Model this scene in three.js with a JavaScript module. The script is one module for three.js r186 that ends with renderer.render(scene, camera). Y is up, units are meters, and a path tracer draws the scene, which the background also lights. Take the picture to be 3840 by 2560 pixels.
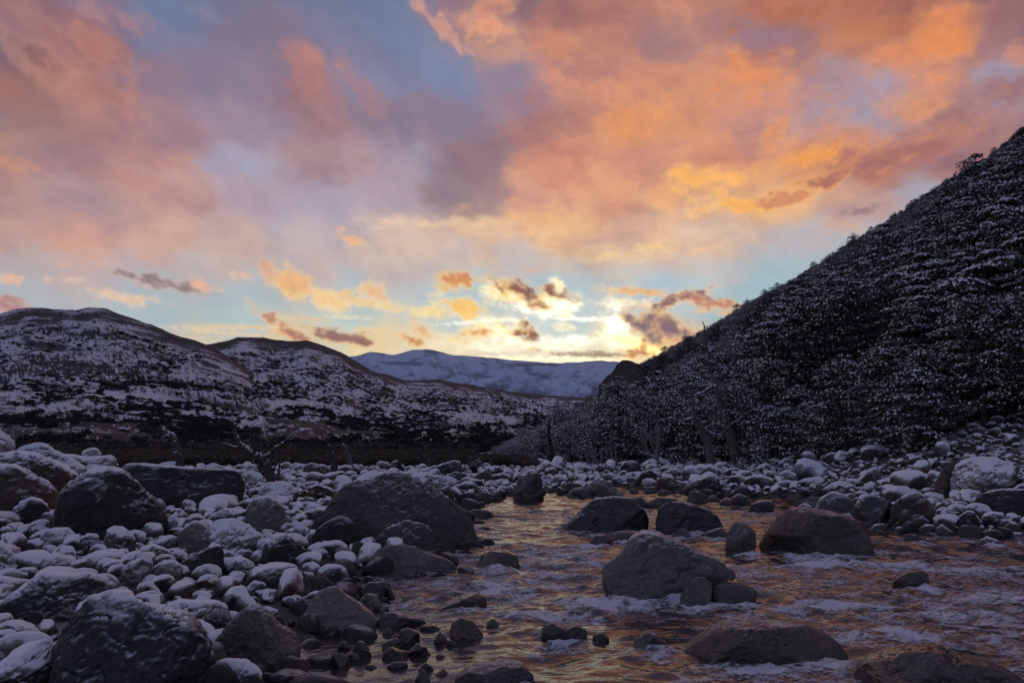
import * as THREE from 'three';
import { mergeGeometries, mergeVertices } from 'three/addons/utils/BufferGeometryUtils.js';

// ---------------------------------------------------------------- camera
const scene = new THREE.Scene();
const camera = new THREE.PerspectiveCamera(50, 1024 / 682, 0.1, 20000);
camera.position.set(0, 1.6, 0);
camera.rotation.set(THREE.MathUtils.degToRad(7.88), 0, 0);

const renderer = new THREE.WebGLRenderer({ antialias: true });
renderer.toneMapping = THREE.LinearToneMapping;
renderer.toneMappingExposure = 1;
renderer.shadowMap.enabled = true;

// ---------------------------------------------------------------- noise helpers
const { clamp, lerp, smoothstep, degToRad } = THREE.MathUtils;
const mix = (a, b, t) => a + (b - a) * t;
function rng(seed) { let s = (seed * 2654435761) >>> 0 || 1; return () => { s = (s + 0x6d2b79f5) | 0; let t = Math.imul(s ^ (s >>> 15), 1 | s); t = (t + Math.imul(t ^ (t >>> 7), 61 | t)) ^ t; return ((t ^ (t >>> 14)) >>> 0) / 4294967296; }; }
const PERM = new Uint8Array(512);
{ const r = rng(77); const p = Array.from({ length: 256 }, (_, i) => i); for (let i = 255; i > 0; i--) { const j = Math.floor(r() * (i + 1)); [p[i], p[j]] = [p[j], p[i]]; } for (let i = 0; i < 512; i++) PERM[i] = p[i & 255]; }
const fade = (t) => t * t * t * (t * (t * 6 - 15) + 10);
const GX = [1, -1, 1, -1, 1, -1, 0.7, -0.7], GY = [1, 1, -1, -1, 0, 0, 1, -1];
function n2(x, y) {
  const xi = Math.floor(x), yi = Math.floor(y), fx = x - xi, fy = y - yi, u = fade(fx), v = fade(fy), X = xi & 255, Y = yi & 255;
  const a = PERM[X] + Y, b = PERM[X + 1] + Y, g = (h, dx, dy) => GX[h & 7] * dx + GY[h & 7] * dy;
  return mix(mix(g(PERM[a], fx, fy), g(PERM[b], fx - 1, fy), u), mix(g(PERM[a + 1], fx, fy - 1), g(PERM[b + 1], fx - 1, fy - 1), u), v);
}
function n3(x, y, z) {
  const xi = Math.floor(x), yi = Math.floor(y), zi = Math.floor(z), fx = x - xi, fy = y - yi, fz = z - zi, u = fade(fx), v = fade(fy), w = fade(fz), X = xi & 255, Y = yi & 255, Z = zi & 255;
  const g = (h, a, b, c) => { h &= 15; const p = h < 8 ? a : b, q = h < 4 ? b : h === 12 || h === 14 ? a : c; return ((h & 1) ? -p : p) + ((h & 2) ? -q : q); };
  const A = PERM[X] + Y, AA = PERM[A] + Z, AB = PERM[A + 1] + Z, B = PERM[X + 1] + Y, BA = PERM[B] + Z, BB = PERM[B + 1] + Z;
  return mix(mix(mix(g(PERM[AA], fx, fy, fz), g(PERM[BA], fx - 1, fy, fz), u), mix(g(PERM[AB], fx, fy - 1, fz), g(PERM[BB], fx - 1, fy - 1, fz), u), v),
    mix(mix(g(PERM[AA + 1], fx, fy, fz - 1), g(PERM[BA + 1], fx - 1, fy, fz - 1), u), mix(g(PERM[AB + 1], fx, fy - 1, fz - 1), g(PERM[BB + 1], fx - 1, fy - 1, fz - 1), u), v), w);
}
function f2(x, y, o = 4, gain = 0.5) { let s = 0, a = 1, t = 0; for (let i = 0; i < o; i++) { s += a * n2(x, y); t += a; a *= gain; x = x * 2.03 + 17.3; y = y * 2.03 + 5.1; } return s / t; }
function f3(x, y, z, o = 4, gain = 0.5) { let s = 0, a = 1, t = 0; for (let i = 0; i < o; i++) { s += a * n3(x, y, z); t += a; a *= gain; x = x * 2.03 + 17.3; y = y * 2.03 + 5.1; z = z * 2.03 + 9.7; } return s / t; }

// ---------------------------------------------------------------- sky: sunset air and clouds
// Tones of the air by azimuth and height (degrees), linear; azimuth 0 is down the valley (-z), positive to +x.
const SKY_TONES = [
  [-37.05, 27.29, 0.305, 0.1559, 0.1714],
  [-32.49, 28.6, 0.2423, 0.1714, 0.2423],
  [-27.43, 29.85, 0.162, 0.1946, 0.314],
  [-21.85, 30.96, 0.1946, 0.1714, 0.2542],
  [-14.12, 32.08, 0.162, 0.1812, 0.2961],
  [-9.38, 32.53, 0.162, 0.1946, 0.314],
  [-4.94, 32.78, 0.305, 0.1812, 0.2159],
  [-0.45, 32.88, 0.2423, 0.1441, 0.162],
  [6.28, 32.72, 0.4287, 0.1812, 0.1413],
  [14.12, 32.08, 0.4564, 0.1946, 0.15],
  [21.07, 31.1, 0.4125, 0.15, 0.0976],
  [26.71, 30.01, 0.4564, 0.162, 0.0908],
  [31.85, 28.77, 0.3763, 0.1413, 0.0976],
  [37.05, 27.29, 0.2623, 0.1274, 0.1413],
  [-36.83, 25.03, 0.2051, 0.1274, 0.1714],
  [-32.28, 26.25, 0.3515, 0.162, 0.1559],
  [-27.24, 27.41, 0.2159, 0.2051, 0.305],
  [-21.69, 28.46, 0.2051, 0.1714, 0.2542],
  [-13.59, 29.55, 0.2051, 0.1946, 0.2961],
  [-8.21, 30, 0.1812, 0.2159, 0.3419],
  [-1.56, 30.25, 0.5149, 0.2623, 0.2051],
  [6.23, 30.11, 0.5149, 0.2232, 0.162],
  [14.01, 29.51, 0.402, 0.2051, 0.1878],
  [19.94, 28.74, 0.3419, 0.1878, 0.2159],
  [26.53, 27.56, 0.5457, 0.2159, 0.1221],
  [32.44, 26.21, 0.6795, 0.2542, 0.107],
  [36.83, 25.03, 0.305, 0.15, 0.1714],
  [-36.61, 22.7, 0.305, 0.1413, 0.1221],
  [-32.08, 23.83, 0.3515, 0.1714, 0.1559],
  [-27.05, 24.9, 0.2831, 0.1878, 0.2423],
  [-21.54, 25.87, 0.2462, 0.1878, 0.2705],
  [-16.59, 26.54, 0.4287, 0.2051, 0.1812],
  [-11.38, 27.07, 0.2086, 0.2159, 0.3372],
  [-5.96, 27.4, 0.2086, 0.2384, 0.3763],
  [-0.44, 27.53, 0.2961, 0.2232, 0.305],
  [6.18, 27.39, 0.5149, 0.2232, 0.1714],
  [12.65, 26.96, 0.6105, 0.2623, 0.162],
  [18.8, 26.26, 0.6105, 0.2542, 0.15],
  [25.45, 25.2, 0.4125, 0.2623, 0.2918],
  [31.44, 23.97, 0.6584, 0.2961, 0.1812],
  [36.03, 22.86, 0.3515, 0.2623, 0.3278],
  [-36.39, 20.32, 0.305, 0.1714, 0.1812],
  [-31.87, 21.34, 0.402, 0.2051, 0.1946],
  [-26.87, 22.31, 0.3613, 0.2159, 0.2423],
  [-21.38, 23.19, 0.314, 0.2307, 0.305],
  [-15.45, 23.91, 0.3763, 0.2159, 0.2307],
  [-10.23, 24.36, 0.2705, 0.1946, 0.2542],
  [-4.83, 24.63, 0.2623, 0.2051, 0.2831],
  [1.76, 24.7, 0.4452, 0.2051, 0.1683],
  [10.44, 24.34, 0.7011, 0.2961, 0.1413],
  [18.66, 23.55, 0.5776, 0.2705, 0.2159],
  [24.37, 22.74, 0.4452, 0.305, 0.3419],
  [27.91, 22.12, 0.3613, 0.3419, 0.4564],
  [32.82, 21.14, 0.3763, 0.1946, 0.2051],
  [36.39, 20.32, 0.305, 0.1812, 0.2051],
  [-36.17, 17.89, 0.4564, 0.2423, 0.1946],
  [-31.67, 18.79, 0.3763, 0.2159, 0.2307],
  [-26.69, 19.66, 0.491, 0.2623, 0.2307],
  [-21.23, 20.44, 0.3916, 0.3515, 0.4564],
  [-15.33, 21.09, 0.4287, 0.2705, 0.2831],
  [-9.09, 21.55, 0.3763, 0.305, 0.3763],
  [-2.62, 21.77, 0.2961, 0.1878, 0.2122],
  [3.92, 21.75, 0.6172, 0.2623, 0.1683],
  [10.36, 21.47, 0.6795, 0.305, 0.1946],
  [16.54, 20.97, 0.7157, 0.2961, 0.162],
  [22.36, 20.3, 0.6795, 0.2961, 0.162],
  [27.72, 19.49, 0.4452, 0.1714, 0.1274],
  [32.61, 18.62, 0.402, 0.1812, 0.1714],
  [-35.96, 15.41, 0.4452, 0.2623, 0.2623],
  [-31.47, 16.2, 0.4342, 0.2874, 0.305],
  [-26.51, 16.95, 0.5149, 0.305, 0.2789],
  [-21.08, 17.63, 0.5149, 0.3763, 0.4125],
  [-15.22, 18.19, 0.4678, 0.3763, 0.4564],
  [-9.02, 18.59, 0.4287, 0.3372, 0.402],
  [-3.68, 18.77, 0.3278, 0.2232, 0.2423],
  [1.73, 18.8, 0.7011, 0.3515, 0.2307],
  [8.17, 18.63, 0.7305, 0.3419, 0.2016],
  [14.41, 18.26, 0.8308, 0.4125, 0.1946],
  [20.32, 17.71, 0.807, 0.4452, 0.2232],
  [25.81, 17.05, 0.5776, 0.3515, 0.2831],
  [30.84, 16.3, 0.4125, 0.4233, 0.491],
  [-35.75, 12.9, 0.5776, 0.3515, 0.2831],
  [-31.28, 13.56, 0.6105, 0.3419, 0.2705],
  [-26.33, 14.2, 0.6105, 0.3763, 0.305],
  [-20.93, 14.77, 0.6105, 0.4287, 0.3763],
  [-15.11, 15.24, 0.5457, 0.4564, 0.4678],
  [-8.95, 15.58, 0.7157, 0.5333, 0.4342],
  [-2.58, 15.75, 0.7529, 0.5333, 0.3663],
  [3.86, 15.73, 0.8308, 0.5149, 0.2831],
  [10.2, 15.53, 0.7529, 0.4678, 0.314],
  [16.3, 15.16, 0.7157, 0.4969, 0.3763],
  [22.05, 14.66, 0.5271, 0.4851, 0.5029],
  [27.36, 14.07, 0.3916, 0.4564, 0.5271],
  [-35.61, 11.21, 0.4851, 0.402, 0.4125],
  [-29.55, 11.98, 0.5457, 0.4287, 0.4287],
  [-22.68, 12.68, 0.5457, 0.4564, 0.4564],
  [-15.03, 13.25, 0.5972, 0.4564, 0.4342],
  [-6.81, 13.61, 0.5972, 0.4851, 0.4621],
  [1.71, 13.7, 0.5972, 0.5149, 0.491],
  [10.15, 13.5, 0.6445, 0.5776, 0.5149],
  [16.22, 13.18, 0.552, 0.5457, 0.5333],
  [21.94, 12.75, 0.3916, 0.5029, 0.552],
  [-35.47, 9.52, 0.4452, 0.4851, 0.5271],
  [-27.79, 10.32, 0.4564, 0.5149, 0.5457],
  [-20.74, 10.9, 0.4452, 0.5149, 0.5457],
  [-12.96, 11.34, 0.4735, 0.5457, 0.5583],
  [-4.67, 11.6, 0.4735, 0.5776, 0.6172],
  [3.82, 11.61, 0.4735, 0.5776, 0.6172],
  [12.15, 11.38, 0.4452, 0.5647, 0.624],
  [19.99, 10.95, 0.3916, 0.5333, 0.5776],
  [-35.34, 7.82, 0.4287, 0.5149, 0.5457],
  [-25.99, 8.6, 0.4452, 0.5333, 0.552],
  [-20.64, 8.95, 0.4678, 0.5647, 0.552],
  [-12.9, 9.31, 0.5149, 0.6105, 0.5906],
  [-4.64, 9.52, 0.5149, 0.624, 0.6308],
  [3.8, 9.53, 0.5457, 0.6584, 0.6795],
  [10.05, 9.41, 0.6308, 0.6724, 0.6584],
  [16.07, 9.18, 0.3916, 0.5149, 0.5457],
  [-24.14, 6.82, 0.6795, 0.5972, 0.4452],
  [-16.77, 7.15, 0.7305, 0.6038, 0.3916],
  [-10.82, 7.33, 0.855, 0.6724, 0.3916],
  [-4.62, 7.44, 0.8963, 0.7529, 0.5029],
  [1.68, 7.46, 0.9387, 0.8308, 0.6308],
  [7.95, 7.39, 0.9387, 0.8308, 0.5457],
  [12.03, 7.3, 0.8308, 0.5776, 0.305],
  [-35.06, 4.41, 0.4851, 0.5149, 0.5149],
  [-20.45, 5.04, 0.6584, 0.5972, 0.4851],
  [-8.73, 5.32, 0.855, 0.7305, 0.5029],
  [3.76, 5.37, 0.956, 0.855, 0.6105],
  [9.95, 5.3, 0.9131, 0.7157, 0.4564],
  [21.54, 5, 0.5149, 0.5149, 0.5029],
  [31.56, 4.59, 0.4287, 0.4452, 0.4851],
];
const CLOUD_MASSES = [
  [-7.01, 24.83, 3.27, 2.11, 25, 0.262, 0.175, 0.223, 0.223, 0.162, 0.223, 0.5, 0.9],
  [-2.67, 20.59, 3.26, 1.8, 20, 0.305, 0.175, 0.195, 0.287, 0.175, 0.195, 0.55, 0.9],
  [-9.14, 23.67, 1.5, 1.34, 60, 0.216, 0.181, 0.27, 0.195, 0.168, 0.27, 0.6, 0.9],
  [-10.85, 20.94, 2.97, 2.36, 40, 0.515, 0.361, 0.392, 0.539, 0.392, 0.413, 0.6, 0.9],
  [-17.94, 25.11, 2.84, 1.09, 50, 0.262, 0.162, 0.202, 0.254, 0.15, 0.188, 0.7, 0.9],
  [-14.41, 23.64, 3.77, 1.13, 45, 0.445, 0.223, 0.209, 0.468, 0.231, 0.209, 0.6, 0.9],
  [-20.62, 19.77, 2.52, 1.13, 5, 0.413, 0.381, 0.479, 0.392, 0.392, 0.515, 0.6, 0.9],
  [-5.98, 28.32, 4.2, 1.29, 35, 0.181, 0.223, 0.361, 0.188, 0.231, 0.381, 0.6, 0.9],
  [-10.22, 31.44, 2.85, 1.4, 20, 0.156, 0.195, 0.323, 0.15, 0.188, 0.314, 0.6, 0.9],
  [-26.48, 29.4, 2.2, 0.98, 0, 0.156, 0.202, 0.332, 0.15, 0.195, 0.332, 0.6, 0.9],
  [-34.47, 26.56, 3, 0.93, 28, 0.491, 0.231, 0.195, 0.376, 0.162, 0.141, 0.8, 0.95],
  [-31.46, 26.21, 2.16, 0.97, 40, 0.578, 0.254, 0.175, 0.468, 0.188, 0.138, 0.8, 0.95],
  [-31.54, 28.09, 1.32, 0.71, 10, 0.552, 0.283, 0.238, 0.456, 0.231, 0.223, 0.7, 0.95],
  [-29.41, 28.09, 1.55, 0.72, 20, 0.468, 0.254, 0.254, 0.413, 0.223, 0.238, 0.7, 0.95],
  [-34.34, 24.27, 2.98, 1.12, 25, 0.61, 0.305, 0.195, 0.287, 0.122, 0.102, 0.8, 0.95],
  [-30.72, 23.29, 3.38, 1.09, 14, 0.527, 0.238, 0.175, 0.402, 0.168, 0.138, 0.8, 0.95],
  [-29.07, 23.81, 0.61, 1.36, 8, 0.578, 0.262, 0.195, 0.491, 0.209, 0.162, 0.7, 0.95],
  [-35.63, 21.66, 3.02, 1.29, 15, 0.413, 0.188, 0.15, 0.352, 0.156, 0.133, 0.7, 0.95],
  [-35.42, 17.63, 1.03, 0.63, 10, 0.672, 0.332, 0.209, 0.61, 0.287, 0.181, 0.8, 0.95],
  [-24.12, 29.63, 1.32, 0.33, 15, 0.342, 0.246, 0.305, 0.314, 0.231, 0.305, 0.5, 0.95],
  [-28.16, 25.45, 0.7, 0.37, 0, 0.392, 0.223, 0.238, 0.376, 0.216, 0.238, 0.5, 0.95],
  [-16.25, 28.11, 3.12, 0.92, 22, 0.578, 0.246, 0.181, 0.552, 0.223, 0.156, 0.8, 0.95],
  [-12.42, 26.61, 2.77, 0.85, 40, 0.468, 0.216, 0.202, 0.456, 0.209, 0.188, 0.7, 0.95],
  [-28.63, 17.73, 4.17, 1.07, 10, 0.552, 0.279, 0.231, 0.527, 0.254, 0.209, 0.6, 0.9],
  [-32.3, 14.66, 3.52, 1.22, 0, 0.658, 0.371, 0.287, 0.604, 0.314, 0.246, 0.5, 0.9],
  [-24.6, 14.77, 4.79, 0.75, 3, 0.701, 0.445, 0.342, 0.687, 0.434, 0.332, 0.6, 0.9],
  [-2.76, 32.08, 2.92, 0.96, -10, 0.761, 0.352, 0.231, 0.687, 0.287, 0.188, 0.85, 0.6],
  [-6.03, 31.04, 2.89, 0.49, 35, 0.687, 0.361, 0.27, 0.631, 0.305, 0.231, 0.85, 0.5],
  [-1.66, 31.04, 1.79, 0.74, 0, 0.839, 0.402, 0.231, 0.776, 0.332, 0.188, 0.85, 0.6],
  [0.9, 32.53, 2.47, 0.69, 0, 0.262, 0.144, 0.138, 0.216, 0.122, 0.127, 0.7, 0.8],
  [3.92, 29.93, 3.32, 1.19, 15, 0.658, 0.287, 0.168, 0.617, 0.254, 0.144, 0.8, 0.7],
  [6.28, 26.7, 3.25, 0.86, 18, 0.716, 0.314, 0.195, 0.672, 0.279, 0.168, 0.8, 0.6],
  [5.09, 27.9, 2.41, 0.4, 25, 0.402, 0.195, 0.195, 0.381, 0.181, 0.188, 0.6, 0.7],
  [9.8, 24.46, 3.8, 1.43, 0, 0.761, 0.323, 0.15, 0.776, 0.305, 0.122, 0.9, 0.6],
  [11.99, 26.19, 2.31, 0.93, 15, 0.745, 0.323, 0.162, 0.73, 0.296, 0.138, 0.7, 0.7],
  [8.39, 28.37, 3.66, 1.09, 15, 0.552, 0.246, 0.181, 0.515, 0.216, 0.162, 0.6, 0.8],
  [14.08, 31.07, 2.71, 1.03, 40, 0.617, 0.279, 0.195, 0.604, 0.262, 0.175, 0.7, 0.7],
  [11.68, 29.74, 2.34, 1.06, 10, 0.361, 0.195, 0.209, 0.342, 0.181, 0.202, 0.7, 0.8],
  [21.79, 30.06, 5.21, 0.8, 0, 0.503, 0.188, 0.098, 0.456, 0.156, 0.076, 0.8, 0.7],
  [19.94, 28.74, 3.28, 0.78, 0, 0.342, 0.202, 0.238, 0.323, 0.195, 0.246, 0.7, 0.8],
  [19.87, 27.62, 3.65, 0.7, 5, 0.479, 0.195, 0.133, 0.434, 0.162, 0.112, 0.75, 0.7],
  [18.59, 26.11, 3.5, 1.62, -5, 0.745, 0.305, 0.15, 0.761, 0.279, 0.112, 0.9, 0.6],
  [16.29, 24.38, 1.81, 2.05, 10, 0.73, 0.305, 0.162, 0.73, 0.296, 0.144, 0.6, 0.8],
  [23.56, 24.65, 2.55, 0.7, 10, 0.617, 0.279, 0.181, 0.578, 0.246, 0.162, 0.6, 0.8],
  [25.33, 23.47, 2.12, 1.23, 0, 0.434, 0.296, 0.332, 0.402, 0.287, 0.352, 0.6, 0.9],
  [29.91, 25.74, 3.85, 1.02, 0, 0.73, 0.287, 0.144, 0.73, 0.254, 0.112, 0.85, 0.6],
  [32.59, 26.74, 2.32, 1.75, 0, 0.761, 0.296, 0.117, 0.791, 0.27, 0.089, 0.9, 0.6],
  [31.61, 24.1, 1.74, 0.53, 20, 0.776, 0.332, 0.175, 0.791, 0.305, 0.144, 0.8, 0.5],
  [28.34, 27.84, 3.36, 0.98, 10, 0.617, 0.238, 0.107, 0.552, 0.195, 0.084, 0.7, 0.7],
  [28.58, 24.08, 2.17, 1.19, 20, 0.392, 0.352, 0.456, 0.352, 0.352, 0.491, 0.7, 0.8],
  [35.2, 26.91, 2.19, 1.54, 0, 0.352, 0.168, 0.156, 0.305, 0.138, 0.138, 0.7, 0.8],
  [36.44, 24.11, 0.86, 0.78, 0, 0.672, 0.305, 0.195, 0.658, 0.27, 0.162, 0.7, 0.6],
  [35.19, 23.56, 1.74, 0.64, 10, 0.371, 0.342, 0.434, 0.352, 0.332, 0.445, 0.7, 0.7],
  [36.26, 22.15, 2.1, 1.12, 15, 0.342, 0.188, 0.216, 0.287, 0.15, 0.181, 0.95, 0.45],
  [32.18, 21.19, 3.62, 1.6, -8, 0.371, 0.195, 0.209, 0.332, 0.162, 0.168, 0.95, 0.45],
  [25.69, 20.63, 7.6, 2.17, -10, 0.73, 0.305, 0.162, 0.552, 0.209, 0.127, 0.9, 0.75],
  [24.61, 20.71, 5.67, 2, -10, 0.855, 0.371, 0.138, 0.445, 0.168, 0.112, 0.85, 0.6],
  [22.55, 20.45, 2.74, 0.81, -8, 0.956, 0.413, 0.112, 0.973, 0.371, 0.08, 0.9, 0.6],
  [28.23, 19.41, 3.75, 1.06, -10, 0.434, 0.175, 0.138, 0.381, 0.144, 0.117, 0.9, 0.6],
  [20.56, 22.29, 1.52, 0.92, -20, 0.855, 0.381, 0.162, 0.761, 0.305, 0.122, 0.8, 0.6],
  [14.87, 19.74, 3.39, 0.85, 6, 1.041, 0.553, 0.17, 1.05, 0.503, 0.118, 0.9, 0.6],
  [18.38, 17.62, 2.87, 0.81, 12, 1.05, 0.58, 0.17, 1.022, 0.479, 0.112, 0.95, 0.5],
  [14.9, 17.83, 1.4, 0.82, 0, 0.991, 0.604, 0.262, 0.982, 0.539, 0.195, 0.85, 0.6],
  [25.4, 19.04, 5.57, 0.84, -13, 0.922, 0.392, 0.122, 0.413, 0.15, 0.102, 0.92, 0.6],
  [21.47, 17.87, 2.4, 0.64, -14, 0.956, 0.445, 0.138, 0.672, 0.262, 0.117, 0.9, 0.6],
  [29.79, 19.84, 4.1, 1.05, -12, 0.491, 0.195, 0.144, 0.371, 0.144, 0.127, 0.85, 0.7],
  [26.47, 16.28, 1.87, 0.33, -5, 0.434, 0.296, 0.314, 0.342, 0.195, 0.216, 0.85, 0.6],
  [2.37, 17.38, 5.14, 1.34, -3, 0.922, 0.527, 0.254, 0.956, 0.515, 0.202, 0.75, 0.9],
  [-6.65, 16.98, 5.14, 0.49, -2, 0.922, 0.672, 0.434, 0.939, 0.672, 0.413, 0.75, 0.8],
  [-2.58, 16.77, 5.6, 0.82, 0, 0.871, 0.578, 0.352, 0.871, 0.565, 0.323, 0.55, 0.9],
  [10.18, 14.62, 3.89, 0.77, -2, 0.973, 0.687, 0.342, 1, 0.701, 0.305, 0.8, 0.8],
  [15.09, 14.65, 2.96, 0.36, -12, 0.922, 0.617, 0.381, 0.905, 0.565, 0.314, 0.7, 0.7],
  [-7.68, 15.02, 3.39, 1.02, 5, 0.73, 0.552, 0.445, 0.761, 0.578, 0.445, 0.5, 0.9],
  [-12.89, 15.53, 1.15, 0.56, 12, 0.956, 0.552, 0.287, 0.922, 0.491, 0.231, 0.85, 0.6],
  [1.92, 13.39, 1.28, 0.46, 0, 0.761, 0.503, 0.392, 0.73, 0.456, 0.352, 0.6, 0.7],
  [-25.7, 11.26, 3.38, 0.56, 8, 0.658, 0.479, 0.423, 0.279, 0.195, 0.202, 0.95, 0.4],
  [-24.55, 10.89, 1.97, 0.38, 10, 0.552, 0.402, 0.371, 0.314, 0.216, 0.216, 0.8, 0.5],
  [-23.33, 11.32, 1.09, 0.46, 15, 0.956, 0.591, 0.371, 0.871, 0.479, 0.287, 0.8, 0.5],
  [-28.27, 10, 2.53, 0.44, 4, 0.922, 0.672, 0.456, 0.871, 0.591, 0.392, 0.85, 0.5],
  [-17.74, 11.89, 1.56, 0.67, 40, 1, 0.672, 0.305, 0.73, 0.371, 0.202, 0.95, 0.45],
  [-16.76, 11.85, 1.38, 0.88, 20, 1, 0.672, 0.279, 0.871, 0.479, 0.216, 0.95, 0.45],
  [-18.73, 12.61, 0.96, 0.71, 20, 0.905, 0.539, 0.305, 0.761, 0.413, 0.262, 0.9, 0.5],
  [-20.7, 12.17, 0.75, 0.35, 10, 0.922, 0.617, 0.402, 0.871, 0.552, 0.352, 0.7, 0.5],
  [-14.55, 10.91, 1.32, 0.85, 20, 1, 0.745, 0.381, 0.956, 0.631, 0.279, 0.9, 0.45],
  [-13.54, 10.51, 1.21, 0.69, 20, 1, 0.73, 0.352, 0.956, 0.617, 0.262, 0.8, 0.5],
  [-18.57, 9.06, 1.53, 0.51, 35, 0.956, 0.552, 0.262, 0.552, 0.246, 0.15, 0.95, 0.45],
  [-17, 8.24, 1.56, 0.48, 28, 0.922, 0.491, 0.202, 0.434, 0.188, 0.133, 0.95, 0.45],
  [-21.17, 8.37, 3.76, 0.23, -3, 0.973, 0.73, 0.434, 0.776, 0.565, 0.371, 0.9, 0.5],
  [-21.33, 7.93, 3.18, 0.18, 2, 0.973, 0.701, 0.392, 0.922, 0.644, 0.352, 0.7, 0.6],
  [-16.07, 9.28, 2.37, 0.16, 3, 0.956, 0.73, 0.456, 0.761, 0.503, 0.287, 0.85, 0.5],
  [-12.7, 9.53, 2.03, 0.16, 0, 0.973, 0.791, 0.491, 0.973, 0.776, 0.456, 0.7, 0.6],
  [-13.36, 8.04, 3.03, 0.65, 6, 0.939, 0.578, 0.246, 0.305, 0.138, 0.117, 0.95, 0.45],
  [-10.24, 8.58, 2.47, 0.21, 4, 0.973, 0.761, 0.434, 0.871, 0.617, 0.305, 0.8, 0.5],
  [-10.93, 11.59, 0.95, 0.82, 30, 1, 0.761, 0.402, 0.905, 0.515, 0.231, 0.9, 0.45],
  [-11.52, 10.79, 1.23, 0.53, 10, 1, 0.745, 0.381, 0.956, 0.631, 0.287, 0.8, 0.5],
  [-12.94, 10.74, 1.22, 0.85, 10, 1, 0.716, 0.361, 0.956, 0.617, 0.287, 0.85, 0.45],
  [-9.35, 10.46, 1.53, 0.45, 8, 1, 0.776, 0.434, 0.991, 0.701, 0.342, 0.85, 0.45],
  [-6.75, 10.15, 1.26, 0.33, 2, 1, 0.807, 0.445, 0.991, 0.745, 0.371, 0.85, 0.45],
  [-5.93, 11.37, 0.84, 0.5, 10, 1, 0.839, 0.515, 0.991, 0.761, 0.413, 0.6, 0.6],
  [-7.04, 8.76, 1.38, 0.66, 30, 0.991, 0.672, 0.332, 0.823, 0.423, 0.162, 0.85, 0.5],
  [-7.85, 7.91, 1.33, 0.45, 18, 0.973, 0.617, 0.209, 0.644, 0.254, 0.084, 0.9, 0.45],
  [-4.42, 12.51, 1.57, 0.75, 16, 1, 0.672, 0.209, 0.716, 0.254, 0.076, 0.95, 0.4],
  [-3.71, 10.47, 1.9, 0.79, 10, 1.05, 0.847, 0.4, 1.022, 0.593, 0.145, 0.95, 0.45],
  [-5.91, 10.08, 2.1, 0.46, 4, 1, 0.807, 0.413, 0.991, 0.745, 0.332, 0.8, 0.5],
  [-1.06, 11.84, 1.91, 0.62, 10, 1.1, 0.923, 0.54, 1.09, 0.837, 0.431, 0.8, 0.5],
  [1.7, 11.05, 3.81, 0.96, 12, 1.3, 1.133, 0.734, 1.3, 1.09, 0.654, 0.85, 0.5],
  [2.97, 10.58, 2.32, 0.58, 4, 1.6, 1.53, 1.217, 1.6, 1.475, 1.076, 0.9, 0.5],
  [0.74, 11.84, 2.97, 0.83, 18, 1, 0.617, 0.188, 0.27, 0.093, 0.054, 0.95, 0.4],
  [3.4, 11.72, 1.69, 0.5, 22, 1, 0.672, 0.246, 0.305, 0.107, 0.058, 0.95, 0.4],
  [3.62, 12.23, 0.72, 0.5, 50, 1.4, 1.267, 0.864, 1.4, 1.174, 0.687, 0.8, 0.5],
  [-3.16, 8.45, 2.74, 0.75, 2, 1.1, 0.905, 0.502, 1.1, 0.82, 0.366, 0.85, 0.5],
  [-2.53, 8.58, 1.69, 0.33, -8, 1, 0.552, 0.127, 0.761, 0.262, 0.045, 0.9, 0.5],
  [0, 8.72, 2.32, 1.09, 10, 1.4, 1.267, 0.864, 1.4, 1.197, 0.721, 0.8, 0.6],
  [1.1, 8.46, 1.94, 0.83, 28, 1, 0.552, 0.127, 0.246, 0.08, 0.03, 0.97, 0.4],
  [-4.22, 9.28, 1.47, 0.17, -4, 1.2, 1.147, 0.913, 1.2, 1.147, 0.95, 0.85, 0.5],
  [-0.85, 9.55, 1.9, 0.21, -2, 1.3, 1.22, 0.93, 1.3, 1.22, 0.93, 0.75, 0.6],
  [3.79, 7.76, 7.04, 0.54, -2, 1.5, 1.408, 1.074, 1.5, 1.434, 1.118, 0.85, 0.7],
  [-0.42, 7.46, 6.29, 0.42, 0, 1.052, 0.888, 0.607, 1.071, 0.923, 0.635, 0.7, 0.8],
  [5.28, 9.59, 3.34, 0.19, 3, 1.35, 1.291, 1.027, 1.35, 1.314, 1.089, 0.85, 0.6],
  [4.22, 9.01, 0.92, 0.46, 0, 1.1, 0.959, 0.635, 1.1, 0.959, 0.664, 0.7, 0.5],
  [6.49, 6.79, 3.91, 0.27, 2, 0.617, 0.468, 0.279, 0.332, 0.238, 0.162, 0.85, 0.5],
  [2.73, 6.5, 6.23, 0.19, 1, 1.7, 1.481, 0.875, 1.7, 1.481, 0.815, 0.8, 0.6],
  [9.49, 11.64, 3.48, 0.31, 4, 1, 0.701, 0.342, 0.922, 0.468, 0.162, 0.9, 0.5],
  [9.46, 10.7, 3.07, 0.33, 2, 1.1, 0.959, 0.679, 1.1, 0.905, 0.58, 0.8, 0.5],
  [7.98, 9.01, 1.07, 1.61, -12, 1.9, 1.751, 1.225, 1.9, 1.816, 1.388, 0.9, 0.6],
  [9.19, 7.68, 2.65, 0.58, 18, 2.2, 1.775, 0.839, 2.2, 1.607, 0.577, 0.95, 0.6],
  [12.33, 10.76, 2.8, 0.53, -12, 0.973, 0.617, 0.332, 0.262, 0.127, 0.122, 0.95, 0.4],
  [14.15, 10.89, 2.37, 0.48, 10, 0.956, 0.552, 0.287, 0.305, 0.15, 0.138, 0.9, 0.4],
  [15.91, 10.3, 1.75, 0.6, 5, 1, 0.591, 0.254, 0.552, 0.209, 0.127, 0.9, 0.45],
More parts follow.
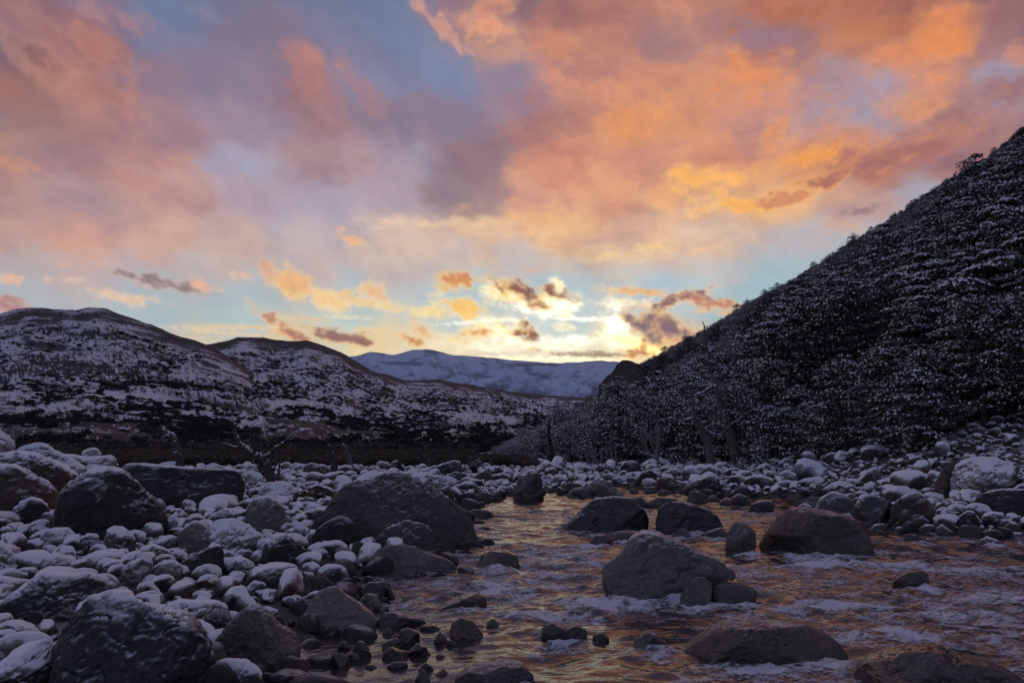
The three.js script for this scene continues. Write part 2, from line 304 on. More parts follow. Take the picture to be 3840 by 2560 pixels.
  [11.17, 9, 3.02, 1.31, 12, 1, 0.617, 0.209, 0.188, 0.127, 0.162, 0.98, 0.35],
  [13.06, 8.29, 2.18, 0.94, 15, 0.871, 0.491, 0.262, 0.216, 0.138, 0.162, 0.95, 0.4],
  [9.99, 6.84, 1.22, 0.62, -5, 1.2, 0.741, 0.21, 0.589, 0.242, 0.087, 0.9, 0.45],
  [16.06, 8.98, 2.12, 0.24, 0, 0.617, 0.552, 0.491, 0.515, 0.468, 0.445, 0.6, 0.7],
  [14.85, 8.03, 2.34, 0.44, 0, 0.956, 0.617, 0.332, 0.552, 0.352, 0.287, 0.7, 0.6],
  [-34.98, 8.71, 1.74, 0.68, 12, 0.687, 0.332, 0.262, 0.491, 0.231, 0.209, 0.95, 0.4],
  [-35.2, 10.5, 0.81, 0.34, 5, 0.922, 0.552, 0.381, 0.871, 0.503, 0.342, 0.85, 0.5],
  [-31.63, 10.84, 0.69, 0.2, -5, 0.871, 0.617, 0.468, 0.855, 0.591, 0.445, 0.6, 0.5],
  [-33, 10.71, 0.33, 0.28, 0, 0.855, 0.565, 0.434, 0.839, 0.552, 0.423, 0.5, 0.6],
  [-32.09, 11.85, 0.46, 0.28, 10, 0.839, 0.503, 0.381, 0.807, 0.479, 0.361, 0.4, 0.7],
  [-29.57, 12.25, 0.98, 0.25, 0, 0.807, 0.503, 0.392, 0.776, 0.479, 0.381, 0.4, 0.7],
];
// The sunset fades to slate blue overhead and away from the sun.
for (const [a, e, r, g, b] of [[-70, 8, 0.42, 0.38, 0.42], [-70, 25, 0.25, 0.17, 0.2], [70, 8, 0.42, 0.36, 0.38], [70, 25, 0.3, 0.18, 0.18], [-35, 45, 0.17, 0.15, 0.24], [0, 45, 0.22, 0.17, 0.24], [35, 45, 0.27, 0.16, 0.17],
  [-110, 6, 0.2, 0.21, 0.31], [-110, 25, 0.14, 0.13, 0.21], [110, 6, 0.2, 0.21, 0.31], [110, 25, 0.15, 0.13, 0.2], [-150, 6, 0.12, 0.14, 0.24], [-150, 25, 0.1, 0.11, 0.19], [150, 6, 0.12, 0.14, 0.24], [150, 25, 0.1, 0.11, 0.19],
  [180, 6, 0.11, 0.13, 0.23], [180, 25, 0.09, 0.105, 0.185], [-90, 50, 0.12, 0.125, 0.21], [90, 50, 0.13, 0.12, 0.2], [180, 50, 0.09, 0.105, 0.185], [-45, 62, 0.12, 0.125, 0.21], [45, 62, 0.14, 0.125, 0.2], [135, 62, 0.095, 0.11, 0.19], [-135, 62, 0.095, 0.11, 0.19], [0, 84, 0.11, 0.12, 0.205], [120, 84, 0.11, 0.12, 0.205], [-120, 84, 0.11, 0.12, 0.205]]) SKY_TONES.push([a, e, r * 1.35, g * 1.35, b * 1.35]);

function makeSky() {
  const W = 4096, H = 2048, data = new Float32Array(W * H * 4), perDeg = W / 360;
  // smooth tones on a half-degree grid
  const gw = 720, gh = 184, grid = new Float32Array(gw * gh * 3);
  for (let j = 0; j < gh; j++) for (let i = 0; i < gw; i++) {
    const el = j / 2 - 1, az = i / 2 - 180, ce = Math.cos(degToRad(Math.min(el, 89.5)));
    const wide = Math.abs(az) > 45 || el > 40;
    let r = 0, g = 0, b = 0, t = 0;
    for (const p of SKY_TONES) {
      let da = Math.abs(az - p[0]); if (da > 180) da = 360 - da;
      da *= Math.max(0.05, Math.min(ce, Math.cos(degToRad(Math.min(p[1], 89.5)))));
      const d2 = da * da + (el - p[1]) * (el - p[1]) * 1.7;
      const far = Math.abs(p[0]) > 40 || p[1] > 40;
      if (!far && d2 > 400) continue;
      const w = (far ? 5 : 1) / Math.pow(d2 + (far ? 30 : 2.2), far ? 2.2 : 2.6) * (far ? 2 : 1);
      r += w * p[2]; g += w * p[3]; b += w * p[4]; t += w;
    }
    const o = (j * gw + i) * 3; grid[o] = r / t; grid[o + 1] = g / t; grid[o + 2] = b / t;
  }
  const out = [0, 0, 0];
  const tone = (az, el) => {
    const x = ((az + 180) * 2 % gw + gw) % gw, y = clamp((el + 1) * 2, 0, gh - 1.001), x0 = Math.floor(x), y0 = Math.floor(y), fx = x - x0, fy = y - y0, x1 = (x0 + 1) % gw;
    for (let c = 0; c < 3; c++) out[c] = mix(mix(grid[(y0 * gw + x0) * 3 + c], grid[(y0 * gw + x1) * 3 + c], fx), mix(grid[((y0 + 1) * gw + x0) * 3 + c], grid[((y0 + 1) * gw + x1) * 3 + c], fx), fy);
    return out;
  };
  for (let row = H / 2 - 14; row < H; row++) {
    const el = ((row + 0.5) / H - 0.5) * 180, ce = Math.cos(degToRad(el)), rise = smoothstep(el, 6, 16);
    for (let col = 0; col < W; col++) {
      let az = ((col + 0.5) / W) * 360 - 90; if (az > 180) az -= 360;
      // cloud veils drift in streaks that widen with height
      const s = 1 / (1.2 + el * 0.09), X = Math.sin(degToRad(az)) * 57.3 * Math.max(ce, 0.1) , Z = Math.cos(degToRad(az)) * 57.3 * ce;
      const px = az * ce + Z * 0.02, py = el * 1.5;
      const w1 = f2(px * 0.16 * 1, py * 0.16 + 40, 5, 0.55), w2 = f2(px * 0.16 + 90, py * 0.2, 5, 0.55);
      const k = 0.35 + 0.65 * rise;
      const c = tone(az + w1 * 4.6 * k, el + w2 * 2.6 * k);
      const sa = px - el * 0.9, sb = px + el * 1.15, veil = f2(sa * 0.11 + 5, sb * 0.2 + 11, 5, 0.5), fine = 0.5 - Math.abs(f2(sa * 0.22, sb * 0.34 + 70, 5, 0.55)) * 2;
      const g = 1 + k * (veil * 0.22 + (fine - 0.2) * 0.06), o = (row * W + col) * 4;
      // heaped cloud shows most where the sunset lights it
      const lit = rise * clamp((c[0] - c[2]) / c[0] * 1.7, 0.12, 1), wa = f2(px * 0.2 + 60, py * 0.2, 3), puff = f2(px * 0.17 + wa * 0.7 + 20, py * 0.19 + wa * 0.5 + py * 0.05, 7, 0.6) * 2.1, edge = Math.tanh(puff * 1.3) * 0.5 * lit;
      data[o] = c[0] * (g + veil * 0.06 * k) * (1 + edge * 0.4); data[o + 1] = c[1] * g * (1 + edge * 0.46); data[o + 2] = c[2] * (g - veil * 0.1 * k) * (1 + edge * 0.16); data[o + 3] = 1;
    }
  }
  // the separate clouds
  CLOUD_MASSES.forEach((m, n) => {
    const [a, e, rx, ry, rot, r1, g1, b1, r2, g2, b2, op, soft] = m, R = Math.max(rx, ry) * 2.2, cr = Math.cos(degToRad(rot)), sr = Math.sin(degToRad(rot));
    const f = 0.85 / Math.min(ry * 1.5, rx), lo = Math.max(H / 2, Math.floor(((e - R) / 180 + 0.5) * H)), hi = Math.min(H - 1, Math.ceil(((e + R) / 180 + 0.5) * H));
    const kx = rx > ry * 3 ? 0.5 : 0.75, span = soft * (e > 14 ? (soft < 0.65 ? 1.2 : 1.8) : e > 11.5 ? 1.6 : 1.3);
    for (let row = lo; row <= hi; row++) {
      const el = ((row + 0.5) / H - 0.5) * 180;
      for (let i = Math.floor((a - R + 90) * perDeg); i <= (a + R + 90) * perDeg; i++) {
        const col = ((i % W) + W) % W, az = (i + 0.5) / perDeg - 90, dx = az - a, dy = el - e;
        let lx = dx * cr - dy * sr, ly = dx * sr + dy * cr;
        if (Math.hypot(lx / rx, ly / ry) > 2.2) continue;
        const wx = f2(lx * f * 0.55 + n * 5.7, ly * f * 0.8 + n * 1.9, 4, 0.55), wy = f2(lx * f * 0.55 + n * 2.3 + 40, ly * f * 0.8 + n * 4.4, 4, 0.55);
        const q = f2(lx * f * kx + n * 7.31, ly * f + n * 3.17, 7, 0.62), q2 = f2(lx * f * 1.4 + n * 2.1 + 50, ly * f * 1.8 + 31, 5, 0.6);
        lx += wx * rx * 0.75; ly += wy * ry * 1.3;
        const d0 = Math.hypot(lx / rx, ly / ry), d = 1.2 - d0 + q * 1.5;
        if (d <= -0.35) continue;
        const torn = d + 0.35 * f2(lx * f * 4 + n, ly * f * 4, 3, 0.6), al = op * (0.6 * smoothstep(torn, 0.05, 0.15 + span) + 0.4 * smoothstep(torn, -0.3, 0.9)), co = smoothstep(d + 0.6 * q2 + clamp(ly / ry, -1, 1) * 0.14, span * 0.25 + 0.1, span * 0.25 + 0.75), o = (row * W + col) * 4, sh = 1 + 0.3 * q2;
        data[o] = mix(data[o], mix(r1, r2, co) * sh, al); data[o + 1] = mix(data[o + 1], mix(g1, g2, co) * sh, al); data[o + 2] = mix(data[o + 2], mix(b1, b2, co) * sh, al);
      }
    }
  });
  for (let row = 0; row < H / 2; row++) for (let col = 0; col < W; col++) { const o = (row * W + col) * 4; if (row < H / 2 - 14) { data[o] = 0.05; data[o + 1] = 0.05; data[o + 2] = 0.06; data[o + 3] = 1; } }
  for (let k = 0; k < data.length; k += 4) { data[k] *= 1.1; data[k + 1] *= 1.1; data[k + 2] *= 1.1; }
  const t = new THREE.DataTexture(data, W, H, THREE.RGBAFormat, THREE.FloatType);
  t.mapping = THREE.EquirectangularReflectionMapping; t.minFilter = t.magFilter = THREE.LinearFilter; t.wrapS = THREE.RepeatWrapping; t.needsUpdate = true;
  return t;
}
scene.background = makeSky();
scene.environment = scene.background;

// ---------------------------------------------------------------- sun: just down behind the far range
const sun = new THREE.DirectionalLight(new THREE.Color(1, 0.72, 0.42), 1.2);
sun.position.set(Math.sin(degToRad(9.5)) * 1000, Math.sin(degToRad(3.2)) * 1000, -Math.cos(degToRad(9.5)) * 1000);
sun.castShadow = true; sun.shadow.radius = 3; sun.shadow.mapSize.set(4096, 4096);
Object.assign(sun.shadow.camera, { left: -120, right: 120, top: 80, bottom: -80, near: 1, far: 3000 });
scene.add(sun, sun.target);


// ---------------------------------------------------------------- materials
const lin = (r, g, b) => new THREE.Color().setRGB(r, g, b);
function noiseTexture(size, fn, srgb = false) {
  const d = new Uint8Array(size * size * 4);
  for (let y = 0; y < size; y++) for (let x = 0; x < size; x++) { const v = fn(x / size, y / size), o = (y * size + x) * 4; for (let c = 0; c < 3; c++) d[o + c] = clamp(Math.round((Array.isArray(v) ? v[c] : v) * 255), 0, 255); d[o + 3] = 255; }
  const t = new THREE.DataTexture(d, size, size); t.wrapS = t.wrapT = THREE.RepeatWrapping; t.magFilter = THREE.LinearFilter; t.minFilter = THREE.LinearMipmapLinearFilter; t.needsUpdate = true; if (srgb) t.colorSpace = THREE.SRGBColorSpace;
  return t;
}
// noise that repeats over the unit square
function tile(u, v, f, o = 4, gain = 0.5) { const a = u * Math.PI * 2, b = v * Math.PI * 2, R = f / (Math.PI * 2); return f3(Math.cos(a) * R + 7, Math.sin(a) * R + Math.cos(b) * R, Math.sin(b) * R + 3, o, gain); }
const graniteBump = noiseTexture(512, (u, v) => 0.5 + 0.42 * tile(u, v, 9, 6, 0.65) + 0.18 * tile(u + 0.3, v, 40, 3, 0.6));
const graniteTint = noiseTexture(512, (u, v) => { const s = tile(u, v + 0.4, 46, 3, 0.7), l = tile(u, v, 6, 4); const k = 0.8 + 0.45 * l + (s > 0.16 ? 0.28 : s < -0.17 ? -0.38 : 0); return [k, k * 0.985, k * 0.97]; });
const snowBump = noiseTexture(256, (u, v) => 0.5 + 0.4 * tile(u, v, 10, 5, 0.6));
const rippleBump = noiseTexture(1024, (u, v) => 0.5 + 0.34 * (1 - 2 * Math.abs(tile(u, v, 14, 3, 0.55))) + 0.3 * tile(u + 0.5, v, 30, 3, 0.6));
const M = {
  rock: new THREE.MeshStandardMaterial({ vertexColors: true, map: graniteTint, bumpMap: graniteBump, bumpScale: 0.02, roughness: 0.74 }),
  wetRock: new THREE.MeshPhysicalMaterial({ vertexColors: true, map: graniteTint, bumpMap: graniteBump, bumpScale: 0.012, roughness: 0.4, clearcoat: 0.7, clearcoatRoughness: 0.22 }),
  dampRock: new THREE.MeshPhysicalMaterial({ vertexColors: true, map: graniteTint, bumpMap: graniteBump, bumpScale: 0.02, roughness: 0.55, clearcoat: 0.4, clearcoatRoughness: 0.38 }),
  snow: new THREE.MeshStandardMaterial({ color: lin(0.82, 0.83, 0.86), bumpMap: snowBump, bumpScale: 0.012, roughness: 0.85 }),
  ground: new THREE.MeshStandardMaterial({ vertexColors: true, roughness: 0.95, bumpMap: graniteBump, bumpScale: 0.03 }),
  hill: new THREE.MeshStandardMaterial({ vertexColors: true, roughness: 0.95 }),
  water: new THREE.MeshPhysicalMaterial({ color: lin(0.04, 0.035, 0.035), roughness: 0.12, ior: 1.45, bumpMap: rippleBump, bumpScale: 0.005 }),
  foam: new THREE.MeshStandardMaterial({ color: lin(0.66, 0.68, 0.74), roughness: 0.7, bumpMap: snowBump, bumpScale: 0.02 }),
  leaf: new THREE.MeshStandardMaterial({ vertexColors: true, roughness: 0.85, side: THREE.DoubleSide }),
  bark: new THREE.MeshStandardMaterial({ vertexColors: true, roughness: 0.9, bumpMap: graniteBump, bumpScale: 0.02 }),
};

const taken = {};
function numbered(name) { const k = taken[name] = (taken[name] ?? -1) + 1; return k ? name + '_' + String(k).padStart(3, '0') : name; }
function shadows(o) { o.traverse((m) => { if (m.isMesh) m.castShadow = m.receiveShadow = true; }); return o; }
function add(o, name, label, category, group) { o.name = numbered(name); o.userData = { label, category }; if (group) o.userData.group = group; scene.add(shadows(o)); return o; }
function setting(o, name, kind, label, category) { o.name = name; o.userData = { kind, label, category }; scene.add(shadows(o)); return o; }
function buffer(pos, idx, extra = {}) {
  const g = new THREE.BufferGeometry(); g.setAttribute('position', new THREE.Float32BufferAttribute(pos, 3));
  if (extra.uv) g.setAttribute('uv', new THREE.Float32BufferAttribute(extra.uv, 2));
  if (extra.color) g.setAttribute('color', new THREE.Float32BufferAttribute(extra.color, 3));
  if (idx) g.setIndex(idx);
  g.computeVertexNormals(); return g;
}

// ---------------------------------------------------------------- lie of the land
const WATER_EDGE = [[-1.6, 8], [-1.03, -3.33], [-1.46, -4.98], [-1.56, -5.44], [-1.72, -6.16], [-1.61, -6.36], [-1.49, -6.52], [-1.29, -7.11], [-1.3, -7.52], [-1.22, -7.9], [-1.52, -8.75], [-1.28, -8.91], [-0.76, -9.75], [-1.06, -10.75], [-0.55, -12.16], [-1.08, -18.87], [-0.41, -21.34], [0, -21.95], [1.04, -23.78], [2.14, -22.27], [3.78, -26.55], [3.91, -24.82], [5.04, -24.29], [5.59, -21.34], [6.51, -21.95], [7.47, -21.34], [9.37, -22.6], [8.11, -18.49], [7.25, -15.93], [6.65, -13.99], [6.85, -13.54], [7.3, -13.08], [7.72, -12.45], [8.29, -12.45], [8.88, -12.66], [10.98, -13.01], [30, -10], [34, 8]];
const NEAR_RIDGE = [[-541, 89.5, -560], [-459.1, 95.8, -560], [-397.6, 101.7, -560], [-385.5, 104.9, -560], [-371.1, 106.3, -560], [-356.5, 104.9, -560], [-339.8, 104.2, -560], [-329.6, 106.3, -560], [-315, 105.3, -560], [-304.4, 101.1, -560], [-289.5, 95.8, -560], [-272.6, 90.6, -560], [-255.6, 83.3, -560], [-243.1, 79.5, -560], [-232.5, 75, -560], [-209.2, 62.6, -560], [-188.1, 48.2, -560], [-167, 33.9, -560], [-150.2, 19.7, -560], [-135.5, 5.6, -560], [-125.2, -0, -560]];
const MIDDLE_RIDGE = [[-457.2, 99.9, -820], [-397.5, 106, -820], [-349.6, 111.2, -820], [-319.8, 116.6, -820], [-310.9, 120.6, -820], [-283.7, 120.3, -820], [-253.4, 115.7, -820], [-232.3, 117.2, -820], [-207.9, 109, -820], [-186.5, 99.9, -820], [-171.2, 90, -835], [-160.7, 83.6, -845], [-147.3, 81.7, -857.5], [-127.8, 76, -875], [-104.6, 77.7, -895], [-92.5, 80.2, -905], [-73.9, 77.4, -920], [-54.6, 75.9, -935], [-7.1, 69.9, -970], [47.7, 67, -1007.5], [86.4, 66, -1032.5], [147.9, 63.3, -1070], [264.1, 47.8, -1070], [418.3, 24.6, -1070]];
const FAR_RIDGE = [[-3079.5, 491.2, -5200], [-2134.4, 586.8, -5200], [-1372.5, 596.4, -5200], [-1106.3, 619.4, -5200], [-1011.7, 648.2, -5200], [-935.1, 640.5, -5200], [-839.4, 625.2, -5200], [-706.5, 659.8, -5200], [-611.1, 667.5, -5200], [-515.4, 648.2, -5200], [-419.7, 625.2, -5200], [-267, 615.6, -5200], [-133.5, 604.1, -5200], [57.2, 583, -5200], [247.6, 571.5, -5200], [342.8, 565.7, -5200], [495.3, 575.3, -5200], [628.9, 584.9, -5200], [724, 575.3, -5200], [914.1, 558.1, -5200], [1295.2, 567.6, -5200], [2054, 510.3, -5200], [3190.4, 453.1, -5200]];
const SLOPE_PROFILE = [[0, -7.3], [13.9, -0.8], [27, 5.7], [40.1, 12.6], [55, 23.9], [74, 33.3], [90.4, 43.6], [108.3, 52.5], [128.1, 65.3], [141.9, 73.7], [160.6, 85.9], [176.3, 95.3], [188, 104.7]];
function edgeDistance(x, z) { // metres from the water's edge, negative in the river
  let d = 1e9, inside = false; const n = WATER_EDGE.length;
  for (let i = 0; i < n; i++) {
    const [ax, az] = WATER_EDGE[i], [bx, bz] = WATER_EDGE[(i + 1) % n], ex = bx - ax, ez = bz - az, t = clamp(((x - ax) * ex + (z - az) * ez) / (ex * ex + ez * ez), 0, 1), dx = ax + ex * t - x, dz = az + ez * t - z;
    d = Math.min(d, dx * dx + dz * dz);
    if ((az > z) !== (bz > z) && x < ex * (z - az) / (bz - az) + ax) inside = !inside;
  }
  return inside ? -Math.sqrt(d) : Math.sqrt(d);
}
const across = (x, z) => x - 0.047 * z;
function along(table, x) { let i = 0; while (i < table.length - 2 && x > table[i + 1][0]) i++; const a = table[i], b = table[i + 1]; return a[1] + (b[1] - a[1]) * (x - a[0]) / (b[0] - a[0]); }
const TOE = [[0, 22], [22, 20], [27, 15], [31, 13.3], [35, 12.4], [38.4, 8.4], [42, 6], [44, 3.3], [53, 0.2], [400, 0]];
function slopeHeight(x, z) { // the wooded hillside
  const u = across(x, z), d = -z, h = along(SLOPE_PROFILE, u);
  const soft = h > 3 ? h : h < -3 ? 0 : (h + 3) * (h + 3) / 12;
  return soft * smoothstep(d, 8, 26) * (1 - 0.8 * smoothstep(d, 240, 420));
}
function bankHeight(x, z, s = edgeDistance(x, z)) {
  if (s < 0) return -0.06 - Math.min(0.45, -s * 0.25);
  const k = smoothstep(Math.atan2(x, Math.max(-z, 0.01)) * 57.2958, 16, 36), hm = 0.42 + 1.5 * k;
  return 0.01 + hm * (1 - Math.exp(-s * (0.09 + 0.05 * k) / hm));
}
const groundHeight = (x, z) => bankHeight(x, z) + slopeHeight(x, z);

{ // one sheet of ground from the river to the horizon
  const line = (lo, hi, step, out) => { const v = []; for (let t = lo; t <= hi + 1e-6; t += step) v.push(t); let a = lo, k = step; while (a > -out) { k *= 1.13; a -= k; v.unshift(a); } a = hi; k = step; while (a < out) { k *= 1.13; a += k; v.push(a); } return v; };
  const xs = line(-14, 24, 0.22, 6000), zs = line(-34, 3, 0.22, 6000), pos = [], uv = [], col = [], idx = [];
  for (const z of zs) for (const x of xs) {
    const s = edgeDistance(x, z), far = Math.hypot(x, z), u = across(x, z), d = -z;
    let y = bankHeight(x, z, s) + slopeHeight(x, z) + (s > 0.3 ? 0.05 * f2(x * 0.9, z * 0.9, 3) : 0.03 * f2(x * 1.5, z * 1.5, 2));
    if (far > 3500) y = -20; else if (far > 108 && x < 6) y -= Math.min(3, (far - 108) * 0.06);
    pos.push(x, y, z); uv.push(x * 0.8, z * 0.8);
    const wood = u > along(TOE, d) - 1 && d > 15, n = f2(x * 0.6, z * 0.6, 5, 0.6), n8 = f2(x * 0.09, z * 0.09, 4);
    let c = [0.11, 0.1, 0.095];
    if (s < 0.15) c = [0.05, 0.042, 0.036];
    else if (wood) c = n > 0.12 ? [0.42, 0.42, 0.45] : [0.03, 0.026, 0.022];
    else if (far > 38 && x < 4) { const g = 0.8 + n * 0.8; c = n8 + n * 0.5 > 0.24 ? [0.4, 0.4, 0.43] : [0.1 * g, 0.078 * g, 0.058 * g]; }
    else { const k = smoothstep(n + (s - 1.6) * 0.25, -0.15, 0.2); c = c.map((v, i) => mix(v * 0.6, [0.6, 0.61, 0.65][i], k * smoothstep(n, 0.0, 0.3))); }
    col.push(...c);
  }
  const w = xs.length;
  for (let j = 0; j < zs.length - 1; j++) for (let i = 0; i < w - 1; i++) { const a = j * w + i; idx.push(a, a + w, a + 1, a + 1, a + w, a + w + 1); }
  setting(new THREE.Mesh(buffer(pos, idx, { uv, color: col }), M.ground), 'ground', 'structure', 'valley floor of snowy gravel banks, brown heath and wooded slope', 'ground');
}

// ---------------------------------------------------------------- hills and far range
function loft(ridge, toeDistance, nu, nv, shape, relief, paint) {
  const pos = [], col = [], idx = [], cum = [0];
  for (let i = 1; i < ridge.length; i++) cum.push(cum[i - 1] + Math.hypot(ridge[i][0] - ridge[i - 1][0], ridge[i][2] - ridge[i - 1][2]));
  const L = cum[cum.length - 1];
  for (let j = 0; j <= nv; j++) for (let i = 0; i <= nu; i++) {
    const s = i / nu * L; let k = 0; while (k < ridge.length - 2 && s > cum[k + 1]) k++;
    const t = (s - cum[k]) / (cum[k + 1] - cum[k]), a = ridge[k], b = ridge[k + 1], rx = mix(a[0], b[0], t), ry = mix(a[1], b[1], t), rz = mix(a[2], b[2], t);
    const v = j / nv * 1.18, vv = Math.min(v, 1), r = Math.hypot(rx, rz), q = toeDistance / r, f = mix(q, 1, v);
    const x = rx * f, z = rz * f; let y = mix(0.1, ry, shape(vv)) - (v > 1 ? (v - 1) * (v - 1) * ry * 14 : 0);
    y += relief(x, z, vv);
    pos.push(x, y, z);
  }
  const w = nu + 1;
  for (let j = 0; j < nv; j++) for (let i = 0; i < nu; i++) { const a = j * w + i; idx.push(a, a + 1, a + w, a + 1, a + w + 1, a + w); }
  const g = buffer(pos, idx), nrm = g.attributes.normal;
  for (let j = 0; j <= nv; j++) for (let i = 0; i <= nu; i++) { const a = j * w + i; col.push(...paint(pos[a * 3], pos[a * 3 + 1], pos[a * 3 + 2], j / nv * 1.18, nrm.getY(a), i / nu)); }
  g.setAttribute('color', new THREE.Float32BufferAttribute(col, 3));
  return g;
}
const SNOW = [0.6, 0.61, 0.66], SCRUB = [0.028, 0.025, 0.027], CRAG = [0.05, 0.042, 0.042];
const blend = (a, b, t) => [mix(a[0], b[0], t), mix(a[1], b[1], t), mix(a[2], b[2], t)];
function cliffs(x, y, z, f) { const n = f2(x * f, z * f - y * f * 0.4, 4, 0.55); return smoothstep(n, 0.12, 0.24); }
const nearRelief = (x, z, v) => { const b = Math.sin(Math.PI * Math.pow(Math.min(v, 1), 1.5)); const rough = 1 - Math.abs(f2(x * 0.011, z * 0.011 + 3, 3, 0.45)) * 2; return b * (9 * f2(x * 0.012 + 5, z * 0.012, 3) + 4.5 * (rough - 0.6)) + (0.25 + 0.75 * b) * (2.6 * f2(x * 0.06, z * 0.06, 3, 0.5) + 3.8 * (0.5 - Math.abs(f2(x * 0.028 + 8, z * 0.028, 3, 0.45)) * 2.4)) - (0.25 + 0.75 * b) * 2; };
function paintHill(belts) {
  return (x, y, z, v, ny) => {
    const wide = f2(x * 0.012 + 31, y * 0.03 - z * 0.01, 4), mid = f2(x * 0.05, y * 0.09 - z * 0.04, 4, 0.6), fine = f2(x * 0.34, y * 0.5 - z * 0.3, 4, 0.8);
    const dark = belts(v) + 0.06 + wide * 0.9 + mid * 1.1 + fine * 1.9, crag = smoothstep(0.88 - ny + mid * 0.4 + fine * 0.2, 0.0, 0.1);
    const k = smoothstep(dark, 0.1, 0.28);
    let c = blend(SNOW, SCRUB, k);
    const top = v > 0.8 ? smoothstep(v + mid * 0.14 + fine * 0.06, 0.86, 0.92) * smoothstep(wide + 0.3 + fine * 0.3, -0.1, 0.1) : 0;
    c = blend(c, [CRAG[0] * (1 + mid * 0.5), CRAG[1] * (1 + mid * 0.5), CRAG[2] * (1 + mid * 0.5)], Math.max(crag * 0.9, top));
    return c;
  };
}
const nearBelts = (v) => mix(0.5, -0.12, smoothstep(v, 0.12, 0.3)) + 0.36 * smoothstep(v, 0.3, 0.4) * (1 - smoothstep(v, 0.5, 0.62)) + 0.1 * smoothstep(v, 0.8, 0.9);
const nearHill = setting(new THREE.Mesh(loft(NEAR_RIDGE, 118, 500, 290, (v) => v * (0.34 + 0.66 * v), nearRelief, paintHill(nearBelts)), M.hill), 'hill', 'structure', 'nearer snowy hill with dark scrub and a rocky crest', 'hill');
const middleHill = setting(new THREE.Mesh(loft(MIDDLE_RIDGE, 140, 540, 280, (v) => v * (0.3 + 0.7 * v), nearRelief, paintHill((v) => mix(0.5, -0.05, smoothstep(v, 0.12, 0.32)) + 0.14 * smoothstep(v, 0.3, 0.42) * (1 - smoothstep(v, 0.5, 0.7)))), M.hill), 'hill_001', 'structure', 'second snowy hill with a long low spur into the valley', 'hill');
{
  const relief = (x, z, v) => { const b = Math.sin(Math.PI * v), g = f2(x * 0.0022, z * 0.0009, 5, 0.55), r = 1 - Math.abs(f2(x * 0.0016 + 9, z * 0.0016, 5, 0.5)) * 2; return b * (90 * g + 120 * (r - 0.55) + 46 * (0.5 - Math.abs(f2(x * 0.0055, z * 0.002, 4, 0.6)) * 2)) + (16 * f2(x * 0.006, z * 0.006, 4, 0.6)) * (0.7 + b); };
  const paint = (x, y, z, v, ny) => { const n = f2(x * 0.004, y * 0.012 + z * 0.001, 5, 0.6), band = smoothstep(Math.sin(y * 0.05 + 3 * f2(x * 0.001, z * 0.001, 2)) + n * 1.8, 0.8, 1.25), gullyShade = smoothstep(0.1 - Math.abs(f2(x * 0.0045 + 0.6 * n, z * 0.0011, 4, 0.6)) + n * 0.1, 0.02, 0.09); return blend([0.5, 0.61, 0.79], [0.08, 0.09, 0.115], Math.max(smoothstep(0.82 - ny + n * 0.5, 0.02, 0.2) * 0.75, band * 0.7, gullyShade * 0.55)); };  // haze blue is put into the snow colour, relief shade into dark gullies
  setting(new THREE.Mesh(loft(FAR_RIDGE, 2600, 460, 150, (v) => v * (0.5 + 0.5 * v), relief, paint), M.hill), 'mountain', 'structure', 'far snowy mountain range coloured haze blue under the sunset', 'mountain');
}

// ---------------------------------------------------------------- river
const turbulence = (x, z) => { const pool = smoothstep(x, -0.7, 0.3) + smoothstep(-z, 6.6, 7.4), still = clamp(pool, 0.12, 1), tongue = 1 - 0.55 * Math.exp(-(((x - 1.3) / 1.1) ** 2) - ((z + 6.4) / 0.7) ** 2); return still * tongue; };
const HUMPS = []; // water heaped over and behind stones in the stream: [x, z, radius, height]
function waterHeight(x, z) {
  const t = turbulence(x, z), wx = x + 0.25 * n2(x * 0.9, z * 0.9 + 7), wz = z + 0.2 * n2(x * 0.8 + 4, z * 0.8);
  const a = 1 - Math.abs(n2(wx * 0.95 + 3, wz * 1.7)) * 2, b = 1 - Math.abs(n2(wx * 2.1, wz * 3.6 + 9)) * 2, c = n2(wx * 5.2, wz * 8.5), e = n2(x * 11, z * 17 + 3);
  let y = t * (0.05 * (a - 0.55) + 0.02 * (b - 0.5) + 0.006 * c + 0.002 * e) + 0.004 * n2(x * 3, z * 9);
  for (const [hx, hz, r, h] of HUMPS) { const d = ((x - hx) * (x - hx) + (z - hz) * (z - hz) * 1.6) / (r * r); if (d < 6) y += h * Math.exp(-d); }
  return y;
}

scene.fog = new THREE.FogExp2(new THREE.Color(0.4, 0.6, 0.95), 0.000026);


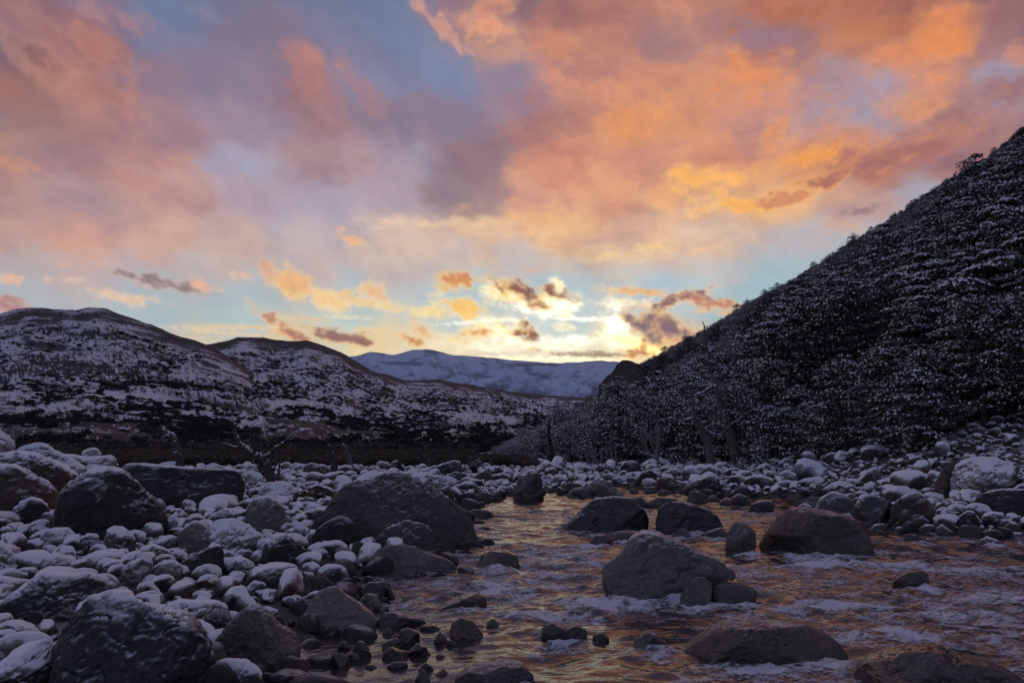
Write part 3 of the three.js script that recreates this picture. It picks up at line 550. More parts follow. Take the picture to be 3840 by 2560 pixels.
// ---------------------------------------------------------------- rocks
const TONES = { dark: [0.034, 0.033, 0.035], grey: [0.085, 0.073, 0.066], pale: [0.17, 0.148, 0.132], brown: [0.092, 0.063, 0.047], wet: [0.042, 0.029, 0.021] };
const spheres = {};
function unitSphere(n) { // an even sphere made from a cube, welded
  if (!spheres[n]) {
    const g = new THREE.BoxGeometry(2, 2, 2, n, n, n); g.deleteAttribute('uv'); g.deleteAttribute('normal');
    const w = mergeVertices(g, 1e-4), p = w.attributes.position, v = new THREE.Vector3();
    for (let i = 0; i < p.count; i++) { v.fromBufferAttribute(p, i); v.set(Math.tan(v.x * 0.7854), Math.tan(v.y * 0.7854), Math.tan(v.z * 0.7854)).normalize(); p.setXYZ(i, v.x, v.y, v.z); }
    spheres[n] = { dirs: p.array, index: w.index.array };
  }
  return spheres[n];
}
function outlineRadius(pts) { // distance from the middle to the outline, by angle
  let top = -1e9, bot = 1e9, lo = 1e9, hi = -1e9; for (const [x, y] of pts) { top = Math.max(top, y); bot = Math.min(bot, y); lo = Math.min(lo, x); hi = Math.max(hi, x); }
  const cx = (lo + hi) / 2, cy = bot + (top - bot) * 0.42, N = 144, R = new Float32Array(N);
  for (let k = 0; k < N; k++) {
    const a = k / N * Math.PI * 2, dx = Math.cos(a), dy = Math.sin(a); let best = 0;
    for (let i = 0; i < pts.length; i++) {
      const ax = pts[i][0] - cx, ay = pts[i][1] - cy, b = pts[(i + 1) % pts.length], ex = b[0] - cx - ax, ey = b[1] - cy - ay, den = dx * ey - dy * ex;
      if (Math.abs(den) < 1e-9) continue;
      const t = (ax * ey - ay * ex) / den, u = (ax * dy - ay * dx) / den;
      if (t > 0 && u >= -1e-6 && u <= 1 + 1e-6) best = Math.max(best, t);
    }
    R[k] = best || (k ? R[k - 1] : 0.1);
  }
  for (let pass = 0; pass < 2; pass++) { const c = R.slice(); for (let k = 0; k < N; k++) R[k] = (c[(k + N - 1) % N] + 2 * c[k] + c[(k + 1) % N]) / 4; }
  return { cx, cy, top, bot, at: (a) => { const t = ((a / (Math.PI * 2)) % 1 + 1) % 1 * N, i = Math.floor(t); return mix(R[i % N], R[(i + 1) % N], t - i); } };
}
function makeRock({ pts, depth, seed, sharp = 0.5, n, tone, snow, rough = 1, thick }) {
  const r = rng(seed * 97 + 13), S = unitSphere(n), cnt = S.dirs.length / 3, P = new Float32Array(cnt * 3), O = outlineRadius(pts), h = O.top - O.bot;
  const size = Math.max(h, depth) * 1.1, ox = r() * 80, oy = r() * 80, oz = r() * 80;
  for (let i = 0; i < cnt; i++) {
    const x = S.dirs[i * 3], y = S.dirs[i * 3 + 1], z = S.dirs[i * 3 + 2], s = Math.hypot(x, y), R = O.at(Math.atan2(y, x)), k = Math.pow(Math.pow(s, 2.5) + Math.pow(Math.abs(z), 2.5), -1 / 2.5);
    P[i * 3] = s > 1e-6 ? R * x * k : 0; P[i * 3 + 1] = s > 1e-6 ? R * y * k : 0; P[i * 3 + 2] = depth * z * k;
  }
  for (let f = 0; f < 15; f++) { // worn facets
    const nx = (r() - 0.5) * 1.3, ny = (r() - 0.35) * 0.9, nz = (r() < 0.7 ? 1 : -1) * (0.45 + r() * 0.6), l = Math.hypot(nx, ny, nz), ax = nx / l, ay = ny / l, az = nz / l; let sup = 0;
    for (let i = 0; i < cnt; i++) sup = Math.max(sup, P[i * 3] * ax + P[i * 3 + 1] * ay + P[i * 3 + 2] * az);
    const lim = sup * (0.64 + r() * 0.28), give = 0.5 + 0.45 * sharp;
    for (let i = 0; i < cnt; i++) { const e = P[i * 3] * ax + P[i * 3 + 1] * ay + P[i * 3 + 2] * az - lim; if (e > 0) { const q = e * give * Math.min(1, e / (sup * 0.05) * 0.5 + 0.5); P[i * 3] -= ax * q; P[i * 3 + 1] -= ay * q; P[i * 3 + 2] -= az * q; } }
  }
  for (let i = 0; i < cnt; i++) {
    const x = P[i * 3], y = P[i * 3 + 1], z = P[i * 3 + 2], l = Math.hypot(x, y, z) || 1, f = 1 / size;
    const crack = Math.abs(f3(x * f * 2.6 + ox, y * f * 3.4 + oy, z * f * 2.6 + oz, 3)), d = size * rough * (0.06 * f3(x * f * 2.1 + oz, y * f * 2.6 + ox, z * f * 2.1 + oy, 4, 0.55) + 0.036 * f3(x * f * 8 + ox, y * f * 8, z * f * 8, 5, 0.65) - 0.05 * (1 - smoothstep(crack, 0, 0.04)) * sharp);
    P[i * 3] += x / l * d; P[i * 3 + 1] += y / l * d; P[i * 3 + 2] += z / l * d;
  }
  for (let i = 0; i < cnt; i++) { P[i * 3] += O.cx; P[i * 3 + 1] += O.cy; }
  const g = new THREE.BufferGeometry(); g.setAttribute('position', new THREE.BufferAttribute(P, 3)); g.setIndex(new THREE.BufferAttribute(S.index, 1)); g.computeVertexNormals();
  const gf = clamp(n / size / 2.4, 5, 45), ff = Math.min(14, gf * 0.45), calm = snow > 0.6 ? 0.55 : 1, N = g.attributes.normal.array, m = new Float32Array(cnt), C = new Float32Array(cnt * 3), base = TONES[tone], warm = (r() - 0.5) * 0.16, bright = 0.8 + r() * 0.45, thr = 1.16 - snow * 1.06;
  for (let i = 0; i < cnt; i++) {
    const x = P[i * 3], y = P[i * 3 + 1], z = P[i * 3 + 2];
    const big = f3(x * 2.2 + ox, y * 2.2, z * 2.2 + oz, 4, 0.6), fine = f3(x * ff + oz, y * ff + ox, z * ff, 3, 0.6), grain = f3(x * gf, y * gf + oy, z * gf, 2, 0.6);
    m[i] = snow < 0.02 ? -1 : N[i * 3 + 1] - thr + (big * 0.3 + fine * 0.16) * calm + (y / h - 0.55) * 0.3;
    const lum = bright * (1 + big * 0.55 + grain * 0.5), frost = snow < 0.02 ? 0 : smoothstep(m[i] + (grain * 0.4 + fine * 0.2) * (calm < 1 ? 0.35 : 0.8), -0.3, 0.2) * 0.72; m[i] -= 0.13;
    C[i * 3] = mix(base[0] * lum * (1 + warm), 0.74, frost); C[i * 3 + 1] = mix(base[1] * lum, 0.75, frost); C[i * 3 + 2] = mix(base[2] * lum * (1 - warm), 0.79, frost);
  }
  const tri = S.index, rp = [], rn = [], rc = [], ru = [], sp = [], sn = [], su = [], deep = thick ?? clamp(size * 0.035, 0.004, 0.01 + 0.02 * snow);
  const uvOf = (i, ax) => { const x = P[i * 3] * 1.4, y = P[i * 3 + 1] * 1.4, z = P[i * 3 + 2] * 1.4; return ax === 0 ? [z + ox, y] : ax === 1 ? [x + ox, z] : [x, y + oy]; };
  for (let t = 0; t < tri.length; t += 3) {
    const a = tri[t], b = tri[t + 1], c = tri[t + 2], nx = Math.abs(N[a * 3] + N[b * 3] + N[c * 3]), ny = Math.abs(N[a * 3 + 1] + N[b * 3 + 1] + N[c * 3 + 1]), nz = Math.abs(N[a * 3 + 2] + N[b * 3 + 2] + N[c * 3 + 2]), ax = nx > ny && nx > nz ? 0 : ny > nz ? 1 : 2;
    for (const i of [a, b, c]) { rp.push(P[i * 3], P[i * 3 + 1], P[i * 3 + 2]); rn.push(N[i * 3], N[i * 3 + 1], N[i * 3 + 2]); rc.push(C[i * 3], C[i * 3 + 1], C[i * 3 + 2]); ru.push(...uvOf(i, ax)); }
    if (Math.max(m[a], m[b], m[c]) > -0.02) for (const i of [a, b, c]) { const k = deep * clamp(m[i] * 8, -1, 1); sp.push(P[i * 3] + N[i * 3] * k, P[i * 3 + 1] + N[i * 3 + 1] * k, P[i * 3 + 2] + N[i * 3 + 2] * k); sn.push(N[i * 3], N[i * 3 + 1], N[i * 3 + 2]); su.push(...uvOf(i, ax)); }
  }
  const geo = (p, q, u, c) => { const o = new THREE.BufferGeometry(); o.setAttribute('position', new THREE.Float32BufferAttribute(p, 3)); o.setAttribute('normal', new THREE.Float32BufferAttribute(q, 3)); o.setAttribute('uv', new THREE.Float32BufferAttribute(u, 2)); if (c) o.setAttribute('color', new THREE.Float32BufferAttribute(c, 3)); return o; };
  return { rock: geo(rp, rn, ru, rc), snow: sp.length > 60 ? geo(sp, sn, su) : null };
}
function rockMesh(made, wet, damp) { const o = new THREE.Mesh(made.rock, wet ? M.wetRock : damp ? M.dampRock : M.rock); if (made.snow) { const s = new THREE.Mesh(made.snow, M.snow); s.name = 'snow'; s.userData.kind = 'stuff'; o.add(s); } return o; }

// Boulders and stones: name, place, turn, half depth, tone, share of snow, sharpness, size class, label, outline across (metres), group
const BOULDERS = [
  ['boulder', -2.335, 0.079, -4.754, -0.458, 0.487, 'dark', 0.36, 0.5, 641, 'large near black boulder with snow patches, lowest on the near bank', [-0.43,-0.00,-0.48,0.23,-0.48,0.30,-0.45,0.37,-0.39,0.44,-0.36,0.51,-0.31,0.55,-0.25,0.57,-0.15,0.59,-0.05,0.58,0.00,0.55,0.05,0.51,0.12,0.48,0.22,0.43,0.33,0.39,0.39,0.33,0.44,0.24,0.46,0.12,0.48,-0.14,0.45,-0.13,0.03,-0.16,-0.40,-0.13]],
  ['boulder', -3.727, 0.147, -6.321, -0.534, 0.462, 'dark', 0.52, 0.5, 520, 'long dark boulder with a wavy snow crest and grooved side', [-0.49,-0.01,-0.48,0.13,-0.38,0.22,-0.27,0.30,-0.18,0.39,-0.08,0.37,0.04,0.33,0.14,0.34,0.24,0.32,0.34,0.26,0.42,0.19,0.49,0.13,0.49,-0.07,0.45,-0.09,0.00,-0.12,-0.45,-0.09]],
  ['boulder', -5.792, 0.264, -11.022, -0.486, 0.818, 'dark', 0.38, 0.5, 475, 'tall dark domed boulder with streaks of snow across its face', [-0.82,-0.02,-0.83,0.19,-0.79,0.46,-0.75,0.64,-0.63,0.77,-0.43,0.92,-0.27,0.97,-0.10,0.97,0.05,0.92,0.19,0.80,0.33,0.63,0.47,0.48,0.60,0.31,0.72,0.11,0.81,-0.02,0.83,-0.12,0.77,-0.19,0.00,-0.25,-0.76,-0.19]],
  ['boulder', -8.396, 0.34, -12.713, -0.584, 0.663, 'brown', 0.5, 0.5, 309, 'brown rounded boulder with smooth snow cap behind dark domed boulder', [-0.57,0.02,-0.58,0.63,-0.44,0.82,-0.31,0.89,-0.10,0.88,0.09,0.78,0.29,0.64,0.44,0.52,0.55,0.38,0.58,0.13,0.56,-0.04,0.52,-0.18,-0.01,-0.24,-0.53,-0.18]],
  ['boulder', -11.933, 0.384, -18.436, -0.576, 1.461, 'brown', 0.62, 0.5, 428, 'broad reddish brown boulder whose back is covered in thin snow', [-1.18,0.05,-1.03,0.62,-0.67,0.92,-0.34,0.99,-0.00,0.95,0.35,0.81,0.72,0.63,1.02,0.40,1.18,0.23,1.18,-0.03,1.09,-0.20,0.00,-0.26,-1.09,-0.20]],
  ['boulder', -14.243, 0.405, -23.035, -0.554, 1.099, 'grey', 0.85, 0.5, 287, 'pale ridge of snowed boulder behind the reddish brown one', [-1.00,0.11,-1.01,0.99,-0.75,1.10,-0.50,1.17,-0.24,1.13,-0.01,0.93,0.44,0.73,0.95,0.37,1.01,0.21,0.94,-0.23,0.00,-0.30,-0.93,-0.23]],
  ['boulder', -16.619, 0.416, -23.932, -0.607, 0.664, 'grey', 0.75, 0.5, 159, 'snow streaked pointed boulder rising highest at the edge of the bank', [-0.56,0.04,-0.52,1.64,-0.18,1.70,-0.00,1.59,0.19,1.38,0.45,1.12,0.56,0.01,0.52,-0.33,0.00,-0.42,-0.52,-0.33]],
  ['boulder', -6.808, 0.308, -15.438, -0.416, 0.763, 'dark', 0.36, 0.8, 468, 'long flat topped dark slab boulder with snow along its edge', [-1.15,0.05,-1.19,0.76,-1.12,0.85,-0.95,0.88,-0.71,0.86,-0.40,0.82,0.06,0.76,0.53,0.74,0.92,0.72,1.09,0.63,1.19,0.42,1.19,0.15,1.12,-0.06,1.04,-0.18,-0.01,-0.23,-1.07,-0.18]],
  ['boulder', -14.319, 0.409, -25.159, -0.517, 0.699, 'grey', 0.85, 0.5, 225, 'low snowed slab behind the flat topped boulder', [-0.86,0.02,-0.87,0.80,-0.54,0.79,-0.26,0.72,0.23,0.72,0.71,0.77,0.86,0.64,0.87,-0.02,0.81,-0.16,0.00,-0.21,-0.80,-0.16]],
  ['boulder', -16.284, 0.419, -28.724, -0.516, 0.638, 'grey', 0.8, 0.5, 91, 'small snowed hump on the low snowed slab', [-0.41,0.02,-0.36,0.86,-0.12,0.98,0.10,0.97,0.31,0.73,0.41,0.00,0.38,-0.20,0.00,-0.26,-0.38,-0.20]],
  ['stone', -13.48, 0.405, -23.966, -0.512, 0.327, 'grey', 0.9, 0.5, 64, 'small snowed stone between slab and domed boulder', [-0.24,0.02,-0.23,0.47,0.00,0.50,0.17,0.43,0.24,0.01,0.22,-0.11,0.00,-0.14,-0.22,-0.11]],
  ['boulder', -9.7, 0.365, -21.25, -0.428, 0.443, 'grey', 0.9, 0.5, 113, 'snowed hump showing over the flat topped slab', [-0.39,0.01,-0.33,0.65,-0.10,0.70,0.16,0.64,0.30,0.55,0.39,-0.01,0.36,-0.15,0.00,-0.19,-0.36,-0.15]],
  ['boulder', -7.624, 0.326, -11.864, -0.571, 0.301, 'dark', 0.6, 0.5, 142, 'small dark boulder with a thick round snow cap', [-0.24,0.03,-0.25,0.23,-0.16,0.35,-0.02,0.40,0.12,0.37,0.22,0.26,0.25,0.13,0.23,-0.01,0.22,-0.09,-0.01,-0.12,-0.23,-0.09]],
  ['stone', -6.817, 0.302, -10.783, -0.563, 0.171, 'grey', 0.85, 0.5, 88, 'snowed wedge stone under the small dark capped boulder', [-0.14,0.00,-0.10,0.14,0.01,0.20,0.12,0.19,0.14,0.10,0.09,-0.00,0.08,-0.06,-0.03,-0.07,-0.13,-0.06]],
  ['stone', -5.776, 0.26, -9.562, -0.543, 0.234, 'grey', 0.72, 0.5, 138, 'wide rounded cobble with a full snow top in front of domed boulder', [-0.20,0.04,-0.20,0.16,-0.15,0.23,-0.05,0.26,0.11,0.25,0.19,0.17,0.20,0.05,0.17,-0.02,0.15,-0.07,-0.02,-0.09,-0.19,-0.07]],
  ['stone', -5.193, 0.237, -9.254, -0.511, 0.177, 'dark', 0.6, 0.5, 93, 'egg shaped dark cobble with snow shoulder in front of domed boulder', [-0.13,0.04,-0.12,0.19,-0.04,0.25,0.08,0.23,0.13,0.12,0.11,-0.01,0.10,-0.07,-0.01,-0.09,-0.12,-0.07]],
  ['stone', -4.88, 0.223, -9.333, -0.482, 0.236, 'grey', 0.75, 0.5, 135, 'upright snow frosted stone with two humps', [-0.20,0.01,-0.16,0.20,-0.13,0.29,-0.07,0.34,0.03,0.32,0.13,0.26,0.18,0.16,0.20,-0.01,0.18,-0.08,0.00,-0.11,-0.18,-0.08]],
  ['stone', -4.91, 0.227, -8.134, -0.543, 0.221, 'grey', 0.72, 0.5, 154, 'block shaped cobble with flat snow top', [-0.19,0.05,-0.18,0.10,-0.13,0.17,-0.03,0.18,0.13,0.14,0.19,0.05,0.19,-0.04,0.18,-0.05,0.00,-0.07,-0.18,-0.05]],
  ['stone', -3.823, 0.181, -7.664, -0.462, 0.183, 'grey', 0.7, 0.5, 131, 'large leaning cobble with snow on its crown', [-0.15,0.02,-0.13,0.15,-0.04,0.22,0.06,0.25,0.15,0.19,0.15,0.11,0.09,0.00,0.08,-0.06,-0.03,-0.08,-0.14,-0.06]],
  ['stone', -4.144, 0.197, -7.842, -0.486, 0.138, 'grey', 0.72, 0.5, 91, 'cobble pressed against the large leaning cobble', [-0.11,0.05,-0.09,0.15,0.01,0.19,0.09,0.17,0.11,0.05,0.09,-0.02,0.08,-0.05,-0.01,-0.07,-0.10,-0.05]],
  ['stone', -3.594, 0.17, -7.866, -0.428, 0.162, 'pale', 0.55, 0.5, 124, 'smooth grey lens shaped cobble with frost', [-0.15,0.03,-0.14,0.14,-0.03,0.21,0.07,0.20,0.15,0.14,0.15,0.04,0.12,-0.02,0.11,-0.06,-0.02,-0.07,-0.14,-0.06]],
  ['boulder', -3.356, 0.151, -8.193, -0.388, 0.229, 'dark', 0.3, 1, 166, 'angular black block with a thin line of snow on its sloping top', [-0.22,0.06,-0.22,0.17,-0.12,0.24,0.06,0.32,0.15,0.33,0.20,0.26,0.22,0.07,0.17,-0.03,0.16,-0.08,-0.02,-0.10,-0.21,-0.08]],
  ['stone', -4.335, 0.196, -9.131, -0.443, 0.241, 'brown', 0.6, 0.5, 159, 'reddish flat stone under snow by the angular black block', [-0.23,0.06,-0.15,0.15,-0.03,0.18,0.10,0.13,0.21,0.05,0.23,-0.00,0.11,-0.03,0.10,-0.05,-0.06,-0.07,-0.22,-0.05]],
  ['boulder', -4.048, 0.191, -9.911, -0.388, 0.265, 'pale', 0.5, 0.5, 198, 'pale speckled boulder sloping down beside the domed boulder', [-0.33,0.16,-0.31,0.25,-0.23,0.33,-0.14,0.38,-0.02,0.34,0.09,0.23,0.21,0.14,0.30,0.03,0.33,-0.05,0.30,-0.09,0.00,-0.12,-0.30,-0.09]],
  ['boulder', -3.537, 0.16, -9.718, -0.349, 0.319, 'grey', 0.8, 0.5, 217, 'broad boulder wrapped in even snow', [-0.35,0.08,-0.35,0.39,-0.23,0.45,-0.05,0.45,0.11,0.35,0.26,0.24,0.33,0.13,0.35,-0.04,0.33,-0.10,0.00,-0.13,-0.33,-0.10]],
  ['boulder', -4.665, 0.245, -12.603, -0.355, 0.384, 'dark', 0.5, 0.5, 229, 'low dark boulder with smooth snow crown behind the even snow boulder', [-0.48,0.01,-0.46,0.09,-0.33,0.18,-0.15,0.25,0.10,0.23,0.34,0.20,0.45,0.08,0.48,-0.03,0.45,-0.07,0.00,-0.08,-0.45,-0.07]],
  ['stone', -3.376, 0.157, -7.934, -0.402, 0.084, 'dark', 0.2, 0.5, 61, 'small bare blue grey stone under the angular black block', [-0.08,0.01,-0.07,0.09,-0.01,0.12,0.07,0.08,0.08,-0.01,0.07,-0.04,0.00,-0.05,-0.07,-0.04]],
  ['stone', -2.945, 0.125, -8.287, -0.341, 0.142, 'dark', 0.65, 0.5, 107, 'dark cobble with half its face under snow', [-0.15,0.03,-0.14,0.13,-0.09,0.20,0.01,0.21,0.10,0.15,0.15,0.05,0.14,-0.01,0.13,-0.06,-0.00,-0.07,-0.14,-0.06]],
  ['stone', -4.897, 0.228, -7.645, -0.569, 0.129, 'dark', 0.55, 0.5, 94, 'flat dark cobble at the long boulder with wavy crest', [-0.10,0.02,-0.09,0.10,-0.03,0.12,0.06,0.11,0.10,0.07,0.10,-0.01,0.09,-0.04,-0.00,-0.05,-0.10,-0.04]],
  ['boulder', -5.31, 0.244, -7.874, -0.593, 0.25, 'grey', 0.85, 0.5, 120, 'smooth snowed boulder beside the flat dark cobble', [-0.14,-0.01,-0.13,0.25,-0.04,0.33,0.02,0.27,0.10,0.16,0.13,0.08,0.14,-0.03,0.13,-0.08,0.00,-0.10,-0.13,-0.08]],
  ['boulder', -4.655, 0.208, -6.984, -0.587, 0.134, 'grey', 0.85, 0.5, 177, 'flat snowed slab behind the long boulder with wavy crest', [-0.18,0.01,-0.16,0.15,-0.05,0.17,0.07,0.14,0.18,0.11,0.17,0.03,0.03,-0.01,0.03,-0.05,-0.07,-0.06,-0.16,-0.05]],
  ['stone', -3.641, 0.152, -5.651, -0.573, 0.206, 'grey', 0.92, 0.5, 205, 'round stone fully under snow beside the near black boulder', [-0.17,-0.01,-0.16,0.11,-0.08,0.14,-0.01,0.13,0.08,0.09,0.15,0.01,0.17,-0.04,0.16,-0.04,0.00,-0.06,-0.16,-0.04]],
  ['stone', -3.425, 0.146, -5.227, -0.579, 0.121, 'grey', 0.92, 0.5, 126, 'snow ball like stone in front of the fully snowed one', [-0.09,0.00,-0.06,0.09,-0.02,0.13,0.02,0.14,0.07,0.11,0.09,0.06,0.09,-0.03,0.09,-0.05,-0.00,-0.06,-0.09,-0.05]],
  ['boulder', -3.006, 0.126, -4.706, -0.568, 0.238, 'grey', 0.8, 0.5, 281, 'sloping boulder under smooth snow leaning on the near black boulder', [-0.19,-0.02,-0.15,0.11,-0.10,0.14,-0.03,0.20,0.05,0.24,0.14,0.26,0.18,0.16,0.19,-0.08,0.17,-0.07,0.00,-0.09,-0.17,-0.07]],
  ['boulder', -2.563, 0.074, -6.223, -0.39, 0.252, 'grey', 0.55, 0.7, 252, 'block boulder with level snow top above the near black boulder', [-0.25,0.01,-0.26,0.18,-0.23,0.23,-0.14,0.25,-0.02,0.23,0.14,0.21,0.23,0.17,0.25,0.10,0.26,-0.07,0.24,-0.07,0.01,-0.08,-0.23,-0.07]],
  ['boulder', -1.841, 0.031, -5.523, -0.322, 0.272, 'pale', 0.18, 0.5, 333, 'big pale speckled granite boulder at the pool edge', [-0.30,-0.03,-0.30,0.15,-0.20,0.28,-0.11,0.37,-0.02,0.41,0.05,0.37,0.14,0.27,0.22,0.22,0.27,0.17,0.30,0.10,0.30,-0.07,0.28,-0.09,-0.00,-0.12,-0.28,-0.09]],
  ['stone', -1.785, 0.035, -5.034, -0.341, 0.149, 'grey', 0.85, 0.5, 186, 'flat snowed stone at the foot of the pale speckled boulder', [-0.15,-0.01,-0.15,0.15,-0.07,0.16,0.04,0.14,0.10,0.10,0.14,0.05,0.15,-0.04,0.14,-0.05,0.00,-0.06,-0.14,-0.05]],
  ['boulder', -1.843, 0.074, -11.745, -0.158, 0.819, 'grey', 0.2, 0.5, 645, 'giant grey dome boulder at the river edge with thin snow on top', [-1.33,-0.03,-1.31,0.11,-1.25,0.28,-1.12,0.45,-1.00,0.59,-0.88,0.77,-0.74,0.89,-0.59,0.95,-0.39,0.99,-0.19,1.04,0.07,1.05,0.27,0.99,0.48,0.90,0.61,0.80,0.71,0.74,0.85,0.65,0.98,0.54,1.13,0.41,1.23,0.21,1.29,0.00,1.33,-0.11,1.23,-0.21,0.00,-0.27,-1.23,-0.21]],
  ['boulder', -2.507, 0.121, -10.65, -0.231, 0.294, 'dark', 0.25, 0.5, 179, 'black rounded boulder leaning against the giant grey dome', [-0.33,0.02,-0.31,0.18,-0.25,0.29,-0.13,0.37,0.00,0.44,0.12,0.47,0.23,0.39,0.31,0.27,0.33,0.11,0.31,-0.02,0.29,-0.10,-0.01,-0.14,-0.30,-0.10]],
  ['boulder', -1.513, 0.053, -10.666, -0.141, 0.373, 'grey', 0.3, 0.5, 232, 'rough pitted boulder with a small snow peak before the giant dome', [-0.43,0.04,-0.41,0.22,-0.27,0.35,-0.11,0.41,0.01,0.47,0.15,0.41,0.31,0.38,0.38,0.30,0.42,0.16,0.43,-0.03,0.40,-0.10,0.00,-0.14,-0.40,-0.10]],
  ['boulder', -1.228, 0.017, -9.465, -0.129, 0.341, 'pale', 0.1, 0.5, 336, 'low pale speckled boulder sloping into the stream', [-0.56,0.01,-0.53,0.19,-0.46,0.26,-0.34,0.29,-0.14,0.32,0.00,0.29,0.12,0.22,0.31,0.17,0.43,0.11,0.53,0.05,0.56,-0.01,0.52,-0.08,0.00,-0.10,-0.52,-0.08]],
  ['stone', -1.994, 0.096, -9.93, -0.198, 0.141, 'brown', 0.1, 0.8, 75, 'small bare brownish stone below the black rounded boulder', [-0.13,0.01,-0.11,0.19,-0.03,0.22,0.08,0.16,0.13,0.07,0.13,-0.01,0.12,-0.06,-0.00,-0.08,-0.12,-0.06]],
  ['boulder', -2.792, 0.109, -9.306, -0.292, 0.28, 'dark', 0.45, 0.5, 192, 'glossy dark boulder with snow dabs on its crown', [-0.30,-0.00,-0.28,0.14,-0.24,0.27,-0.15,0.35,-0.01,0.37,0.09,0.30,0.21,0.20,0.29,0.08,0.30,-0.04,0.28,-0.09,0.00,-0.11,-0.28,-0.09]],
  ['stone', -2.894, 0.119, -9.271, -0.303, 0.157, 'grey', 0.65, 0.5, 107, 'pointed snow dusted stone in front of the glossy dark boulder', [-0.17,-0.00,-0.13,0.12,-0.07,0.17,-0.02,0.18,0.06,0.13,0.16,0.02,0.17,-0.03,0.16,-0.05,0.00,-0.07,-0.16,-0.05]],
  ['boulder', -2.451, 0.099, -7.994, -0.298, 0.304, 'grey', 0.4, 0.5, 257, 'flat layered grey boulder with ribbed frost', [-0.35,0.00,-0.32,0.16,-0.24,0.20,-0.11,0.23,0.03,0.23,0.14,0.21,0.26,0.12,0.33,0.01,0.35,-0.06,0.32,-0.06,0.00,-0.08,-0.32,-0.06]],
  ['stone', -1.941, 0.065, -7.867, -0.242, 0.132, 'grey', 0.15, 0.5, 104, 'bare grey pointed stone beside the layered boulder', [-0.14,0.01,-0.14,0.11,-0.11,0.19,-0.04,0.20,0.03,0.14,0.10,0.07,0.14,-0.02,0.13,-0.06,0.00,-0.07,-0.13,-0.06]],
  ['boulder', -3.872, 0.202, -11.857, -0.316, 0.349, 'pale', 0.5, 0.5, 164, 'pale granite boulder with drooping snow and a speckled side', [-0.33,0.00,-0.32,0.38,-0.21,0.51,-0.01,0.55,0.11,0.49,0.25,0.37,0.31,0.10,0.33,-0.04,0.31,-0.12,0.00,-0.16,-0.31,-0.12]],
  ['boulder', -5.579, 0.27, -17.773, -0.304, 0.413, 'grey', 0.9, 0.5, 154, 'snow blanketed boulder behind the pale granite one', [-0.47,0.02,-0.43,0.29,-0.28,0.38,0.12,0.40,0.29,0.33,0.43,0.16,0.47,-0.02,0.44,-0.09,0.00,-0.12,-0.44,-0.09]],
  ['boulder', -4.689, 0.236, -17.993, -0.255, 0.411, 'dark', 0.45, 0.8, 146, 'dark low boulder with rusty grass at its foot', [-0.46,0.00,-0.41,0.15,-0.22,0.31,0.00,0.37,0.27,0.26,0.43,0.13,0.46,-0.02,0.42,-0.09,0.00,-0.11,-0.42,-0.09]],
  ['stone', -3.919, 0.22, -13.547, -0.282, 0.144, 'grey', 0.92, 0.5, 67, 'rounded snow pillow stone by the giant dome', [-0.16,0.02,-0.12,0.15,-0.01,0.21,0.12,0.13,0.16,0.01,0.15,-0.06,0.00,-0.07,-0.15,-0.06], 'snow pillow stones by the giant dome'],
  ['stone', -3.725, 0.209, -13.969, -0.261, 0.177, 'grey', 0.92, 0.5, 80, 'rounded snow pillow stone by the giant dome', [-0.19,0.00,-0.16,0.12,-0.02,0.17,0.16,0.14,0.19,0.01,0.18,-0.05,0.00,-0.07,-0.18,-0.05], 'snow pillow stones by the giant dome'],
  ['stone', -4.294, 0.229, -15.406, -0.272, 0.238, 'grey', 0.92, 0.5, 146, 'rounded snow pillow stone by the giant dome', [-0.39,0.01,-0.33,0.14,-0.11,0.16,0.15,0.14,0.37,0.08,0.39,-0.01,0.36,-0.05,0.00,-0.06,-0.36,-0.05], 'snow pillow stones by the giant dome'],
  ['stone', -3.386, 0.184, -11.847, -0.278, 0.132, 'grey', 0.92, 0.5, 70, 'rounded snow pillow stone by the giant dome', [-0.14,0.00,-0.14,0.14,-0.01,0.17,0.11,0.13,0.14,0.00,0.13,-0.05,0.00,-0.07,-0.13,-0.05], 'snow pillow stones by the giant dome'],
  ['stone', -2.42, 0.105, -9.713, -0.244, 0.176, 'grey', 0.88, 0.5, 116, 'low fan shaped stone with even snow below the black rounded boulder', [-0.19,-0.01,-0.16,0.11,-0.06,0.19,0.04,0.15,0.15,0.06,0.19,-0.02,0.18,-0.05,0.00,-0.07,-0.18,-0.05]],
  ['boulder', -1.522, 0, -6.751, -0.222, 0.281, 'pale', 0.08, 0.5, 287, 'wide pale speckled boulder standing in the pool', [-0.33,-0.02,-0.31,0.11,-0.25,0.22,-0.18,0.30,-0.11,0.33,-0.03,0.33,0.04,0.27,0.12,0.21,0.20,0.15,0.29,0.09,0.33,0.02,0.32,-0.06,0.30,-0.08,-0.00,-0.10,-0.31,-0.08]],
  ['stone', -1.623, 0.037, -7.656, -0.209, 0.089, 'grey', 0.1, 0.5, 74, 'bare rounded stone on the shoulder of the speckled pool boulder', [-0.10,0.02,-0.08,0.08,-0.02,0.11,0.06,0.09,0.10,0.02,0.09,-0.04,0.00,-0.05,-0.09,-0.04]],
  ['boulder', -1.428, 0.022, -7.739, -0.182, 0.115, 'dark', 0.05, 1, 96, 'black angular block standing at the water line', [-0.13,0.03,-0.10,0.12,-0.03,0.17,0.12,0.17,0.13,0.09,0.11,-0.02,0.10,-0.05,-0.01,-0.07,-0.12,-0.05]],
  ['stone', -1.27, 0.011, -7.843, -0.16, 0.09, 'dark', 0.05, 1, 46, 'black split piece next to the angular water line block', [-0.06,-0.01,-0.06,0.13,0.01,0.10,0.06,0.01,0.06,-0.02,0.06,-0.04,-0.00,-0.06,-0.06,-0.04]],
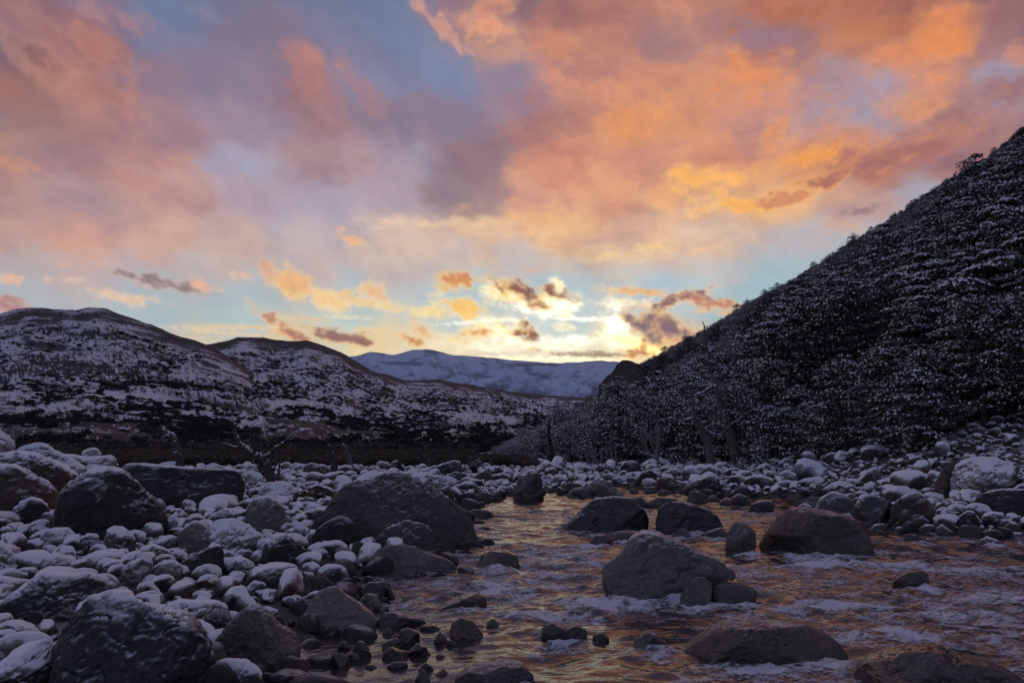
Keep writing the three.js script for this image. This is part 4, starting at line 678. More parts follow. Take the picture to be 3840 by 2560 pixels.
  ['stone', -1.373, 0.016, -7.335, -0.185, 0.1, 'pale', 0.1, 0.5, 82, 'small pale stone in front of the angular water line block', [-0.10,0.01,-0.09,0.09,-0.03,0.15,0.07,0.13,0.10,0.05,0.10,-0.01,0.09,-0.05,-0.00,-0.06,-0.10,-0.05]],
  ['boulder', -0.975, 0, -6.779, -0.143, 0.159, 'dark', 0.05, 1, 185, 'flat black slab lying in the shallow pool', [-0.22,-0.01,-0.20,0.10,-0.07,0.11,0.09,0.07,0.19,0.04,0.22,0.00,0.21,-0.04,0.19,-0.04,-0.00,-0.05,-0.20,-0.04]],
  ['boulder', -0.385, 0, -6.358, -0.06, 0.125, 'brown', 0.05, 0.8, 129, 'brown pyramid stone standing in the stream', [-0.14,-0.01,-0.12,0.11,-0.04,0.16,0.06,0.12,0.14,0.03,0.14,-0.02,0.13,-0.05,0.00,-0.06,-0.13,-0.05]],
  ['wet_stone', -1.134, 0, -5.807, -0.193, 0.08, 'wet', 0, 1, 74, 'small wet dark stone in the pool shallows', [-0.07,-0.00,-0.07,0.05,-0.04,0.11,-0.00,0.11,0.03,0.08,0.07,0.02,0.07,-0.01,0.07,-0.04,0.00,-0.05,-0.07,-0.04], 'wet stones in the pool shallows'],
  ['wet_stone', -1.304, 0, -5.964, -0.215, 0.048, 'wet', 0, 1, 45, 'small wet dark stone in the pool shallows', [-0.05,-0.00,-0.05,0.03,-0.03,0.06,-0.01,0.07,0.03,0.05,0.04,0.03,0.05,-0.01,0.04,-0.03,0.00,-0.04,-0.04,-0.03], 'wet stones in the pool shallows'],
  ['wet_stone', -1.247, 0, -5.556, -0.221, 0.07, 'wet', 0, 1, 79, 'small wet dark stone in the pool shallows', [-0.07,-0.00,-0.07,0.04,-0.05,0.09,-0.02,0.09,0.03,0.09,0.07,0.05,0.07,-0.01,0.07,-0.04,0.00,-0.05,-0.07,-0.04], 'wet stones in the pool shallows'],
  ['wet_stone', -1.176, 0, -5.72, -0.203, 0.046, 'wet', 0, 1, 52, 'small wet dark stone in the pool shallows', [-0.05,-0.01,-0.05,0.03,-0.03,0.04,-0.00,0.05,0.03,0.05,0.04,0.01,0.05,-0.01,0.05,-0.03,0.00,-0.04,-0.05,-0.03], 'wet stones in the pool shallows'],
  ['wet_stone', -0.877, 0, -5.756, -0.151, 0.092, 'wet', 0, 1, 104, 'small wet dark stone in the pool shallows', [-0.10,-0.01,-0.09,0.04,-0.06,0.07,-0.02,0.08,0.06,0.05,0.10,0.04,0.10,-0.02,0.10,-0.04,0.00,-0.05,-0.10,-0.04], 'wet stones in the pool shallows'],
  ['wet_stone', -0.704, 0, -5.835, -0.12, 0.076, 'wet', 0, 1, 85, 'small wet dark stone in the pool shallows', [-0.09,-0.00,-0.08,0.03,-0.05,0.06,-0.02,0.09,0.04,0.07,0.07,0.02,0.09,-0.01,0.08,-0.04,0.00,-0.05,-0.08,-0.04], 'wet stones in the pool shallows'],
  ['wet_stone', -0.839, 0, -6.176, -0.135, 0.087, 'wet', 0, 1, 91, 'small wet dark stone in the pool shallows', [-0.10,-0.00,-0.09,0.04,-0.06,0.10,-0.00,0.12,0.05,0.10,0.09,0.07,0.10,-0.01,0.09,-0.04,0.00,-0.05,-0.09,-0.04], 'wet stones in the pool shallows'],
  ['wet_stone', -0.938, 0, -6.05, -0.154, 0.08, 'wet', 0, 1, 86, 'small wet dark stone in the pool shallows', [-0.09,-0.01,-0.09,0.03,-0.05,0.05,0.01,0.07,0.04,0.06,0.08,0.01,0.09,-0.02,0.08,-0.03,0.00,-0.04,-0.08,-0.03], 'wet stones in the pool shallows'],
  ['wet_stone', -1.043, 0, -6.449, -0.16, 0.049, 'wet', 0, 1, 48, 'small wet dark stone in the pool shallows', [-0.05,-0.00,-0.05,0.02,-0.04,0.04,-0.00,0.05,0.03,0.03,0.05,0.01,0.05,-0.01,0.05,-0.03,0.00,-0.04,-0.05,-0.03], 'wet stones in the pool shallows'],
  ['wet_stone', -0.818, 0, -5.529, -0.147, 0.073, 'wet', 0, 1, 85, 'small wet dark stone in the pool shallows', [-0.08,-0.01,-0.08,0.01,-0.04,0.04,0.01,0.04,0.05,0.04,0.07,0.01,0.08,-0.02,0.08,-0.03,0.00,-0.04,-0.08,-0.03], 'wet stones in the pool shallows'],
  ['wet_stone', -0.602, 0, -5.191, -0.115, 0.067, 'wet', 0, 1, 55, 'small wet dark stone in the pool shallows', [-0.05,-0.00,-0.05,0.02,-0.02,0.07,-0.01,0.09,0.02,0.08,0.05,0.02,0.05,-0.01,0.05,-0.04,0.00,-0.05,-0.05,-0.04], 'wet stones in the pool shallows'],
  ['wet_stone', -0.492, 0, -5.359, -0.091, 0.048, 'wet', 0, 1, 58, 'small wet dark stone in the pool shallows', [-0.05,-0.01,-0.05,0.00,-0.02,0.02,0.01,0.04,0.03,0.03,0.05,0.01,0.05,-0.02,0.05,-0.03,0.00,-0.04,-0.05,-0.03], 'wet stones in the pool shallows'],
  ['wet_stone', -0.61, 0, -5.452, -0.111, 0.051, 'wet', 0, 1, 61, 'small wet dark stone in the pool shallows', [-0.06,-0.01,-0.05,0.01,-0.03,0.04,0.00,0.06,0.03,0.04,0.05,0.02,0.06,-0.02,0.05,-0.03,0.00,-0.04,-0.05,-0.03], 'wet stones in the pool shallows'],
  ['wet_stone', -0.702, 0, -6.606, -0.106, 0.092, 'wet', 0, 1, 91, 'small wet dark stone in the pool shallows', [-0.11,-0.01,-0.10,0.01,-0.07,0.04,0.02,0.04,0.05,0.03,0.09,0.01,0.11,-0.02,0.10,-0.03,0.00,-0.04,-0.10,-0.03], 'wet stones in the pool shallows'],
  ['wet_stone', -0.577, 0, -6.189, -0.093, 0.064, 'wet', 0, 1, 52, 'small wet dark stone in the pool shallows', [-0.06,-0.00,-0.05,0.03,-0.03,0.06,-0.01,0.09,0.02,0.06,0.05,0.03,0.06,-0.00,0.05,-0.04,0.00,-0.05,-0.05,-0.04], 'wet stones in the pool shallows'],
  ['wet_stone', -0.48, 0, -6.115, -0.078, 0.046, 'wet', 0, 1, 49, 'small wet dark stone in the pool shallows', [-0.05,-0.01,-0.05,0.01,-0.03,0.04,-0.00,0.05,0.02,0.03,0.05,0.01,0.05,-0.01,0.05,-0.03,0.00,-0.04,-0.05,-0.03], 'wet stones in the pool shallows'],
  ['wet_stone', -1.42, 0, -5.775, -0.241, 0.039, 'wet', 0, 1, 42, 'small wet dark stone in the pool shallows', [-0.04,-0.01,-0.04,0.00,-0.02,0.02,0.01,0.02,0.02,0.01,0.03,0.00,0.04,-0.01,0.04,-0.02,0.00,-0.03,-0.04,-0.02], 'wet stones in the pool shallows'],
  ['wet_stone', -1.206, 0, -6.303, -0.189, 0.057, 'wet', 0, 1, 58, 'small wet dark stone in the pool shallows', [-0.06,-0.00,-0.06,0.03,-0.03,0.07,0.01,0.07,0.03,0.06,0.05,0.02,0.06,-0.01,0.06,-0.03,0.00,-0.04,-0.06,-0.03], 'wet stones in the pool shallows'],
  ['wet_stone', -0.168, 0, -6.664, -0.025, 0.053, 'wet', 0, 1, 52, 'small wet dark stone in the pool shallows', [-0.06,0.00,-0.06,0.03,-0.03,0.06,-0.00,0.08,0.03,0.05,0.05,0.05,0.06,-0.00,0.06,-0.03,0.00,-0.04,-0.06,-0.03], 'wet stones in the pool shallows'],
  ['wet_stone', -1.083, 0, -8.419, -0.128, 0.088, 'wet', 0, 1, 68, 'small wet dark stone in the pool shallows', [-0.10,-0.01,-0.09,0.02,-0.06,0.03,-0.02,0.05,0.04,0.03,0.09,0.01,0.10,-0.01,0.09,-0.03,0.00,-0.04,-0.09,-0.03], 'wet stones in the pool shallows'],
  ['wet_stone', -1.019, 0, -5.535, -0.182, 0.042, 'wet', 0, 1, 48, 'small wet dark stone in the pool shallows', [-0.05,-0.01,-0.04,-0.00,-0.03,0.02,0.01,0.02,0.02,0.02,0.05,-0.00,0.05,-0.02,0.04,-0.02,0.00,-0.03,-0.04,-0.02], 'wet stones in the pool shallows'],
  ['wet_stone', -0.54, 0, -5.801, -0.093, 0.033, 'wet', 0, 1, 36, 'small wet dark stone in the pool shallows', [-0.04,-0.01,-0.04,0.00,-0.02,0.02,-0.01,0.02,0.02,0.01,0.04,0.00,0.04,-0.01,0.03,-0.02,0.00,-0.03,-0.03,-0.02], 'wet stones in the pool shallows'],
  ['wet_stone', -1.521, 0, -6.382, -0.234, 0.079, 'wet', 0, 1, 79, 'small wet dark stone in the pool shallows', [-0.09,-0.00,-0.08,0.03,-0.04,0.07,-0.01,0.10,0.05,0.10,0.08,0.06,0.09,-0.02,0.08,-0.04,0.00,-0.05,-0.08,-0.04], 'wet stones in the pool shallows'],
  ['wet_stone', -1.659, 0, -6.241, -0.26, 0.054, 'wet', 0, 1, 55, 'small wet dark stone in the pool shallows', [-0.06,-0.01,-0.05,0.01,-0.04,0.03,-0.01,0.05,0.03,0.05,0.06,0.02,0.06,-0.02,0.05,-0.03,0.00,-0.04,-0.05,-0.03], 'wet stones in the pool shallows'],
  ['boulder', -1.467, 0, -5.168, -0.277, 0.155, 'dark', 0.1, 0.5, 192, 'low dark boulder at the near pool rim with reddish tint', [-0.17,-0.02,-0.16,0.07,-0.07,0.09,0.05,0.07,0.13,0.04,0.17,-0.05,0.15,-0.04,0.00,-0.05,-0.15,-0.04]],
  ['boulder', -0.093, 0, -5.131, -0.018, 0.255, 'grey', 0.05, 0.5, 338, 'rough dark boulder breaking the water nearest the pool mouth', [-0.30,-0.05,-0.28,0.06,-0.20,0.12,-0.09,0.14,0.02,0.16,0.09,0.14,0.16,0.13,0.23,0.08,0.29,0.01,0.30,-0.07,0.28,-0.05,0.00,-0.06,-0.28,-0.05]],
  ['boulder', -0.511, 0, -7.446, -0.069, 0.235, 'wet', 0, 0.5, 211, 'wet brown boulder with water sliding over its back', [-0.27,-0.03,-0.16,0.04,0.02,0.11,0.15,0.13,0.26,0.10,0.27,-0.03,0.26,-0.04,0.00,-0.06,-0.26,-0.04]],
  ['boulder', -0.164, 0, -9.8, -0.017, 0.261, 'wet', 0, 0.5, 178, 'wet submerged boulder bulging from the current below the giant dome', [-0.31,-0.02,-0.29,0.06,-0.21,0.17,-0.11,0.21,0.10,0.21,0.23,0.16,0.25,0.06,0.31,-0.04,0.29,-0.06,0.00,-0.07,-0.29,-0.06]],
  ['boulder', -1.899, 0.076, -19.294, -0.098, 0.409, 'grey', 0.55, 0.5, 119, 'round shouldered boulder behind the giant dome', [-0.41,0.06,-0.38,0.64,-0.25,0.70,0.04,0.66,0.26,0.47,0.39,0.22,0.41,-0.01,0.38,-0.15,0.00,-0.19,-0.38,-0.15]],
  ['stone', -1.393, 0.046, -19.448, -0.072, 0.141, 'dark', 0.2, 0.5, 55, 'small dark stone at the water behind the giant dome', [-0.19,0.01,-0.09,0.09,0.08,0.07,0.19,-0.10,0.18,-0.04,0.00,-0.05,-0.18,-0.04]],
  ['boulder', -3.458, 0.287, -26.36, -0.13, 0.345, 'grey', 0.85, 0.5, 85, 'snowed boulder peeking over the giant dome', [-0.40,0.04,-0.32,0.24,-0.12,0.41,0.16,0.41,0.37,0.15,0.40,0.01,0.37,-0.09,0.00,-0.12,-0.37,-0.09]],
  ['boulder', -4.735, 0.293, -24.737, -0.189, 0.442, 'grey', 0.85, 0.5, 116, 'snowed ridge stone behind the crown of the giant dome', [-0.51,0.01,-0.38,0.18,-0.04,0.33,0.39,0.30,0.51,0.00,0.47,-0.08,0.00,-0.10,-0.47,-0.08]],
  ['boulder', -2.502, 0.313, -28.991, -0.086, 0.495, 'dark', 0.55, 0.5, 112, 'dark boulder with snow lines on the far gravel', [-0.58,0.05,-0.55,0.23,-0.42,0.39,0.15,0.59,0.47,0.55,0.58,0.26,0.57,0.01,0.53,-0.13,-0.01,-0.16,-0.54,-0.13]],
  ['boulder', -4.833, 0.366, -30.642, -0.156, 0.374, 'dark', 0.35, 0.5, 79, 'dark pyramid boulder on the far gravel', [-0.43,0.02,-0.37,0.22,-0.14,0.45,0.12,0.51,0.41,0.14,0.43,0.00,0.40,-0.11,0.00,-0.14,-0.40,-0.11]],
  ['boulder', -6.624, 0.373, -29.38, -0.222, 0.355, 'dark', 0.5, 0.5, 77, 'low dark boulder with snow lid near the stumps', [-0.40,0.04,-0.33,0.18,-0.02,0.35,0.30,0.32,0.40,0.03,0.37,-0.08,0.00,-0.11,-0.37,-0.08]],
  ['boulder', -7.191, 0.37, -28.005, -0.251, 0.341, 'brown', 0.35, 0.5, 77, 'brown barrel shaped boulder near the stumps', [-0.38,0.02,-0.33,0.31,-0.01,0.41,0.33,0.30,0.38,0.01,0.35,-0.09,0.00,-0.12,-0.35,-0.09]],
  ['boulder', -7.949, 0.385, -29.341, -0.264, 0.311, 'grey', 0.4, 0.5, 67, 'grey boulder behind the brown barrel shaped one', [-0.34,0.06,-0.23,0.36,0.02,0.42,0.30,0.34,0.34,0.11,0.32,-0.10,0.00,-0.12,-0.32,-0.10]],
  ['boulder', -1.949, 0.23, -25.84, -0.075, 0.365, 'dark', 0.3, 0.5, 93, 'dark flat boulder on the far gravel with bare top', [-0.43,0.01,-0.36,0.24,-0.03,0.37,0.37,0.29,0.43,0.01,0.40,-0.09,0.00,-0.11,-0.40,-0.09]],
  ['boulder', -1.379, 0.17, -24.26, -0.057, 0.233, 'dark', 0.55, 0.5, 105, 'long dark stone with snow along its back on the far gravel', [-0.46,0.03,-0.37,0.21,-0.10,0.32,0.41,0.20,0.46,0.02,0.43,-0.08,0.00,-0.10,-0.43,-0.08]],
  ['boulder', -1.023, 0.208, -26.199, -0.039, 0.316, 'brown', 0.3, 0.5, 79, 'brown pointed boulder at the end of the far gravel', [-0.37,0.04,-0.26,0.24,0.06,0.44,0.29,0.30,0.37,0.04,0.35,-0.10,0.00,-0.13,-0.35,-0.10]],
  ['boulder', -1.211, 0.029, -19.476, -0.062, 0.248, 'dark', 0.2, 0.5, 83, 'dark boulder at the bend where the stream appears', [-0.29,0.03,-0.25,0.19,-0.06,0.27,0.20,0.32,0.29,0.17,0.28,0.00,0.26,-0.08,-0.00,-0.10,-0.27,-0.08]],
  ['boulder', -0.791, 0, -20.059, -0.039, 0.214, 'brown', 0.15, 0.9, 70, 'brown block beside the bend of the stream', [-0.25,0.03,-0.19,0.18,-0.08,0.29,0.14,0.29,0.25,0.05,0.23,-0.07,0.00,-0.09,-0.23,-0.07]],
  ['stone', -0.463, 0, -20.563, -0.023, 0.163, 'grey', 0.3, 0.5, 48, 'small grey stone beside the brown block at the bend', [-0.18,0.01,-0.11,0.23,0.07,0.28,0.16,0.12,0.18,0.01,0.17,-0.07,0.00,-0.09,-0.17,-0.07]],
  ['boulder', -0.384, 0.211, -26.709, -0.014, 0.31, 'grey', 0.7, 0.5, 76, 'snow topped boulder on the gravel above the bend', [-0.37,0.01,-0.31,0.22,-0.02,0.30,0.34,0.22,0.37,0.01,0.34,-0.07,0.00,-0.10,-0.34,-0.07]],
  ['boulder', 0.454, 0, -20.786, 0.022, 0.441, 'dark', 0.25, 0.9, 120, 'upright black boulder standing in the current', [-0.45,0.01,-0.41,0.24,-0.34,0.42,-0.23,0.63,0.05,0.75,0.31,0.76,0.38,0.55,0.43,0.11,0.45,-0.01,0.41,-0.16,0.00,-0.20,-0.41,-0.16]],
  ['stone', 0.507, 0, -20.82, 0.024, 0.333, 'dark', 0.1, 0.9, 105, 'wet block at the foot of the upright black boulder', [-0.39,-0.01,-0.35,0.19,-0.14,0.28,0.22,0.30,0.37,0.24,0.39,-0.01,0.37,-0.07,0.00,-0.10,-0.37,-0.07]],
  ['boulder', 1.997, 0, -21.871, 0.091, 0.323, 'grey', 0.15, 0.5, 97, 'grey mound boulder with a small stone at its side', [-0.38,0.01,-0.34,0.14,-0.21,0.26,0.02,0.32,0.25,0.22,0.38,0.01,0.35,-0.08,0.00,-0.10,-0.35,-0.08]],
  ['boulder', 2.739, 0, -22.184, 0.123, 0.413, 'grey', 0.4, 0.5, 171, 'triangular grey boulder with snow rim in the far current', [-0.67,-0.00,-0.60,0.33,-0.35,0.53,-0.11,0.57,0.18,0.41,0.41,0.20,0.67,0.02,0.63,-0.12,0.00,-0.16,-0.63,-0.12]],
  ['stone', 2.737, 0, -22.344, 0.122, 0.271, 'dark', 0.1, 0.5, 79, 'dark flat stone before the triangular boulder', [-0.32,-0.00,-0.26,0.11,-0.09,0.19,0.15,0.18,0.29,0.07,0.32,-0.00,0.29,-0.05,0.00,-0.07,-0.29,-0.05]],
  ['boulder', 1.642, 0, -13.793, 0.119, 0.525, 'dark', 0.22, 0.9, 356, 'black ribbed boulder sloping into the current', [-0.87,-0.05,-0.77,0.07,-0.63,0.16,-0.44,0.28,-0.33,0.43,-0.21,0.52,-0.07,0.59,0.17,0.61,0.41,0.61,0.58,0.58,0.70,0.47,0.84,0.35,0.87,0.18,0.86,0.00,0.80,-0.13,-0.01,-0.17,-0.81,-0.13]],
  ['boulder', 3.176, 0, -13.483, 0.232, 0.525, 'dark', 0.15, 0.9, 255, 'broad dark boulder with a flat wet top in mid stream', [-0.59,-0.05,-0.57,0.18,-0.52,0.45,-0.34,0.54,-0.11,0.55,0.15,0.49,0.34,0.44,0.51,0.32,0.59,0.16,0.59,0.00,0.55,-0.12,0.00,-0.15,-0.55,-0.12]],
  ['boulder', 1.664, 0, -8.044, 0.17, 0.557, 'pale', 0.2, 0.5, 524, 'huge pale granite boulder with frosted peak in mid stream', [-0.73,0.03,-0.72,0.20,-0.69,0.29,-0.58,0.38,-0.47,0.48,-0.37,0.60,-0.26,0.65,-0.16,0.66,-0.05,0.63,0.08,0.58,0.25,0.51,0.41,0.43,0.56,0.35,0.66,0.29,0.73,0.23,0.67,0.14,0.46,0.00,0.43,-0.14,-0.13,-0.18,-0.68,-0.14]],
  ['boulder', 1.811, 0, -7.496, 0.237, 0.19, 'grey', 0.05, 0.5, 126, 'speckled grey stone leaning on the huge pale boulder', [-0.16,-0.02,-0.13,0.12,-0.05,0.24,0.03,0.29,0.11,0.27,0.16,0.22,0.15,0.09,0.08,-0.01,0.08,-0.07,-0.04,-0.09,-0.15,-0.07]],
  ['boulder', 2.147, 0, -7.576, 0.276, 0.255, 'wet', 0, 0.5, 217, 'smooth black wet boulder behind the leaning speckled stone', [-0.28,-0.04,-0.22,0.07,-0.10,0.19,0.02,0.23,0.16,0.22,0.27,0.16,0.28,0.07,0.24,-0.01,0.23,-0.06,-0.02,-0.08,-0.26,-0.06]],
  ['boulder', 3.347, 0, -10.974, 0.295, 0.307, 'grey', 0.1, 1, 115, 'angular grey block with a pointed top', [-0.22,0.03,-0.20,0.20,-0.16,0.36,-0.04,0.48,0.07,0.44,0.22,0.30,0.20,0.10,0.14,-0.02,0.13,-0.11,-0.04,-0.14,-0.20,-0.11]],
  ['boulder', 4.45, 0, -11.075, 0.384, 0.644, 'brown', 0.08, 0.5, 442, 'massive brown boulder with a long flat back in the rapids', [-0.80,-0.09,-0.79,0.08,-0.69,0.25,-0.52,0.48,-0.35,0.59,-0.16,0.64,0.06,0.62,0.28,0.59,0.49,0.54,0.64,0.47,0.72,0.32,0.78,0.11,0.80,-0.02,0.75,-0.14,0.00,-0.18,-0.75,-0.14]],
  ['stone', 3.383, 0, -12.676, 0.261, 0.23, 'grey', 0.2, 0.5, 116, 'low grey stone between the mid stream boulders', [-0.25,-0.02,-0.21,0.05,-0.07,0.12,0.14,0.19,0.25,0.10,0.25,-0.01,0.23,-0.05,0.00,-0.07,-0.23,-0.05]],
  ['stone', 2.892, 0, -12.713, 0.224, 0.121, 'grey', 0.05, 0.5, 61, 'round pebble like stone at the broad dark boulder', [-0.13,0.01,-0.10,0.10,-0.06,0.15,0.06,0.16,0.13,0.05,0.13,-0.00,0.12,-0.05,0.00,-0.06,-0.12,-0.05]],
  ['stone', 1.897, 0, -12.447, 0.151, 0.204, 'wet', 0, 0.5, 107, 'flat wet brown stone behind the frosted peak', [-0.23,-0.02,-0.20,0.09,-0.11,0.13,0.05,0.15,0.22,0.12,0.23,-0.01,0.22,-0.05,0.00,-0.06,-0.22,-0.05]],
  ['boulder', 1.382, 0, -11.854, 0.116, 0.181, 'wet', 0, 0.5, 100, 'black stone with white water breaking over it', [-0.21,-0.01,-0.15,0.09,-0.08,0.15,0.11,0.17,0.20,0.09,0.21,-0.01,0.19,-0.05,0.00,-0.07,-0.19,-0.05]],
  ['boulder', 1.835, 0, -5.78, 0.311, 0.436, 'brown', 0.03, 0.5, 697, 'huge smooth brown boulder rising from the water in the foreground', [-0.66,-0.15,-0.64,-0.09,-0.56,0.00,-0.43,0.10,-0.31,0.19,-0.16,0.25,-0.04,0.26,0.10,0.25,0.21,0.25,0.38,0.24,0.50,0.19,0.59,0.14,0.65,0.06,0.66,-0.03,0.62,-0.07,0.00,-0.09,-0.62,-0.07]],
  ['boulder', 0.424, 0, -6.301, 0.067, 0.167, 'dark', 0.03, 0.8, 176, 'two humped dark stone low in the water', [-0.19,-0.03,-0.17,0.09,-0.09,0.13,0.03,0.10,0.11,0.11,0.19,0.07,0.19,-0.02,0.18,-0.04,0.00,-0.06,-0.18,-0.04]],
  ['stone', 0.726, 0, -6.247, 0.116, 0.061, 'wet', 0, 0.5, 64, 'small black button of a stone in the smooth water', [-0.07,-0.01,-0.06,0.05,0.01,0.07,0.06,0.03,0.07,-0.01,0.06,-0.03,0.00,-0.04,-0.06,-0.03]],
  ['boulder', 1.088, 0, -5.999, 0.18, 0.131, 'grey', 0.05, 0.9, 142, 'angular speckled stone alone in the smooth water', [-0.15,-0.03,-0.12,0.07,-0.03,0.13,0.04,0.12,0.09,0.07,0.14,0.03,0.15,-0.02,0.14,-0.04,0.00,-0.06,-0.14,-0.04]],
  ['stone', 6.526, 0, -12.145, 0.493, 0.229, 'dark', 0.05, 0.5, 110, 'flat dark stone awash near the far cobbles', [-0.21,-0.02,-0.18,0.07,-0.11,0.14,0.01,0.13,0.12,0.07,0.21,0.01,0.19,-0.04,0.00,-0.06,-0.19,-0.04]],
  ['boulder', 4.464, 0, -8.491, 0.484, 0.203, 'wet', 0, 0.5, 140, 'black stone holed by the rapids', [-0.19,-0.02,-0.15,0.09,-0.03,0.16,0.13,0.19,0.19,0.14,0.18,0.01,0.17,-0.05,-0.00,-0.07,-0.18,-0.05]],
  ['boulder', 2.711, 0, -4.967, 0.505, 0.382, 'wet', 0, 0.5, 783, 'broad sunken boulder with amber water pouring over it', [-0.59,-0.18,-0.51,0.00,-0.39,0.15,-0.24,0.24,-0.14,0.27,-0.01,0.30,0.06,0.30,0.11,0.25,0.22,0.24,0.35,0.21,0.49,0.15,0.59,0.02,0.54,-0.07,0.00,-0.10,-0.54,-0.07]],
  ['boulder', 5.061, 0.288, -31.777, 0.158, 0.418, 'grey', 0.4, 0.5, 85, 'big grey boulder under the bare trees on the far bank', [-0.48,0.05,-0.39,0.26,-0.23,0.47,0.19,0.59,0.42,0.40,0.48,0.02,0.45,-0.13,0.00,-0.16,-0.45,-0.13]],
  ['boulder', 8.982, 0.337, -31.655, 0.276, 0.358, 'grey', 0.7, 0.5, 71, 'snow lidded boulder under the twisted dead tree', [-0.39,0.04,-0.33,0.32,-0.16,0.42,0.14,0.44,0.39,0.22,0.39,0.01,0.36,-0.10,0.00,-0.13,-0.36,-0.10]],
  ['boulder', 1.972, 0.317, -32.641, 0.06, 0.286, 'grey', 0.6, 0.5, 57, 'flat snow lidded boulder on the far bank below the lone snag', [-0.34,0.05,-0.31,0.31,-0.03,0.33,0.25,0.24,0.34,0.03,0.31,-0.08,0.00,-0.10,-0.31,-0.08]],
  ['boulder', 4.86, 0.094, -26.959, 0.178, 0.343, 'dark', 0.35, 0.5, 82, 'dark squat boulder on the far shore', [-0.39,0.03,-0.27,0.26,-0.12,0.44,0.17,0.54,0.37,0.38,0.39,0.01,0.36,-0.12,0.00,-0.15,-0.36,-0.12]],
  ['boulder', 5.258, 0.037, -24.801, 0.209, 0.324, 'brown', 0.3, 0.5, 118, 'brown sloping boulder on the far shore', [-0.51,-0.00,-0.44,0.23,-0.33,0.39,-0.03,0.43,0.39,0.24,0.51,-0.00,0.48,-0.10,0.00,-0.13,-0.48,-0.10]],
  ['boulder', 5.872, 0.043, -22.85, 0.252, 0.508, 'dark', 0.4, 0.5, 143, 'large dark boulder with bright snow saddle on the far shore', [-0.57,0.00,-0.47,0.27,-0.05,0.49,0.29,0.61,0.50,0.41,0.57,-0.00,0.53,-0.13,0.00,-0.17,-0.53,-0.13]],
  ['boulder', 4.948, 0, -19.99, 0.243, 0.248, 'dark', 0.15, 0.5, 79, 'dark round boulder in the side channel', [-0.28,0.01,-0.23,0.20,-0.13,0.30,0.04,0.31,0.25,0.21,0.28,0.00,0.26,-0.08,0.00,-0.10,-0.26,-0.08]],
  ['boulder', 5.949, 0, -19.484, 0.296, 0.264, 'dark', 0.25, 0.5, 85, 'dark low boulder in the side channel', [-0.28,0.00,-0.23,0.17,-0.02,0.30,0.18,0.22,0.28,0.00,0.26,-0.07,0.00,-0.10,-0.26,-0.07]],
  ['boulder', 5.746, 0, -17.274, 0.321, 0.268, 'dark', 0.25, 0.5, 97, 'dark boulder beyond the massive brown boulder', [-0.28,-0.00,-0.23,0.17,-0.08,0.24,0.14,0.29,0.28,0.22,0.28,-0.00,0.26,-0.07,0.00,-0.09,-0.26,-0.07]],
  ['stone', 4.384, 0, -23.677, 0.183, 0.197, 'grey', 0.2, 0.5, 53, 'small grey stone at the far water edge', [-0.22,0.01,-0.15,0.17,0.03,0.23,0.20,0.20,0.22,0.00,0.21,-0.06,0.00,-0.08,-0.21,-0.06], 'small stones along the far water edge'],
  ['stone', 3.867, 0, -23.636, 0.162, 0.145, 'grey', 0.2, 0.5, 39, 'small grey stone at the far water edge', [-0.17,0.01,-0.10,0.16,-0.01,0.20,0.14,0.11,0.17,0.00,0.15,-0.06,0.00,-0.07,-0.15,-0.06], 'small stones along the far water edge'],
  ['stone', 4.679, 0, -22.752, 0.203, 0.216, 'grey', 0.2, 0.5, 61, 'small grey stone at the far water edge', [-0.24,0.01,-0.19,0.16,0.10,0.17,0.24,0.02,0.23,-0.05,0.00,-0.07,-0.23,-0.05], 'small stones along the far water edge'],
  ['boulder', 3.832, 0, -18.636, 0.203, 0.257, 'grey', 0.25, 0.5, 150, 'low grey ledge stone in the side channel', [-0.49,-0.01,-0.40,0.15,-0.16,0.26,0.24,0.22,0.47,0.11,0.49,-0.00,0.45,-0.07,0.00,-0.09,-0.45,-0.07]],
  ['boulder', 3.116, 0, -17.967, 0.172, 0.253, 'dark', 0.2, 0.5, 91, 'dark stone behind the black ribbed boulder', [-0.29,-0.00,-0.23,0.27,-0.01,0.32,0.22,0.12,0.29,-0.00,0.27,-0.08,0.00,-0.10,-0.27,-0.08]],
  ['boulder', 1.91, 0.054, -23.739, 0.08, 0.32, 'brown', 0.25, 0.5, 88, 'rust tinted stone near the triangular boulder', [-0.38,-0.00,-0.30,0.17,-0.06,0.30,0.28,0.25,0.38,-0.01,0.35,-0.07,0.00,-0.10,-0.35,-0.07]],
  ['stone', 2.512, 0.129, -27.606, 0.091, 0.206, 'grey', 0.4, 0.5, 48, 'steep grey stone behind the rust tinted one', [-0.24,0.02,-0.18,0.23,0.03,0.26,0.24,0.02,0.22,-0.07,0.00,-0.09,-0.22,-0.07]],
  ['stone', 5.549, 0, -20.555, 0.264, 0.159, 'grey', 0.2, 0.5, 48, 'small grey stone in the side channel', [-0.17,0.01,-0.13,0.14,0.03,0.19,0.17,0.04,0.16,-0.05,0.00,-0.07,-0.16,-0.05], 'small stones in the side channel'],
  ['stone', 5.506, 0, -19.245, 0.279, 0.149, 'grey', 0.2, 0.5, 48, 'small grey stone in the side channel', [-0.16,0.01,-0.12,0.13,0.05,0.18,0.16,0.01,0.15,-0.05,0.00,-0.07,-0.15,-0.05], 'small stones in the side channel'],
  ['stone', 5.38, 0, -18.06, 0.289, 0.105, 'dark', 0.1, 0.5, 36, 'small grey stone in the side channel', [-0.11,-0.00,-0.07,0.07,0.10,0.08,0.11,0.00,0.11,-0.03,0.00,-0.04,-0.11,-0.03], 'small stones in the side channel'],
